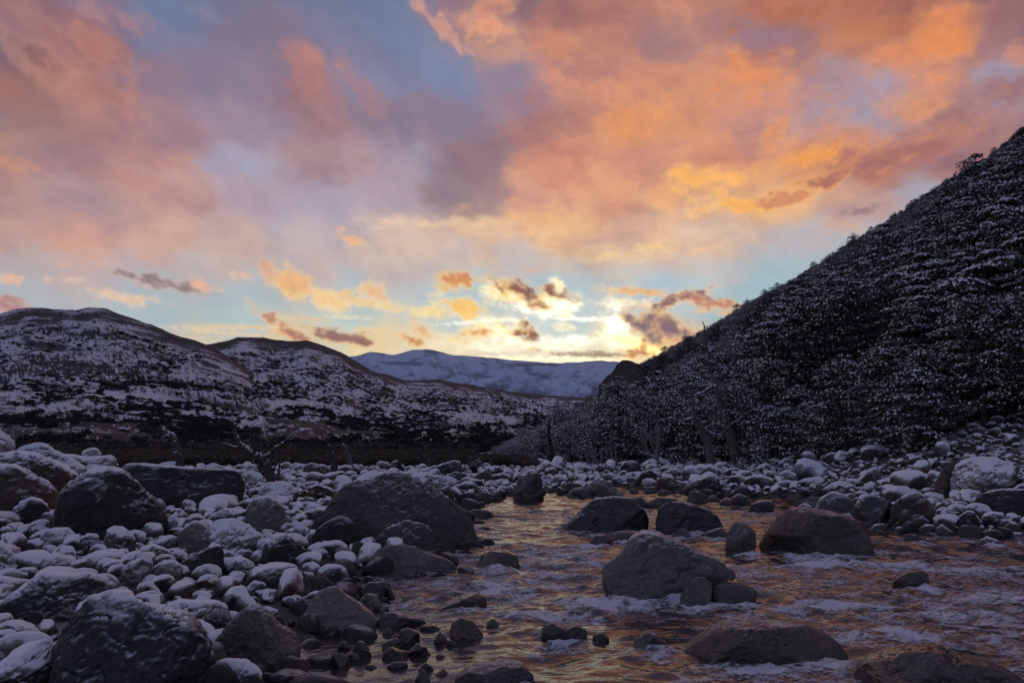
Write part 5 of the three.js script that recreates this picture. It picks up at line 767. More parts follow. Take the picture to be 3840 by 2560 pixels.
  ['boulder', 7.302, 0, -16.914, 0.408, 0.445, 'grey', 0.5, 0.5, 161, 'grey boulder with snow pulled over its crown at the side channel', [-0.44,-0.01,-0.39,0.19,-0.28,0.34,-0.08,0.47,0.09,0.49,0.28,0.39,0.44,0.26,0.44,0.00,0.41,-0.11,0.00,-0.14,-0.41,-0.11]],
  ['boulder', 6.974, 0.024, -14.445, 0.45, 0.398, 'dark', 0.35, 0.9, 165, 'dark square boulder with snow lip beside the pale tent shaped one', [-0.39,-0.01,-0.33,0.34,-0.23,0.50,-0.05,0.58,0.23,0.50,0.37,0.43,0.39,0.21,0.36,-0.01,0.34,-0.12,-0.01,-0.16,-0.36,-0.12]],
  ['boulder', 7.528, 0.075, -14.083, 0.49, 0.422, 'brown', 0.5, 0.8, 176, 'pale tent shaped boulder half covered by snow', [-0.40,-0.02,-0.35,0.29,-0.21,0.44,-0.07,0.54,0.12,0.59,0.25,0.49,0.40,0.35,0.36,0.14,0.19,-0.02,0.18,-0.13,-0.11,-0.16,-0.37,-0.13]],
  ['boulder', 10.908, 0.362, -17.257, 0.564, 0.755, 'grey', 0.68, 0.5, 261, 'big boulder with a bright smooth snow roof on the stony bank', [-0.69,0.01,-0.63,0.39,-0.51,0.66,-0.27,0.83,-0.00,0.91,0.31,0.86,0.62,0.75,0.69,0.57,0.67,0.06,0.62,-0.18,-0.01,-0.24,-0.65,-0.18]],
  ['boulder', 10.379, 0.277, -17.78, 0.527, 0.621, 'brown', 0.1, 1, 96, 'split reddish slab standing against the snow roofed boulder', [-0.29,0.03,-0.22,0.34,-0.10,0.62,0.09,0.83,0.23,0.94,0.29,0.78,0.24,0.39,0.10,0.01,0.09,-0.19,-0.10,-0.25,-0.27,-0.19]],
  ['boulder', 9.509, 0.178, -14.36, 0.585, 0.512, 'dark', 0.3, 0.5, 278, 'long dark whale backed boulder below the snow roofed one', [-0.60,-0.03,-0.56,0.18,-0.47,0.34,-0.34,0.47,-0.09,0.53,0.29,0.55,0.52,0.52,0.60,0.26,0.58,0.01,0.54,-0.12,-0.01,-0.16,-0.56,-0.12]],
  ['stone', 8.065, 0.086, -13.33, 0.544, 0.259, 'dark', 0.5, 0.5, 110, 'dark cobble with white top in the heap below the whale back', [-0.22,-0.01,-0.18,0.10,-0.07,0.22,0.06,0.32,0.16,0.27,0.22,0.11,0.22,-0.00,0.21,-0.08,-0.00,-0.10,-0.21,-0.08]],
  ['stone', 8.651, 0.105, -13.463, 0.571, 0.244, 'dark', 0.6, 0.5, 101, 'dark cobble with flat white cap below the whale back', [-0.21,-0.00,-0.18,0.14,-0.13,0.21,0.01,0.26,0.15,0.25,0.21,0.14,0.19,0.01,0.18,-0.07,-0.01,-0.09,-0.19,-0.07]],
  ['stone', 8.729, 0.207, -15.114, 0.524, 0.146, 'grey', 0.35, 0.5, 55, 'rounded stone in the heap at the waterside below the snow roof', [-0.13,-0.01,-0.09,0.12,-0.01,0.20,0.10,0.15,0.13,0.00,0.12,-0.06,0.00,-0.07,-0.12,-0.06], 'rounded stones heaped at the waterside'],
  ['stone', 7.835, 0.108, -13.822, 0.516, 0.141, 'grey', 0.35, 0.5, 47, 'rounded stone in the heap at the waterside below the snow roof', [-0.10,0.01,-0.06,0.14,-0.00,0.20,0.10,0.09,0.10,0.00,0.09,-0.06,0.00,-0.07,-0.09,-0.06], 'rounded stones heaped at the waterside'],
  ['stone', 8.1, 0.13, -13.811, 0.53, 0.174, 'grey', 0.35, 0.5, 71, 'rounded stone in the heap at the waterside below the snow roof', [-0.15,-0.02,-0.12,0.10,-0.02,0.20,0.15,0.20,0.15,-0.00,0.14,-0.06,-0.00,-0.07,-0.14,-0.06], 'rounded stones heaped at the waterside'],
  ['stone', 7.526, 0.017, -13.079, 0.522, 0.186, 'grey', 0.35, 0.5, 81, 'rounded stone in the heap at the waterside below the snow roof', [-0.16,-0.01,-0.12,0.11,-0.02,0.17,0.15,0.05,0.16,-0.00,0.15,-0.05,0.00,-0.07,-0.15,-0.05], 'rounded stones heaped at the waterside'],
  ['stone', 7.33, 0.014, -13.272, 0.505, 0.158, 'grey', 0.35, 0.5, 68, 'rounded stone in the heap at the waterside below the snow roof', [-0.14,-0.01,-0.10,0.10,-0.01,0.15,0.13,0.15,0.14,0.00,0.13,-0.05,0.00,-0.06,-0.13,-0.05], 'rounded stones heaped at the waterside'],
  ['stone', 8.703, 0.058, -13.065, 0.588, 0.182, 'grey', 0.35, 0.5, 76, 'rounded stone in the heap at the waterside below the snow roof', [-0.15,-0.01,-0.10,0.11,-0.01,0.18,0.13,0.14,0.15,-0.00,0.14,-0.05,0.00,-0.07,-0.14,-0.05], 'rounded stones heaped at the waterside'],
  ['stone', 8.087, 0.016, -12.65, 0.569, 0.229, 'grey', 0.35, 0.5, 101, 'rounded stone in the heap at the waterside below the snow roof', [-0.19,-0.02,-0.15,0.08,-0.02,0.15,0.17,0.07,0.19,0.00,0.18,-0.05,0.00,-0.06,-0.18,-0.05], 'rounded stones heaped at the waterside'],
  ['stone', 7.4, 0, -11.693, 0.564, 0.199, 'grey', 0.35, 0.5, 94, 'rounded stone in the heap at the waterside below the snow roof', [-0.17,-0.02,-0.11,0.09,-0.00,0.15,0.15,0.10,0.17,0.00,0.15,-0.05,0.00,-0.06,-0.15,-0.05], 'rounded stones heaped at the waterside'],
  ['stone', 7.578, 0.084, -13.847, 0.501, 0.169, 'grey', 0.35, 0.5, 70, 'rounded stone in the heap at the waterside below the snow roof', [-0.15,0.01,-0.12,0.12,0.02,0.17,0.14,0.08,0.15,-0.00,0.14,-0.05,0.00,-0.06,-0.14,-0.05], 'rounded stones heaped at the waterside'],
  ['stone', 7.923, 0.071, -13.087, 0.544, 0.078, 'grey', 0.35, 0.5, 33, 'rounded stone in the heap at the waterside below the snow roof', [-0.07,-0.00,-0.03,0.06,0.05,0.07,0.07,0.00,0.06,-0.03,0.00,-0.04,-0.06,-0.03], 'rounded stones heaped at the waterside'],
  ['stone', 9.217, 0.125, -13.672, 0.593, 0.153, 'grey', 0.35, 0.5, 61, 'rounded stone in the heap at the waterside below the snow roof', [-0.12,-0.01,-0.06,0.12,0.06,0.16,0.12,0.00,0.11,-0.05,0.00,-0.06,-0.11,-0.05], 'rounded stones heaped at the waterside'],
  ['stone', 6.789, 0, -13.909, 0.454, 0.194, 'grey', 0.35, 0.5, 82, 'rounded stone in the heap at the waterside below the snow roof', [-0.18,-0.01,-0.07,0.09,0.12,0.13,0.18,0.00,0.17,-0.04,0.00,-0.06,-0.17,-0.04], 'rounded stones heaped at the waterside'],
  ['stone', 7.052, 0.013, -13.56, 0.48, 0.176, 'grey', 0.35, 0.5, 79, 'rounded stone in the heap at the waterside below the snow roof', [-0.17,-0.02,-0.09,0.07,0.15,0.10,0.17,0.01,0.16,-0.04,0.00,-0.05,-0.16,-0.04], 'rounded stones heaped at the waterside'],
  ['stone', 8.498, 0.01, -12.619, 0.593, 0.183, 'grey', 0.35, 0.5, 79, 'rounded stone in the heap at the waterside below the snow roof', [-0.15,-0.03,-0.07,0.09,0.07,0.09,0.15,-0.01,0.14,-0.04,0.00,-0.05,-0.14,-0.04], 'rounded stones heaped at the waterside'],
  ['stone', 11.049, 0.171, -23.053, 0.447, 0.436, 'grey', 0.82, 0.5, 99, 'snow blanketed stone on the stony bank before the forest', [-0.38,-0.02,-0.33,0.21,-0.23,0.34,-0.01,0.58,0.22,0.68,0.36,0.60,0.38,0.28,0.35,-0.14,0.00,-0.19,-0.35,-0.14], 'snow blanketed stones on the stony bank'],
  ['stone', 13.23, 0.463, -25.892, 0.473, 0.523, 'grey', 0.82, 0.5, 146, 'snow blanketed stone on the stony bank before the forest', [-0.61,-0.01,-0.50,0.13,-0.18,0.28,0.23,0.34,0.57,0.32,0.61,0.04,0.57,-0.08,0.00,-0.11,-0.57,-0.08], 'snow blanketed stones on the stony bank'],
  ['stone', 10.147, 0.089, -23.319, 0.41, 0.4, 'grey', 0.82, 0.5, 104, 'snow blanketed stone on the stony bank before the forest', [-0.40,-0.02,-0.32,0.10,-0.08,0.26,0.21,0.33,0.39,0.23,0.40,0.00,0.37,-0.08,0.00,-0.10,-0.37,-0.08], 'snow blanketed stones on the stony bank'],
  ['stone', 9.716, 0.133, -24.269, 0.381, 0.459, 'grey', 0.82, 0.5, 116, 'snow blanketed stone on the stony bank before the forest', [-0.47,-0.02,-0.39,0.16,-0.15,0.29,0.32,0.38,0.47,0.25,0.47,0.02,0.44,-0.09,0.00,-0.11,-0.44,-0.09], 'snow blanketed stones on the stony bank'],
  ['stone', 9.481, 0.225, -25.616, 0.354, 0.329, 'grey', 0.82, 0.5, 79, 'snow blanketed stone on the stony bank before the forest', [-0.34,0.02,-0.25,0.31,0.02,0.44,0.28,0.31,0.33,0.17,0.34,0.01,0.32,-0.10,0.00,-0.13,-0.32,-0.10], 'snow blanketed stones on the stony bank'],
  ['stone', 8.7, 0.13, -24.051, 0.347, 0.325, 'grey', 0.82, 0.5, 83, 'snow blanketed stone on the stony bank before the forest', [-0.34,-0.01,-0.26,0.12,-0.04,0.23,0.29,0.24,0.34,0.00,0.32,-0.06,0.00,-0.08,-0.32,-0.06], 'snow blanketed stones on the stony bank'],
  ['stone', 15.791, 0.751, -27.582, 0.52, 0.462, 'grey', 0.82, 0.5, 96, 'snow blanketed stone on the stony bank before the forest', [-0.42,0.00,-0.36,0.16,-0.13,0.35,0.27,0.39,0.42,0.21,0.40,0.01,0.37,-0.09,-0.01,-0.12,-0.39,-0.09], 'snow blanketed stones on the stony bank'],
  ['stone', 18.159, 1.017, -31.721, 0.52, 0.235, 'grey', 0.82, 0.5, 42, 'snow blanketed stone on the stony bank before the forest', [-0.21,0.03,-0.14,0.19,0.02,0.29,0.20,0.12,0.21,0.02,0.19,-0.07,0.00,-0.09,-0.19,-0.07], 'snow blanketed stones on the stony bank'],
  ['stone', 9.631, 0.155, -18.954, 0.47, 0.164, 'grey', 0.82, 0.5, 50, 'snow blanketed stone on the stony bank before the forest', [-0.15,-0.00,-0.11,0.14,-0.00,0.20,0.14,0.17,0.15,0.01,0.14,-0.06,0.00,-0.07,-0.14,-0.06], 'snow blanketed stones on the stony bank'],
  ['stone', 7.252, 0, -18.493, 0.374, 0.161, 'grey', 0.82, 0.5, 53, 'snow blanketed stone on the stony bank before the forest', [-0.16,-0.00,-0.10,0.08,0.02,0.12,0.16,0.03,0.15,-0.04,0.00,-0.05,-0.15,-0.04], 'snow blanketed stones on the stony bank'],
  ['stone', 10.14, 0.086, -22.915, 0.417, 0.18, 'grey', 0.82, 0.5, 47, 'snow blanketed stone on the stony bank before the forest', [-0.18,-0.00,-0.12,0.11,0.04,0.16,0.18,0.01,0.16,-0.05,0.00,-0.06,-0.16,-0.05], 'snow blanketed stones on the stony bank'],
  ['stone', 17.593, 0.941, -29.176, 0.543, 0.442, 'grey', 0.82, 0.5, 85, 'snow blanketed stone on the stony bank before the forest', [-0.38,0.04,-0.26,0.26,0.08,0.33,0.34,0.14,0.38,0.01,0.36,-0.08,0.00,-0.10,-0.36,-0.08], 'snow blanketed stones on the stony bank'],
  ['stone', 18.523, 1.023, -29.729, 0.557, 0.519, 'grey', 0.82, 0.5, 97, 'snow blanketed stone on the stony bank before the forest', [-0.44,0.04,-0.31,0.30,0.09,0.43,0.41,0.24,0.44,0.02,0.41,-0.10,0.00,-0.13,-0.41,-0.10], 'snow blanketed stones on the stony bank'],
  ['stone', 18.318, 0.992, -28.137, 0.577, 0.359, 'grey', 0.82, 0.5, 70, 'snow blanketed stone on the stony bank before the forest', [-0.30,0.04,-0.17,0.29,0.09,0.35,0.28,0.14,0.30,0.02,0.28,-0.08,0.00,-0.11,-0.28,-0.08], 'snow blanketed stones on the stony bank'],
  ['stone', 17.319, 0.873, -25.903, 0.589, 0.347, 'grey', 0.82, 0.5, 73, 'snow blanketed stone on the stony bank before the forest', [-0.28,0.03,-0.17,0.26,0.03,0.38,0.25,0.21,0.28,0.01,0.26,-0.09,0.00,-0.11,-0.26,-0.09], 'snow blanketed stones on the stony bank'],
  ['stone', 21.839, 1.288, -32.165, 0.596, 0.426, 'grey', 0.82, 0.5, 72, 'snow blanketed stone on the stony bank before the forest', [-0.35,0.01,-0.21,0.23,0.14,0.30,0.35,0.09,0.32,-0.07,0.00,-0.10,-0.32,-0.07], 'snow blanketed stones on the stony bank'],
  ['stone', 14.604, 0.639, -26.915, 0.497, 0.171, 'grey', 0.82, 0.5, 36, 'snow blanketed stone on the stony bank before the forest', [-0.16,0.01,-0.07,0.14,0.06,0.18,0.16,0.01,0.15,-0.05,0.00,-0.07,-0.15,-0.05], 'snow blanketed stones on the stony bank'],
  ['stone', 10.996, 0.351, -26.925, 0.388, 0.203, 'grey', 0.82, 0.5, 45, 'snow blanketed stone on the stony bank before the forest', [-0.21,0.00,-0.09,0.18,0.11,0.21,0.21,0.01,0.19,-0.06,0.00,-0.08,-0.19,-0.06], 'snow blanketed stones on the stony bank'],
];
const footprints = [];
BOULDERS.forEach(([name, x, y, z, az, depth, tone, snow, sharp, px, label, flat, group], k) => {
  const pts = []; for (let i = 0; i < flat.length; i += 2) pts.push([flat[i], flat[i + 1]]);
  const n = px > 560 ? 58 : px > 330 ? 42 : px > 190 ? 30 : px > 90 ? 20 : 13;
  const o = rockMesh(makeRock({ pts, depth, seed: k + 1, sharp, n, tone, snow }), tone === 'wet', y < 0.03 && edgeDistance(x, z) < 0.2);
  o.position.set(x, y, z); o.rotation.y = -az;
  add(o, name, label, name === 'boulder' ? 'boulder' : 'stone', group);
  let w = 0, h = 0; for (const p of pts) { w = Math.max(w, Math.abs(p[0])); h = Math.max(h, p[1]); }
  footprints.push([x, z, w, depth, az, h]);
  if (y < 0.03 && edgeDistance(x, z) < 0.1) HUMPS.push([x - 0.1, z - depth * 0.9, w * 0.8, Math.min(0.05, h * 0.16)]);
});
const insideFootprint = (x, z, pad) => footprints.some(([fx, fz, w, d, az]) => { const dx = x - fx, dz = z - fz; if (Math.abs(dx) + Math.abs(dz) > 6) return false; const u = dx * Math.cos(az) + dz * Math.sin(az), v = -dx * Math.sin(az) + dz * Math.cos(az); return (u / (w + pad)) ** 2 + (v / (d + pad)) ** 2 < 1; });

{ // cobbles: the ones that show largest stand singly, the rest of the gravel is one mass
  const R = rng(4242), kinds = [];
  for (let k = 0; k < 10; k++) {
    const w = 0.5, h = 0.55 + 0.25 * R(), pts = []; for (let i = 0; i < 14; i++) { const a = i / 14 * Math.PI * 2; pts.push([Math.cos(a) * w * (0.9 + 0.25 * R()), Math.sin(a) * h * 0.55 * (0.88 + 0.22 * R()) + 0.14]); }
    kinds.push(makeRock({ pts, depth: 0.36 + 0.14 * R(), seed: 900 + k, sharp: 0.4 + 0.4 * R(), n: 9, tone: k % 5 === 4 ? 'brown' : k % 3 === 2 ? 'dark' : 'grey', snow: 0.6 + 0.28 * R(), rough: 1, thick: 0.03 }));
  }
  const bare = []; for (let k = 0; k < 4; k++) { const pts = []; for (let i = 0; i < 12; i++) { const a = i / 12 * Math.PI * 2; pts.push([Math.cos(a) * 0.5 * (0.9 + 0.25 * R()), Math.sin(a) * 0.34 * (0.85 + 0.25 * R()) + 0.12]); } bare.push(makeRock({ pts, depth: 0.4, seed: 950 + k, sharp: 0.7, n: 8, tone: k % 2 ? 'dark' : 'grey', snow: 0.1, rough: 0.7 })); }
  const all = [], cell = {};
  const near = (x, z, r) => { const ci = Math.floor(x / 0.5), cj = Math.floor(z / 0.5); for (let i = -1; i <= 1; i++) for (let j = -1; j <= 1; j++) for (const o of cell[(ci + i) + ',' + (cj + j)] ?? []) if (Math.hypot(o.x - x, o.z - z) < (o.s + r) * 0.44) return true; return false; };
  const scatter = (tries, x0, x1, z0, z1, smin, smax) => {
    for (let t = 0; t < tries; t++) {
      const x = mix(x0, x1, R()), z = mix(z0, z1, R()), s = smin + (smax - smin) * Math.pow(R(), 2.4), e = edgeDistance(x, z), d = -z;
      if (e < -0.25 || Math.abs(Math.atan2(x, d)) > 0.72 || across(x, z) > along(TOE, d) + 1.5 || insideFootprint(x, z, -s * 0.2) || near(x, z, s)) continue;
      const o = { x, z, s, e, y: bankHeight(x, z, e) + slopeHeight(x, z), a: R() * 6.28, k: Math.floor(R() * 10), show: s / Math.hypot(x, z) };
      all.push(o); const key = Math.floor(x / 0.5) + ',' + Math.floor(z / 0.5); (cell[key] ??= []).push(o);
    }
  };
  scatter(2600, -9, 0, -13, -4, 0.24, 0.5); scatter(1500, -16, 0, -34, -10, 0.3, 0.75); scatter(90, 0, 24, -38, -20, 0.6, 1.2); scatter(60, 8, 24, -30, -14, 0.5, 1.1); scatter(40, -14, 0, -34, -16, 0.6, 1.1); scatter(1500, 0, 24, -38, -14, 0.3, 0.7); scatter(500, 6, 14, -18, -12, 0.25, 0.5);
  scatter(3600, -8, 0, -12, -3.5, 0.08, 0.2); scatter(5000, -14, 1, -24, -10, 0.13, 0.3); scatter(16000, -14, 24, -40, -18, 0.16, 0.34); scatter(4000, 6, 16, -19, -11.5, 0.1, 0.26);
  all.sort((a, b) => b.show - a.show);
  const put = (o, c) => { o.position.set(c.x, Math.max(c.y, -0.08) - c.s * 0.02, c.z); o.rotation.y = c.a; o.scale.set(c.s, c.s * (0.8 + 0.35 * ((c.a * 7) % 1)), c.s); };
  const places = (c) => c.e < 0.55 ? ['bare damp cobble along the water edge', 'bare cobbles along the water edge'] : c.z > -12.5 && c.x < 0 ? ['snow capped cobble between the boulders of the near bank', 'cobbles of the near bank'] : c.x < 0 ? ['snow capped cobble on the gravel behind the giant dome', 'cobbles behind the giant dome'] : ['snow capped cobble on the gravel below the forest', 'cobbles below the forest'];
  const protos = {};
  all.slice(0, 290).forEach((c) => { const list = c.e < 0.55 ? bare : kinds, i = c.k % list.length, key = (list === bare) + ':' + i; protos[key] ??= rockMesh(list[i], false); const o = protos[key].clone(); put(o, c); const [label, group] = places(c); add(o, 'cobble', label, 'cobble', group); });
  const mass = new THREE.Group(), rest = all.slice(290), dummy = new THREE.Object3D();
  for (const [list, wet] of [[kinds, false], [bare, true]]) list.forEach((g, i) => {
    const mine = rest.filter((c) => (c.e < 0.55) === wet && c.k % list.length === i); if (!mine.length) return;
    for (const [part, mat, name] of [[g.rock, M.rock, 'pebble_stone'], [g.snow, M.snow, 'pebble_snow']]) {
      if (!part) continue;
      const im = new THREE.InstancedMesh(part, mat, mine.length); im.name = name; im.userData.kind = 'stuff';
      mine.forEach((c, j) => { put(dummy, c); dummy.updateMatrix(); im.setMatrixAt(j, dummy.matrix); }); mass.add(im);
    }
  });
  setting(mass, 'gravel', 'stuff', 'small snow dusted cobbles and gravel covering both banks', 'gravel');
}

{ // the water itself, then white water on it
  const wakes = footprints.filter(([x, z, , , , h]) => edgeDistance(x, z) < -0.1 && turbulence(x, z) > 0.5 && h > 0.1);
  const RAPIDS = [[-0.1, -8.2, 0.7, 0.8, 0.72], [0.95, -7.5, 0.55, 0.4, 1.05], [0.6, -10.5, 1.0, 1.4, 0.62], [4.5, -9.85, 1.2, 0.26, 1.15], [5.6, -9.4, 1.5, 0.55, 0.75], [5.4, -7.7, 1.4, 0.5, 0.85], [4.2, -7.0, 0.8, 0.4, 0.7], [3.0, -7.4, 0.7, 0.3, 0.9], [5.0, -6.1, 1.2, 0.5, 0.85], [4.2, -5.2, 0.9, 0.45, 0.95], [0.4, -7.05, 0.7, 0.25, 0.75], [3.2, -6.3, 1.0, 0.4, 0.62], [6.5, -7, 1.5, 1.2, 0.6], [1.2, -11.6, 0.4, 0.2, 0.9], [2.0, -16, 1.6, 1.5, 0.45], [5, -7, 3, 2.4, 0.5], [0.3, -9, 1.2, 2, 0.46], [2.6, -9.3, 1.6, 0.7, 0.5]];
  const stir = (x, z) => { // how white the water is, 0 to 1
    const t = turbulence(x, z); let m = z < -4 ? 0.36 * t * smoothstep(f2(x * 0.5 + 9, z * 0.7, 2), -0.1, 0.3) : 0;
    for (const [fx, fz, w, d] of wakes) { const dx = x - fx, dz = z - fz - d * 0.75; if (dz < -d * 0.5 || dz > 1.5 + w || Math.abs(dx) > w * 2 + 0.3) continue; m = Math.max(m, 0.95 * t * Math.exp(-((dx / (w * 0.9 + 0.08)) ** 2)) * (dz < 0 ? Math.exp(-((dz / 0.15) ** 2)) : Math.exp(-dz / (0.3 + w * 0.4)))); }
    for (const [fx, fz, rx, rz, k] of RAPIDS) { const q = ((x - fx) / rx) ** 2 + ((z - fz) / rz) ** 2; if (q < 5) m = Math.max(m, k * Math.exp(-q)); }
    return m;
  };
  const P = [], U = [], I = [], sheets = [];
  const sheet = (x0, x1, z0, z1, st, foamName) => {
    const nx = Math.round((x1 - x0) / st), nz = Math.round((z1 - z0) / st), id = new Int32Array((nx + 1) * (nz + 1)).fill(-1), fid = id.slice(), FP = [], FU = [], FI = [];
    for (let j = 0; j <= nz; j++) for (let i = 0; i <= nx; i++) {
      const x = x0 + i * st, z = z0 + j * st; if (edgeDistance(x, z) > 0.7) continue;
      const w = stir(x, z), y = waterHeight(x, z) + w * (0.035 + 0.085 * f2(x * 5, z * 6, 3, 0.65)), a = j * (nx + 1) + i; id[a] = P.length / 3; P.push(x, y, z); U.push(x * 0.55, z * 0.8);
      if (foamName && w > 0.03) { fid[a] = FP.length / 3; FP.push(x, y + 0.006, z); FU.push((x - x0) / (x1 - x0), (z - z0) / (z1 - z0)); }
    }
    for (let j = 0; j < nz; j++) for (let i = 0; i < nx; i++) {
      const a = j * (nx + 1) + i, b = a + 1, c = a + nx + 1, d = c + 1;
      if (id[a] >= 0 && id[b] >= 0 && id[c] >= 0 && id[d] >= 0) I.push(id[a], id[c], id[b], id[b], id[c], id[d]);
      if (fid[a] >= 0 && fid[b] >= 0 && fid[c] >= 0 && fid[d] >= 0) FI.push(fid[a], fid[c], fid[b], fid[b], fid[c], fid[d]);
    }
    if (foamName) sheets.push([foamName, FP, FU, FI, x0, x1, z0, z1]);
  };
  sheet(-2.4, 7.6, -9, 0, 0.026, true); sheet(-2.4, 10, -18, -9, 0.045, true); sheet(-2.4, 12, -27.6, -18, 0.09); sheet(7.6, 34, -9, 8, 0.2); sheet(-2.4, 7.6, 0, 8, 0.2); sheet(10, 34, -18, -9, 0.2);
  setting(new THREE.Mesh(buffer(P, I, { uv: U }), M.water), 'river', 'structure', 'fast shallow river reflecting the orange sunset between boulders', 'river');
  const froth = new THREE.Group();
  for (const [, FP, FU, FI, x0, x1, z0, z1] of sheets) {
    const S = 1400, data = new Uint8Array(S * S * 4).fill(255);
    for (let j = 0; j < S; j++) for (let i = 0; i < S; i++) {
      const x = mix(x0, x1, (i + 0.5) / S), z = mix(z0, z1, (j + 0.5) / S), w = (i % 4 || j % 4) ? -1 : stir(x, z), o = (j * S + i) * 4;
      data[o] = w < 0 ? 0 : Math.min(255, w * 200);
    }
    for (let j = 0; j < S; j++) for (let i = 0; i < S; i++) { // bubbles and lace within the white water
      const o = (j * S + i) * 4, w = data[((j - j % 4) * S + i - i % 4) * 4] / 200; let v = 0;
      if (w > 0.04) { const x = mix(x0, x1, (i + 0.5) / S), z = mix(z0, z1, (j + 0.5) / S), lace = 1 - Math.abs(f2(x * 5 + 3, z * 9, 4, 0.65)) * 4, clot = f2(x * 3.2, z * 5.5 + 40, 4, 0.6), bub = f2(x * 24, z * 34, 3, 0.8); v = clamp((w - 0.42 + clot * 1.0 + lace * 0.25 + bub * 0.6) * 1.7, 0, 0.92); }
      data[o + 1] = v * 255;
    }
    for (let k = 0; k < S * S; k++) data[k * 4] = data[k * 4 + 2] = data[k * 4 + 1];
    const t = new THREE.DataTexture(data, S, S); t.magFilter = THREE.LinearFilter; t.needsUpdate = true;
    const m = M.foam.clone(); m.bumpMap = t; m.bumpScale = 0.02; m.alphaMap = t; m.transparent = true;
    const o = new THREE.Mesh(buffer(FP, FI, { uv: FU }), m); o.name = 'foam_sheet'; o.userData.kind = 'stuff'; froth.add(o);
  }
  setting(froth, 'foam', 'stuff', 'white water foaming below the boulders in the rapids', 'foam');
}


// ---------------------------------------------------------------- trees
function tube(path, radii, sides, out) { // tapered limb through the given points; snow lies along its upper side
  const n = path.length, ring = [], T = new THREE.Vector3(), A = new THREE.Vector3(), B = new THREE.Vector3(), v = new THREE.Vector3();
  for (let i = 0; i < n; i++) {
    T.copy(path[Math.min(i + 1, n - 1)]).sub(path[Math.max(i - 1, 0)]).normalize(); A.set(Math.abs(T.y) > 0.9 ? 1 : 0, Math.abs(T.y) > 0.9 ? 0 : 1, 0.01).cross(T).normalize(); B.copy(T).cross(A);
    const base = out.pos.length / 3; ring.push(base);
    for (let k = 0; k < sides; k++) {
      const a = k / sides * Math.PI * 2; v.copy(A).multiplyScalar(Math.cos(a)).addScaledVector(B, Math.sin(a));
      out.pos.push(path[i].x + v.x * radii[i], path[i].y + v.y * radii[i], path[i].z + v.z * radii[i]); out.uv.push(k / sides, path[i].y);
      const l = 0.75 + 0.5 * (((k * 37 + i * 17) % 11) / 11); out.color.push(out.tone[0] * l, out.tone[1] * l, out.tone[2] * l);
    }
  }
  for (let i = 0; i < n - 1; i++) for (let k = 0; k < sides; k++) { const a = ring[i] + k, b = ring[i] + (k + 1) % sides, c = ring[i + 1] + k, d = ring[i + 1] + (k + 1) % sides; out.idx.push(a, b, c, b, d, c); }
  if (!out.snow) return;
  const lie = path.map((p, i) => { T.copy(path[Math.min(i + 1, n - 1)]).sub(path[Math.max(i - 1, 0)]).normalize(); return clamp((out.snow - Math.abs(T.y)) / 0.3, 0, 1); });
  for (let i = 0; i < n - 1; i++) { // a strip of snow along what lies flat enough
    if (lie[i] + lie[i + 1] < 0.05) continue;
    T.copy(path[i + 1]).sub(path[i]).normalize(); A.set(0, 1, 0).cross(T).normalize(); B.copy(T).cross(A).normalize(); if (B.y < 0) B.negate(); const s = out.sp.length / 3;
    for (const k of [i, i + 1]) for (const [a, u] of [[-0.9, 0.3], [0, 1.4], [0.9, 0.3]]) { const r = radii[k], f = lie[k]; v.copy(path[k]).addScaledVector(A, a * r * f).addScaledVector(B, mix(0.6, u, f) * r); out.sp.push(v.x, v.y, v.z); }
    for (const k of [0, 1]) out.si.push(s + k, s + k + 1, s + 3 + k, s + k + 1, s + 4 + k, s + 3 + k);
  }
}
const limbs = (tone, snow) => ({ pos: [], uv: [], color: [], idx: [], sp: [], si: [], tone, snow });
const V = (x, y, z) => new THREE.Vector3(x, y, z);
function crown(r, pads, leaves, snowShare, size) { // sprays of leaves in flat tiers, snow lying on the upper ones
  const lp = [], lc = [], sp = [], X = new THREE.Vector3(), Y = new THREE.Vector3(), Nn = new THREE.Vector3(), q = new THREE.Vector3();
  const kite = (to, c, l, w, lift) => { const pt = (a, b, k) => { q.copy(c).addScaledVector(X, a * l).addScaledVector(Y, b * w).addScaledVector(Nn, lift + k); return [q.x, q.y, q.z]; }; const a = pt(-0.5, 0, 0), b = pt(0.05, 0.5, -0.12 * w), d = pt(0.5, 0, -0.2 * l), e = pt(0.1, -0.5, -0.12 * w); to.push(...a, ...b, ...d, ...a, ...d, ...e); };
  for (const [px, py, pz, pr, tone] of pads) for (let k = 0; k < leaves; k++) {
    const a = r() * 6.283, d = Math.sqrt(r()) * pr, under = r(), c = V(px + Math.cos(a) * d, py - 0.3 * d * d / pr - under * pr * 0.24, pz + Math.sin(a) * d);
    const turn = a + (r() - 0.5) * 1.5; X.set(Math.cos(turn), -0.25 - 0.35 * r(), Math.sin(turn)).normalize(); Nn.set((r() - 0.5) * 0.8, 1, (r() - 0.5) * 0.8).normalize(); Y.copy(Nn).cross(X).normalize(); Nn.copy(X).cross(Y); if (Nn.y < 0) Nn.negate();
    const l = size * (0.7 + 0.8 * r()), w = l * (0.45 + 0.3 * r()), g = tone * (0.7 + 0.6 * r()), red = r() < 0.1 ? 1.6 : 1;
    kite(lp, c, l, w, 0); for (let i = 0; i < 6; i++) lc.push(0.034 * g * red, 0.036 * g, 0.024 * g);
    if (under < 0.55 && r() < snowShare) kite(sp, c, l * 0.92, w * 0.85, 0.02 + 0.02 * r());
  }
  return { leaf: buffer(lp, null, { color: lc }), snow: buffer(sp, null) };
}
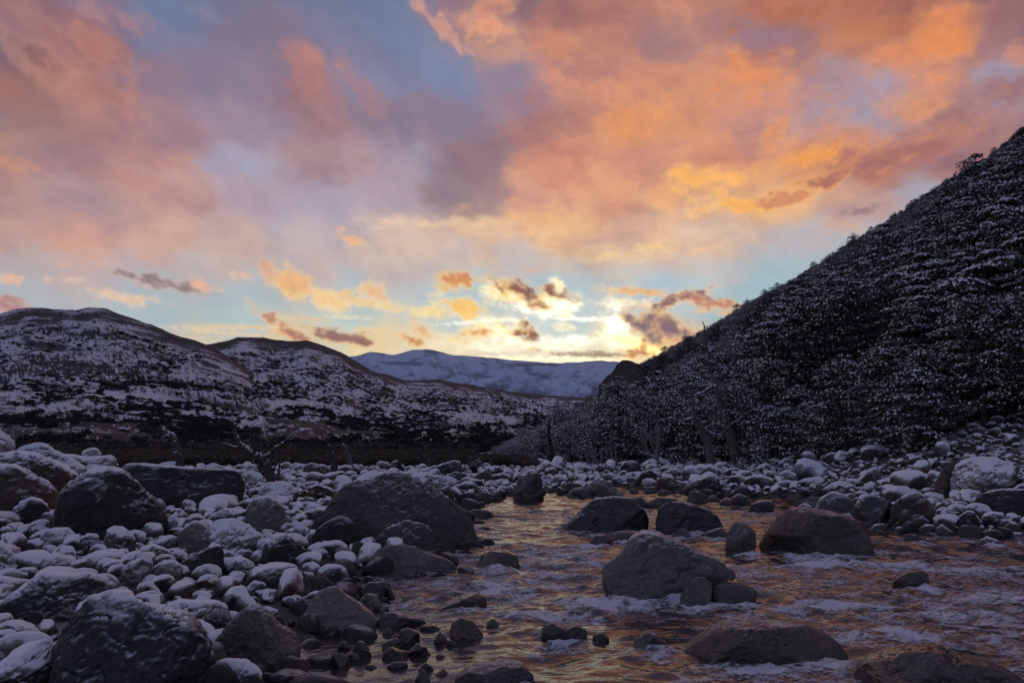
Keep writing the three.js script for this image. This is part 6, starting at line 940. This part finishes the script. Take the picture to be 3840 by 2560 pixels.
function treeKind(seed, height, spread, bare, pads, leaves, size, snowShare = 0.85, tone = 1) {
  const r = rng(seed), out = limbs([0.05, 0.043, 0.04]), list = [], lean = (r() - 0.5) * 0.5, lean2 = (r() - 0.5) * 0.5, at = (t) => V(lean * t * t * 1.4 + 0.12 * Math.sin(t * 5 + seed), height * t * 0.94, lean2 * t * t * 1.4 + 0.1 * Math.cos(t * 4 + seed));
  tube([0, 0.25, 0.5, 0.75, 1].map(at), [0.17, 0.14, 0.1, 0.06, 0.02].map((k) => k * height / 7), 6, out);
  for (let k = 0; k < pads; k++) {
    const t = bare + (1 - bare) * Math.pow((k + r()) / pads, 0.85), a = k * 2.4 + r(), o = at(t), reach = spread * (0.35 + 0.65 * r()) * Math.pow(Math.max(0.04, 1 - Math.pow((t - bare) / (1.02 - bare), 2.2)), 0.55);
    const e = V(o.x + Math.cos(a) * reach, o.y + reach * (0.18 + 0.25 * r()), o.z + Math.sin(a) * reach);
    if (k % 2 === 0) tube([o, o.clone().lerp(e, 0.55).add(V(0, -0.06, 0)), e], [0.045, 0.03, 0.012], 4, out);
    list.push([e.x, e.y + 0.05, e.z, spread * (0.32 + 0.26 * r()), (0.7 + 0.6 * r()) * tone]);
  }
  list.push([at(1).x, height * 0.99, at(1).z, spread * 0.22, 1]);
  return { trunk: buffer(out.pos, out.idx, { uv: out.uv, color: out.color }), ...crown(r, list, leaves, snowShare, size) };
}
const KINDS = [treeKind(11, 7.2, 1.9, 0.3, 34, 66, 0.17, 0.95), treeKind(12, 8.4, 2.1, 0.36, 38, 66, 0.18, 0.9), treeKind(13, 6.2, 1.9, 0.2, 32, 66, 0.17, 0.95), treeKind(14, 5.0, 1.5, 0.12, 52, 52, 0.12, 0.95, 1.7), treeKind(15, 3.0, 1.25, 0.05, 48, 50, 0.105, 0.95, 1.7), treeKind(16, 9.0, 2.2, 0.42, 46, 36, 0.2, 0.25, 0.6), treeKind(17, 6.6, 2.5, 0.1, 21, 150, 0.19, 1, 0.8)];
const HEIGHTS = [7.4, 8.6, 6.4, 5.2, 3.2, 9.2, 6.8];
// the wind keeps the canopy low towards the valley mouth
const canopyTop = (x, z) => 1.6 - z * (along(SLOPE_PROFILE, (x / -z + 0.047) * 240) + 3.4) / 240;
const KIND_LABELS = ['snow dusted forest tree with a rounded tiered crown', 'tall snow dusted forest tree standing above its neighbours', 'snow dusted forest tree with a broad low crown', 'young snow dusted tree leafy to the ground', 'snow covered sapling bush at the forest edge', 'tall shade darkened tree with a high crown and hardly any snow', 'broad tree with drooping boughs heavily loaded with snow'];
function treeOf(k) { const g = KINDS[k], t = new THREE.Group(); for (const [n, geo, m] of [['trunk', g.trunk, M.bark], ['crown', g.leaf, M.leaf], ['snow', g.snow, M.snow]]) { const p = new THREE.Mesh(geo, m); p.name = n; if (n === 'snow') p.userData.kind = 'stuff'; t.add(p); } return t; }
{
  const R = rng(777), spots = [], cells = {};
  const clear = (x, z, r) => { const i = Math.floor(x / 3), j = Math.floor(z / 3); for (let a = -1; a <= 1; a++) for (let b = -1; b <= 1; b++) for (const o of cells[(i + a) + ',' + (j + b)] ?? []) if (Math.hypot(o.x - x, o.z - z) < r) return false; return true; };
  const sow = (tries, d0, d1, gap, kind) => {
    for (let t = 0; t < tries; t++) {
      const d = mix(d0, d1, R()), x = mix(-2 - d * 0.05, d * 0.83, R()), z = -d, u = across(x, z), toe = along(TOE, d);
      if (u < toe + (kind === 'edge' ? -0.6 : 0.6) || (kind === 'edge' && u > toe + 2.5) || (kind !== 'edge' && f2(x * 0.11, z * 0.09, 3) < -0.2) || !clear(x, z, gap)) continue;
      const y = groundHeight(x, z) - 0.15, room = canopyTop(x, z) - y; if (room < 0.9) continue;
      const inner = u - toe, q = x / d, tall = Math.min(room * (R() < (d > 100 ? 0.07 : 0.03) ? 1.06 + (d > 100 ? 0.4 : 0.2) * R() : 0.74 + 0.26 * R()), (q > 0.33 ? 4.6 : 3.2) + inner * 0.12 + 1.6 * R()); let k = kind === 'edge' ? (R() < 0.55 ? 4 : 3) : inner < 3 ? [3, 2, 0, 4, 0][Math.floor(R() * 5)] : [0, 1, 2, 0, 1, 2, 3][Math.floor(R() * 7)];
      if (tall < 3) k = 4; else if (tall < 4.6) k = k === 4 ? 4 : 3;
      const gloom = q > 0.3 && q < 0.53 && inner < 13 && d < 62;  // forest interior shade is put into the darker leaves of one tree kind
      if (kind === 'edge' && ((q > 0.02 && q < 0.3 && R() < 0.6) || (q > 0.3 && q < 0.5 && R() < 0.55))) continue;
      if (d > 70) k = tall < 3 ? 4 : 3;
      if (kind !== 'edge' && q > 0.5 && inner < 16 && d < 50 && R() < 0.75) k = 6;
      if (d > 55 && f2(x * 0.045 + 7, z * 0.045, 3) > 0.16 && R() < 0.6) k = 5;
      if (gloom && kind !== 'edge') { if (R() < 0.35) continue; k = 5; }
      const o = { x, z, y, s: Math.min(tall / HEIGHTS[k], 0.8 + 0.45 * R()), a: R() * 6.28, k, d: Math.hypot(x, z) }; spots.push(o); (cells[Math.floor(x / 3) + ',' + Math.floor(z / 3)] ??= []).push(o);
    }
  };
  sow(1600, 24, 62, 1.15, 'edge'); sow(7000, 25, 70, 1.6); sow(14000, 70, 130, 1.9); sow(22000, 130, 262, 2.4);
  spots.sort((a, b) => a.d - b.d);
  const protos = KINDS.map((_, k) => treeOf(k));
  const put = (o, c) => { o.position.set(c.x, c.y, c.z); o.rotation.y = c.a; o.scale.set(c.s, c.s * (0.85 + 0.3 * ((c.a * 5) % 1)), c.s); };
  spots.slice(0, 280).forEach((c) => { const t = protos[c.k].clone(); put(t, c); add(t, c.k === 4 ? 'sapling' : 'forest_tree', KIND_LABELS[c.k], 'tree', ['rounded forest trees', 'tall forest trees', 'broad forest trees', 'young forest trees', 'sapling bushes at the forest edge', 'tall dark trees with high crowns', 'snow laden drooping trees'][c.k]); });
  const wood = new THREE.Group(), rest = spots.slice(280), dummy = new THREE.Object3D();
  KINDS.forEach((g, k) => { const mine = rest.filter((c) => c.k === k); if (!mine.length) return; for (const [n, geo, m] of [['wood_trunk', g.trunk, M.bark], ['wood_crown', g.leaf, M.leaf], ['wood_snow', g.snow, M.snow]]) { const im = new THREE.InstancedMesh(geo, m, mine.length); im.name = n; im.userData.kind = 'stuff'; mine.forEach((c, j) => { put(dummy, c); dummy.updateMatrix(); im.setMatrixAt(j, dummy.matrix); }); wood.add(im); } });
  setting(wood, 'forest', 'stuff', 'dense snow dusted forest covering the steep hillside up to its crest', 'forest');
}
{ // scrub on the hills
  const R = rng(31), g = KINDS[4], bushes = [], dummy = new THREE.Object3D();
  const tuft = (() => { const r = rng(5), p = []; for (let k = 0; k < 26; k++) { const a = r() * 6.283, d = 0.5 * Math.sqrt(r()), h = 0.15 + 0.75 * r() * (1 - d), s = 0.22 + 0.2 * r(), x = Math.cos(a) * d, z = Math.sin(a) * d, b = r() * 6.283; p.push(x - Math.cos(b) * s, h, z - Math.sin(b) * s, x + Math.cos(b) * s, h + 0.05, z + Math.sin(b) * s, x + (r() - 0.5) * 0.3, h + s * 1.1, z + (r() - 0.5) * 0.3); } const c = new Array(p.length / 3).fill([0.028, 0.027, 0.026]).flat(); return buffer(p, null, { color: c }); })();
  for (const [hill, count, lo] of [[nearHill, 13000, 1.0], [middleHill, 16000, 1.3]]) {
    const p = hill.geometry.attributes.position, c = hill.geometry.attributes.color;
    for (let t = 0; t < count * 3 && bushes.length < 40000; t++) { const i = Math.floor(R() * p.count), x = p.getX(i), y = p.getY(i), z = p.getZ(i); if (y < -1 || i > p.count * 0.72 || Math.abs(Math.atan2(x, -z)) > 0.75) continue; const cl = f2(x * 0.025 + 3, y * 0.06 + z * 0.02, 4, 0.6); if (R() > 0.25 + cl * 2.2) continue; bushes.push([x + (R() - 0.5) * 3, y - 0.25, z + (R() - 0.5) * 3, lo * (0.7 + 1.3 * R() * R())]); }
  }
  for (let t = 0; t < 700; t++) { const d = mix(92, 150, R()), x = d * mix(-0.75, 0.03, R()); if (f2(x * 0.04, d * 0.05, 3) < -0.05) continue; bushes.push([x, groundHeight(x, -d) - 0.4 - Math.max(0, (d - 108) * 0.02), -d, 0.9 + 1.7 * R() * R()]); }
  const im = new THREE.InstancedMesh(tuft, M.leaf, bushes.length); bushes.forEach(([x, y, z, s], j) => { dummy.position.set(x, y, z); dummy.rotation.y = j; dummy.scale.set(s * 1.25, s, s * 1.25); dummy.updateMatrix(); im.setMatrixAt(j, dummy.matrix); });
  setting(im, 'scrub', 'stuff', 'dark low scrub dotted over the snowy hills', 'scrub');
  // heath on the flat valley floor
  const heath = []; for (let t = 0; t < 16000; t++) { const d = 36 + 210 * Math.pow(R(), 1.7), x = d * mix(-0.75, 0.02, R()), z = -d; if (across(x, z) > along(TOE, d) - 1 || edgeDistance(x, z) < 8) continue; heath.push([x, groundHeight(x, z) - 0.1, z, d > 88 ? 0.6 + 1.3 * R() * R() : 0.35 + 0.5 * R()]); }
  const tan = tuft.clone(); tan.setAttribute('color', new THREE.Float32BufferAttribute(new Array(tuft.attributes.position.count).fill([0.1, 0.076, 0.054]).flat(), 3));
  const hm = new THREE.InstancedMesh(tan, M.leaf, heath.length); heath.forEach(([x, y, z, s], j) => { dummy.position.set(x, y, z); dummy.rotation.y = j; dummy.scale.set(s * 1.5, s * 0.8, s * 1.5); dummy.updateMatrix(); hm.setMatrixAt(j, dummy.matrix); });
  setting(hm, 'heath', 'stuff', 'brown heath bushes covering the flat valley floor', 'heath');
}


// ---------------------------------------------------------------- dead trees, outcrop, shrubs
// name, label, base, snow, bark tone, category, group, limbs [radius at base, radius at tip, points]
const DEAD_TREES = [
  ['dead_tree', 'bent grey dead trunk leaning over the flat topped slab', -9.32, 0.78, -21, 0.9, [0.07, 0.06, 0.055], 'tree', '', [[0.13, 0.05, [0,0,0, -0.07,0.3,-0.02, -0.24,0.58,-0.07, -0.35,0.82,-0.15, -0.44,0.99,-0.25, -0.58,1.05,-0.35, -0.77,1.13,-0.47, -0.96,1.25,-0.64]], [0.05, 0.02, [-0.42,0.98,0, -0.52,1.01,0.01, -0.64,0.96,0.05]]]],
  ['dead_tree', 'forked bare dead tree with upswept limbs and rusty shrub at its foot', -6.44, 0.48, -20, 0.9, [0.07, 0.06, 0.055], 'tree', '', [[0.14, 0.1, [0,0,0, -0.12,0.35,0, -0.28,0.61,0.01, -0.46,0.75,0.02]], [0.1, 0.03, [-0.4,0.72,0, -0.61,0.84,-0.01, -0.82,0.98,-0.05, -1.01,1.13,-0.11, -1.12,1.36,-0.2, -1.18,1.57,-0.29, -1.3,1.69,-0.4, -1.43,1.79,-0.53]], [0.03, 0.01, [-1.18,1.54,0, -1.17,1.67,0.03]], [0.08, 0.02, [-0.29,0.63,0, -0.17,0.78,-0.02, 0,0.93,-0.1, 0.17,1.13,-0.25, 0.31,1.33,-0.46]], [0.03, 0.01, [0,0.93,0, 0.01,1.01,0.01, -0.12,1.13,0.07]], [0.07, 0.03, [-0.4,0.69,0, -0.53,1.01,0.05, -0.6,1.3,0.17, -0.68,1.58,0.37]], [0.04, 0.02, [-0.35,0.69,0, -0.45,1.1,0.03, -0.49,1.39,0.1]], [0.04, 0.01, [-1,0.98,0, -1.18,1.04,0, -1.36,1.09,-0.01, -1.53,1.12,-0.02]], [0.05, 0.01, [0.02,0.12,0, 0.15,0.29,0.02, 0.19,0.63,0.1, 0.26,1.16,0.28]], [0.04, 0.01, [-0.02,0.23,0, 0.05,0.46,0.05, 0.19,0.63,0.21]]]],
  ['stump', 'rough grey stump with a ragged top on the far gravel', -6.9, 0.51, -29, 0.9, [0.07, 0.06, 0.055], 'stump', '', [[0.16, 0.09, [0,0,0, -0.08,0.38,0.02, -0.17,0.71,0.08, -0.22,0.97,0.17]], [0.05, 0.02, [-0.13,0.63,0, -0.26,0.76,-0.01]]]],
  ['stump', 'pale splintered stump leaning beside the ragged one', -6.41, 0.65, -30, 0.95, [0.13, 0.12, 0.12], 'stump', '', [[0.15, 0.03, [0,0,0, -0.19,0.39,0.02, -0.33,0.7,0.06, -0.42,0.89,0.12]]]],
  ['dead_tree', 'lone bare snag with one high side branch at the forest edge', 2.19, 0.39, -40, 0.9, [0.05, 0.045, 0.042], 'tree', '', [[0.17, 0.05, [0,0,0, -0.05,0.48,0.05, -0.14,1.31,0.28, -0.21,1.89,0.6, -0.23,2.36,0.99]], [0.06, 0.02, [-0.23,2.14,0, -0.45,2.33,0.05, -0.82,2.55,0.23]], [0.05, 0.02, [-0.26,1.6,0, -0.55,1.84,0.17]], [0.08, 0.04, [-0.27,0,0, -0.29,0.39,0.05, -0.31,0.68,0.18]]]],
  ['dead_tree', 'slanting pale dead sapling with a curved tip', 3.76, 0.3, -37, 0.9, [0.2, 0.185, 0.18], 'tree', '', [[0.07, 0.02, [0,0,0, -0.22,0.31,0.05, -0.49,0.67,0.2, -0.62,0.89,0.39, -0.85,1.03,0.64]], [0.1, 0.06, [0.05,0,0, -0.02,0.54,0.07, -0.05,1.07,0.29, -0.21,1.16,0.47]]]],
  ['dead_pole', 'thin bare pole of a dead tree standing against the dark forest', 4.2, 0.32, -36.5, 0.9, [0.2, 0.185, 0.18], 'tree', 'bare poles at the forest edge', [[0.09, 0.04, [0,0,0, -0.08,0.51,0.03, -0.23,1.01,0.13]]]],
  ['dead_pole', 'thin bare pole of a dead tree standing against the dark forest', 4.32, 0.37, -36.5, 0.9, [0.2, 0.185, 0.18], 'tree', 'bare poles at the forest edge', [[0.09, 0.04, [0,0,0, 0.07,0.48,-0.02, 0.06,0.97,-0.07]]]],
  ['dead_pole', 'thin bare pole of a dead tree standing against the dark forest', 5.2, 0.15, -36.5, 0.9, [0.2, 0.185, 0.18], 'tree', 'bare poles at the forest edge', [[0.09, 0.04, [0,0,0, -0.05,0.66,0.06, -0.18,1.32,0.26]]]],
  ['dead_pole', 'thin bare pole of a dead tree standing against the dark forest', 4.69, 0.28, -36.5, 0.9, [0.2, 0.185, 0.18], 'tree', 'bare poles at the forest edge', [[0.09, 0.04, [0,0,0, 0.02,0.46,0.04, -0.03,0.93,0.18]]]],
  ['dead_pole', 'thin bare pole of a dead tree standing against the dark forest', 4.07, 0.32, -36.5, 0.9, [0.2, 0.185, 0.18], 'tree', 'bare poles at the forest edge', [[0.09, 0.04, [0,0,0, -0.05,0.42,-0.02, -0.17,0.84,-0.1]]]],
  ['dead_pole', 'thin bare pole of a dead tree standing against the dark forest', 2.58, 0.67, -36.5, 0.9, [0.2, 0.185, 0.18], 'tree', 'bare poles at the forest edge', [[0.09, 0.04, [0,0,0, 0.02,0.22,0.02, -0.04,0.44,0.07]]]],
  ['dead_pole', 'thin bare pole of a dead tree standing against the dark forest', 4.87, 0.28, -36.5, 0.9, [0.2, 0.185, 0.18], 'tree', 'bare poles at the forest edge', [[0.09, 0.04, [0,0,0, 0.01,0.77,0.12, -0.06,1.55,0.47]]]],
  ['dead_tree', 'many stemmed bare tree fanning out white branches', 7.05, 0.51, -36, 0.9, [0.22, 0.2, 0.2], 'tree', '', [[0.15, 0.06, [0,0,0, -0.03,0.35,0.02, 0.04,0.78,0.1, 0.04,1.4,0.28, 0.1,1.92,0.51]], [0.08, 0.02, [-0.03,0.35,0, -0.34,0.52,-0.01, -0.51,0.87,-0.05, -0.58,1.4,-0.14, -0.67,2.1,-0.29]], [0.06, 0.02, [-0.34,0.52,0, -0.73,0.61,-0.04, -0.93,0.81,-0.12]], [0.07, 0.02, [-0.05,0.48,0, -0.24,1.05,-0.09, -0.4,1.48,-0.32, -0.53,1.79,-0.62]], [0.06, 0.02, [-0.01,0.52,0, 0.26,1.31,0.16, 0.5,2.06,0.63]], [0.05, 0.01, [0.02,0.83,0, -0.19,1.31,-0.09, -0.26,1.7,-0.31]], [0.05, 0.01, [0.06,1.26,0, -0.05,1.48,0.04, -0.22,1.66,0.17]], [0.04, 0.01, [-0.5,0.96,0, -0.72,1.26,0.08, -0.79,1.88,0.42]], [0.04, 0.01, [-0.03,0.35,0, -0.3,0.3,0, -0.81,1.09,0.02]], [0.05, 0.02, [0.08,1.31,0, 0.22,1.7,0.02, 0.14,2.01,0.08]]]],
  ['dead_tree', 'big twisted dead tree with heavy snowy limbs before the hillside', 10.43, 0.65, -34, 0.9, [0.12, 0.108, 0.1], 'tree', '', [[0.27, 0.18, [0,0,0, -0.22,0.7,-0.04, -0.39,1.71,-0.19, -0.5,2.63,-0.44, -0.6,3.35,-0.74, -0.66,3.91,-1.08]], [0.15, 0.06, [-0.66,3.86,0, -0.75,4.22,-0.01, -0.94,4.64,-0.05, -1.13,5.11,-0.12, -1.33,5.34,-0.19, -1.53,5.5,-0.27]], [0.09, 0.02, [-1.38,5.31,0, -1.34,5.73,0.03, -1.42,6.2,0.12, -1.47,6.55,0.24]], [0.07, 0.02, [-1.33,5.34,0, -1.63,5.5,0.04, -1.88,5.73,0.17]], [0.1, 0.03, [-0.68,4.07,0, -0.39,4.22,-0.03, -0.09,4.59,-0.17, 0.11,5,-0.39, 0.35,5.73,-0.83]], [0.07, 0.02, [0.11,5,0, -0.04,5.21,-0.06, -0.13,5.58,-0.3]], [0.16, 0.06, [-0.44,2.83,0, -0.73,3.29,-0.05, -0.93,3.53,-0.17, -1.18,3.63,-0.32]], [0.1, 0.03, [-1.14,3.5,0, -1.45,3.32,-0.04, -1.77,3.14,-0.15]], [0.08, 0.02, [-0.89,4.59,0, -1.25,4.71,0.08, -1.55,4.84,0.31]], [0.07, 0.02, [-0.85,4.38,0, -1.1,4.38,0.02, -1.67,4.48,0.12]], [0.06, 0.02, [-0.94,4.64,0, -1.34,4.9,-0.11, -1.49,5.18,-0.37]], [0.07, 0.02, [-0.43,1.97,0, -0.15,2.53,0.09, 0.08,3.19,0.39, 0.37,3.86,0.92]], [0.06, 0.02, [-0.55,1.51,0, -0.18,1.86,0.08, 0.25,2.22,0.35, 0.57,2.48,0.73]], [0.05, 0.01, [-0.34,4.17,0, -0.29,4.79,0.09, -0.25,5.58,0.4]]]],
  ['dead_tree', 'broken dead trunk with one drooping white limb', 8.94, 0.58, -33, 0.9, [0.13, 0.115, 0.108], 'tree', '', [[0.2, 0.14, [0,0,0, -0.15,0.73,0.02, -0.3,1.27,0.07, -0.53,1.76,0.16, -0.76,2.1,0.25]], [0.1, 0.03, [-0.53,1.76,0, -0.24,1.56,-0.04, 0.05,1.41,-0.16, 0.5,1.37,-0.39, 0.68,1.66,-0.57]], [0.1, 0.02, [-0.76,2.1,0, -1.06,2.05,0, -1.46,1.93,0.01]], [0.12, 0.04, [-0.72,2.05,0, -0.8,2.65,-0.01, -0.82,3.24,-0.04, -1.01,3.54,-0.07, -1.46,3.79,-0.12]], [0.05, 0.02, [-0.84,2.8,0, -1.09,2.9,0.11]], [0.05, 0.02, [-0.97,3.49,0, -1.15,4.04,-0.08, -1.2,4.27,-0.24]]]],
  ['dead_tree', 'spreading dead branches in the middle of the slope', 16.92, 4.43, -44, 0.9, [0.09, 0.08, 0.078], 'tree', '', [[0.12, 0.06, [0,0,0, 0.04,1.33,-0.15, 0.17,2.68,-0.6, 0.13,3.76,-1.26, 0.23,4.99,-2.24]], [0.09, 0.02, [0.11,2.14,0, -0.28,2.31,0, -0.74,2.48,-0.01, -1.29,2.14,-0.03, -2.17,2,-0.06]], [0.06, 0.02, [0.13,3.02,0, -0.17,3.05,-0.03, -0.51,3.08,-0.12]], [0.05, 0.02, [0.09,2.27,0, -0.19,2.81,-0.08, -0.23,3.35,-0.28]]]],
  ['dead_tree', 'tall grey snag among the crowns high on the slope', 34.15, 13.08, -48, 0.9, [0.1, 0.09, 0.09], 'tree', '', [[0.14, 0.06, [0,0,0, -0.26,1.41,-0.16, -0.29,3.9,-0.85, 0.18,6.06,-1.99, 0.14,8.43,-3.69]], [0.06, 0.02, [-0.27,4.07,0, -1.29,4.25,0.12, -2.65,4.52,0.54]], [0.06, 0.02, [-0.28,2.11,0, -1.27,2.56,-0.08]], [0.05, 0.02, [0.13,5.51,0, -0.45,5.88,0.07, -0.76,6.24,0.24]]]],
  ['dead_pole', 'bare trunk showing in a gap between forest crowns', 26.27, 6.1, -46, 0.9, [0.15, 0.14, 0.135], 'tree', 'bare trunks among the crowns', [[0.13, 0.07, [0,0,0, 0.08,0.97,0.07, 0.11,2.85,0.4]]]],
  ['dead_pole', 'bare trunk showing in a gap between forest crowns', 18.42, 2.04, -40, 0.9, [0.15, 0.14, 0.135], 'tree', 'bare trunks among the crowns', [[0.13, 0.07, [0,0,0, 0.05,0.83,0.06, -0.2,3.4,0.51]]]],
  ['dead_pole', 'bare trunk showing in a gap between forest crowns', 15.9, 2.5, -39, 0.9, [0.15, 0.14, 0.135], 'tree', 'bare trunks among the crowns', [[0.13, 0.07, [0,0,0, 0.05,0.81,0.01, -0.03,1.89,0.04]]]],
  ['dead_pole', 'bare trunk showing in a gap between forest crowns', 18.2, 7.61, -47, 0.9, [0.15, 0.14, 0.135], 'tree', 'bare trunks among the crowns', [[0.13, 0.07, [0,0,0, 0.05,1,-0.03, 0.05,2.51,-0.17]]]],
  ['dead_pole', 'bare trunk showing in a gap between forest crowns', 29.29, 8.46, -46, 0.9, [0.15, 0.14, 0.135], 'tree', 'bare trunks among the crowns', [[0.13, 0.07, [0,0,0, 0.09,0.99,-0.19, 0.28,4.15,-1.58]]]],
];
DEAD_TREES.forEach(([name, label, x, y, z, snow, tone, category, group, branches], k) => {
  const t = new THREE.Group(), r = rng(k + 300);
  t.position.set(x, y, z);
  branches.forEach(([r0, r1, flat], b) => {
    const pts = []; for (let i = 0; i < flat.length; i += 3) pts.push(V(flat[i], flat[i + 1], flat[i + 2]));
    if (!b) pts[0].y -= 0.6;
    const path = new THREE.CatmullRomCurve3(pts).getPoints(Math.max(8, pts.length * 5)), n = path.length, out = limbs(tone, snow);
    path.forEach((p, i) => { const w = Math.min(r0, 0.07); p.x += w * n2(i * 0.55 + k * 9 + b * 3, 1.5); p.y += w * 0.6 * n2(i * 0.6, k + b * 2.3); p.z += w * n2(i * 0.5 + 7, k * 3 + b); });
    tube(path, path.map((_, i) => mix(r0, r1, Math.pow(i / (n - 1), 0.8)) * (0.9 + 0.2 * r())), 8, out);
    out.snow = 0; for (let q = 0; q < 4 && name === 'dead_tree'; q++) { // twigs
      const i = Math.floor(n * (0.3 + 0.65 * r())), p = path[Math.min(i, n - 1)], a = r() * 6.28, l = 0.25 + 0.55 * r(), e = V(p.x + Math.cos(a) * l, p.y + l * (0.1 + 0.7 * r()), p.z + Math.sin(a) * l);
      tube([p, p.clone().lerp(e, 0.5).add(V(0, 0.06 * (r() - 0.5), 0)), e], [0.014, 0.01, 0.004], 4, out);
    }
    const m = new THREE.Mesh(buffer(out.pos, out.idx, { uv: out.uv, color: out.color }), M.bark); m.name = b ? 'limb' : 'trunk'; t.add(m);
    if (out.si.length) { const s = new THREE.Mesh(buffer(out.sp, out.si), M.snow); s.name = 'snow'; s.userData.kind = 'stuff'; m.add(s); }
  });
  add(t, name, label, category, group || undefined);
});
const OUTCROP = [20.12, 10.04, -130, [-5.17,-0.47,-4.93,2.37,-4.24,4.18,-2.21,5.62,0.84,6.09,2.54,5.42,4.89,4.28,5.27,0.47]];
{
  const pts = []; for (let i = 0; i < OUTCROP[3].length; i += 2) pts.push([OUTCROP[3][i], OUTCROP[3][i + 1]]);
  pts.push([3.5, -8], [-3.5, -8]);
  const o = rockMesh(makeRock({ pts, depth: 5, seed: 555, sharp: 1, n: 26, tone: 'brown', snow: 0.12 }), false); o.position.set(OUTCROP[0], OUTCROP[1], OUTCROP[2]);
  add(o, 'rock_outcrop', 'bare brown cliff block jutting from the edge of the wooded slope', 'rock');
}
const SHRUBS = [
  [12.02, 0.32, -23.96, 1.14, 0.72, 'brown', 'low brown shrub laced with snow on the stony bank'],
  [11.19, 0.27, -20.7, 1.05, 0.37, 'snow', 'flat snow laden shrub below the snow roofed boulder'],
  [14.45, 0.69, -30.57, 0.83, 0.91, 'rust', 'upright russet shrub with snow tips at the forest foot'],
  [9.77, 0.28, -26.24, 1.25, 0.56, 'snow', 'fallen snowy branches heap at the forest foot'],
  [7.31, 0.28, -29.99, 1.17, 0.76, 'snow', 'dark bush with snow on its leaves on the far stony bank'],
  [9.31, 0.34, -30.29, 0.85, 0.64, 'snow', 'small snow tipped bush behind the far gravel'],
  [3.88, 0.28, -31.51, 0.78, 0.35, 'rust', 'reddish leafy shrub on the far gravel'],
  [-4.76, 0.24, -17.58, 0.81, 0.24, 'rust', 'orange grass tuft under the dark low boulder'],
  [-5.89, 0.36, -28.29, 0.97, 0.32, 'rust', 'rusty grass between the boulders near the stumps'],
  [-8.29, 0.36, -24.56, 0.64, 0.81, 'rust', 'golden brown shrub at the foot of the forked dead tree'],
  [-1.59, 0.33, -30.44, 1.02, 0.75, 'brown', 'thorny brown bush where the heath meets the gravel'],
  [-2.6, 0.27, -26.42, 0.53, 0.24, 'rust', 'rusty grass tuft on the far gravel ridge'],
];
SHRUBS.forEach(([x, y, z, w, h, kind, label], k) => {
  const r = rng(600 + k), t = new THREE.Group(), out = limbs([0.06, 0.045, 0.035]), lp = [], lc = [], sp = [], tint = kind === 'rust' ? [0.13, 0.065, 0.025] : kind === 'brown' ? [0.075, 0.05, 0.04] : [0.035, 0.036, 0.026];
  t.position.set(x, y, z);
  for (let s = 0; s < 34; s++) {
    const a = r() * 6.28, lean = Math.sqrt(r()) * w * 0.5, top = h * (0.45 + 0.6 * r()) * (1 - 0.45 * (lean / (w * 0.5)) ** 2), e = V(Math.cos(a) * lean, top, Math.sin(a) * lean * 0.8), m = V(e.x * 0.4, top * 0.6, e.z * 0.4);
    tube([V(e.x * 0.1, -0.05, e.z * 0.1), m, e], [0.012, 0.008, 0.004], 4, out);
    for (let q = 0; q < 16; q++) {
      const u = 0.25 + 0.8 * r(), p = (u < 0.6 ? V(0, 0, 0).lerp(m, u / 0.6) : m.clone().lerp(e, (u - 0.6) / 0.4)).add(V((r() - 0.5) * 0.14, (r() - 0.3) * 0.1, (r() - 0.5) * 0.14)), b = r() * 6.28, l = 0.03 + 0.045 * r(), g = 0.6 + 0.8 * r(), put = (to, up, f) => to.push(p.x - Math.cos(b) * l * f, p.y + up, p.z - Math.sin(b) * l * f, p.x + Math.sin(b) * l * 0.6 * f, p.y + up + 0.01, p.z - Math.cos(b) * l * 0.6 * f, p.x + Math.cos(b) * l * f, p.y + up - 0.02, p.z + Math.sin(b) * l * f);
      put(lp, 0, 1); for (let c = 0; c < 3; c++) lc.push(tint[0] * g, tint[1] * g, tint[2] * g);
      if (r() < (kind === 'snow' ? 0.75 : kind === 'brown' ? 0.4 : 0.15)) put(sp, 0.012, 1.1);
    }
  }
  for (const [n, g, m] of [['stems', buffer(out.pos, out.idx, { uv: out.uv, color: out.color }), M.bark], ['foliage', buffer(lp, null, { color: lc }), M.leaf], ['snow', buffer(sp, null), M.snow]]) { const o = new THREE.Mesh(g, m); o.name = n; if (n !== 'stems') o.userData.kind = 'stuff'; t.add(o); }
  add(t, 'shrub', label, 'shrub');
});


renderer.render(scene, camera);
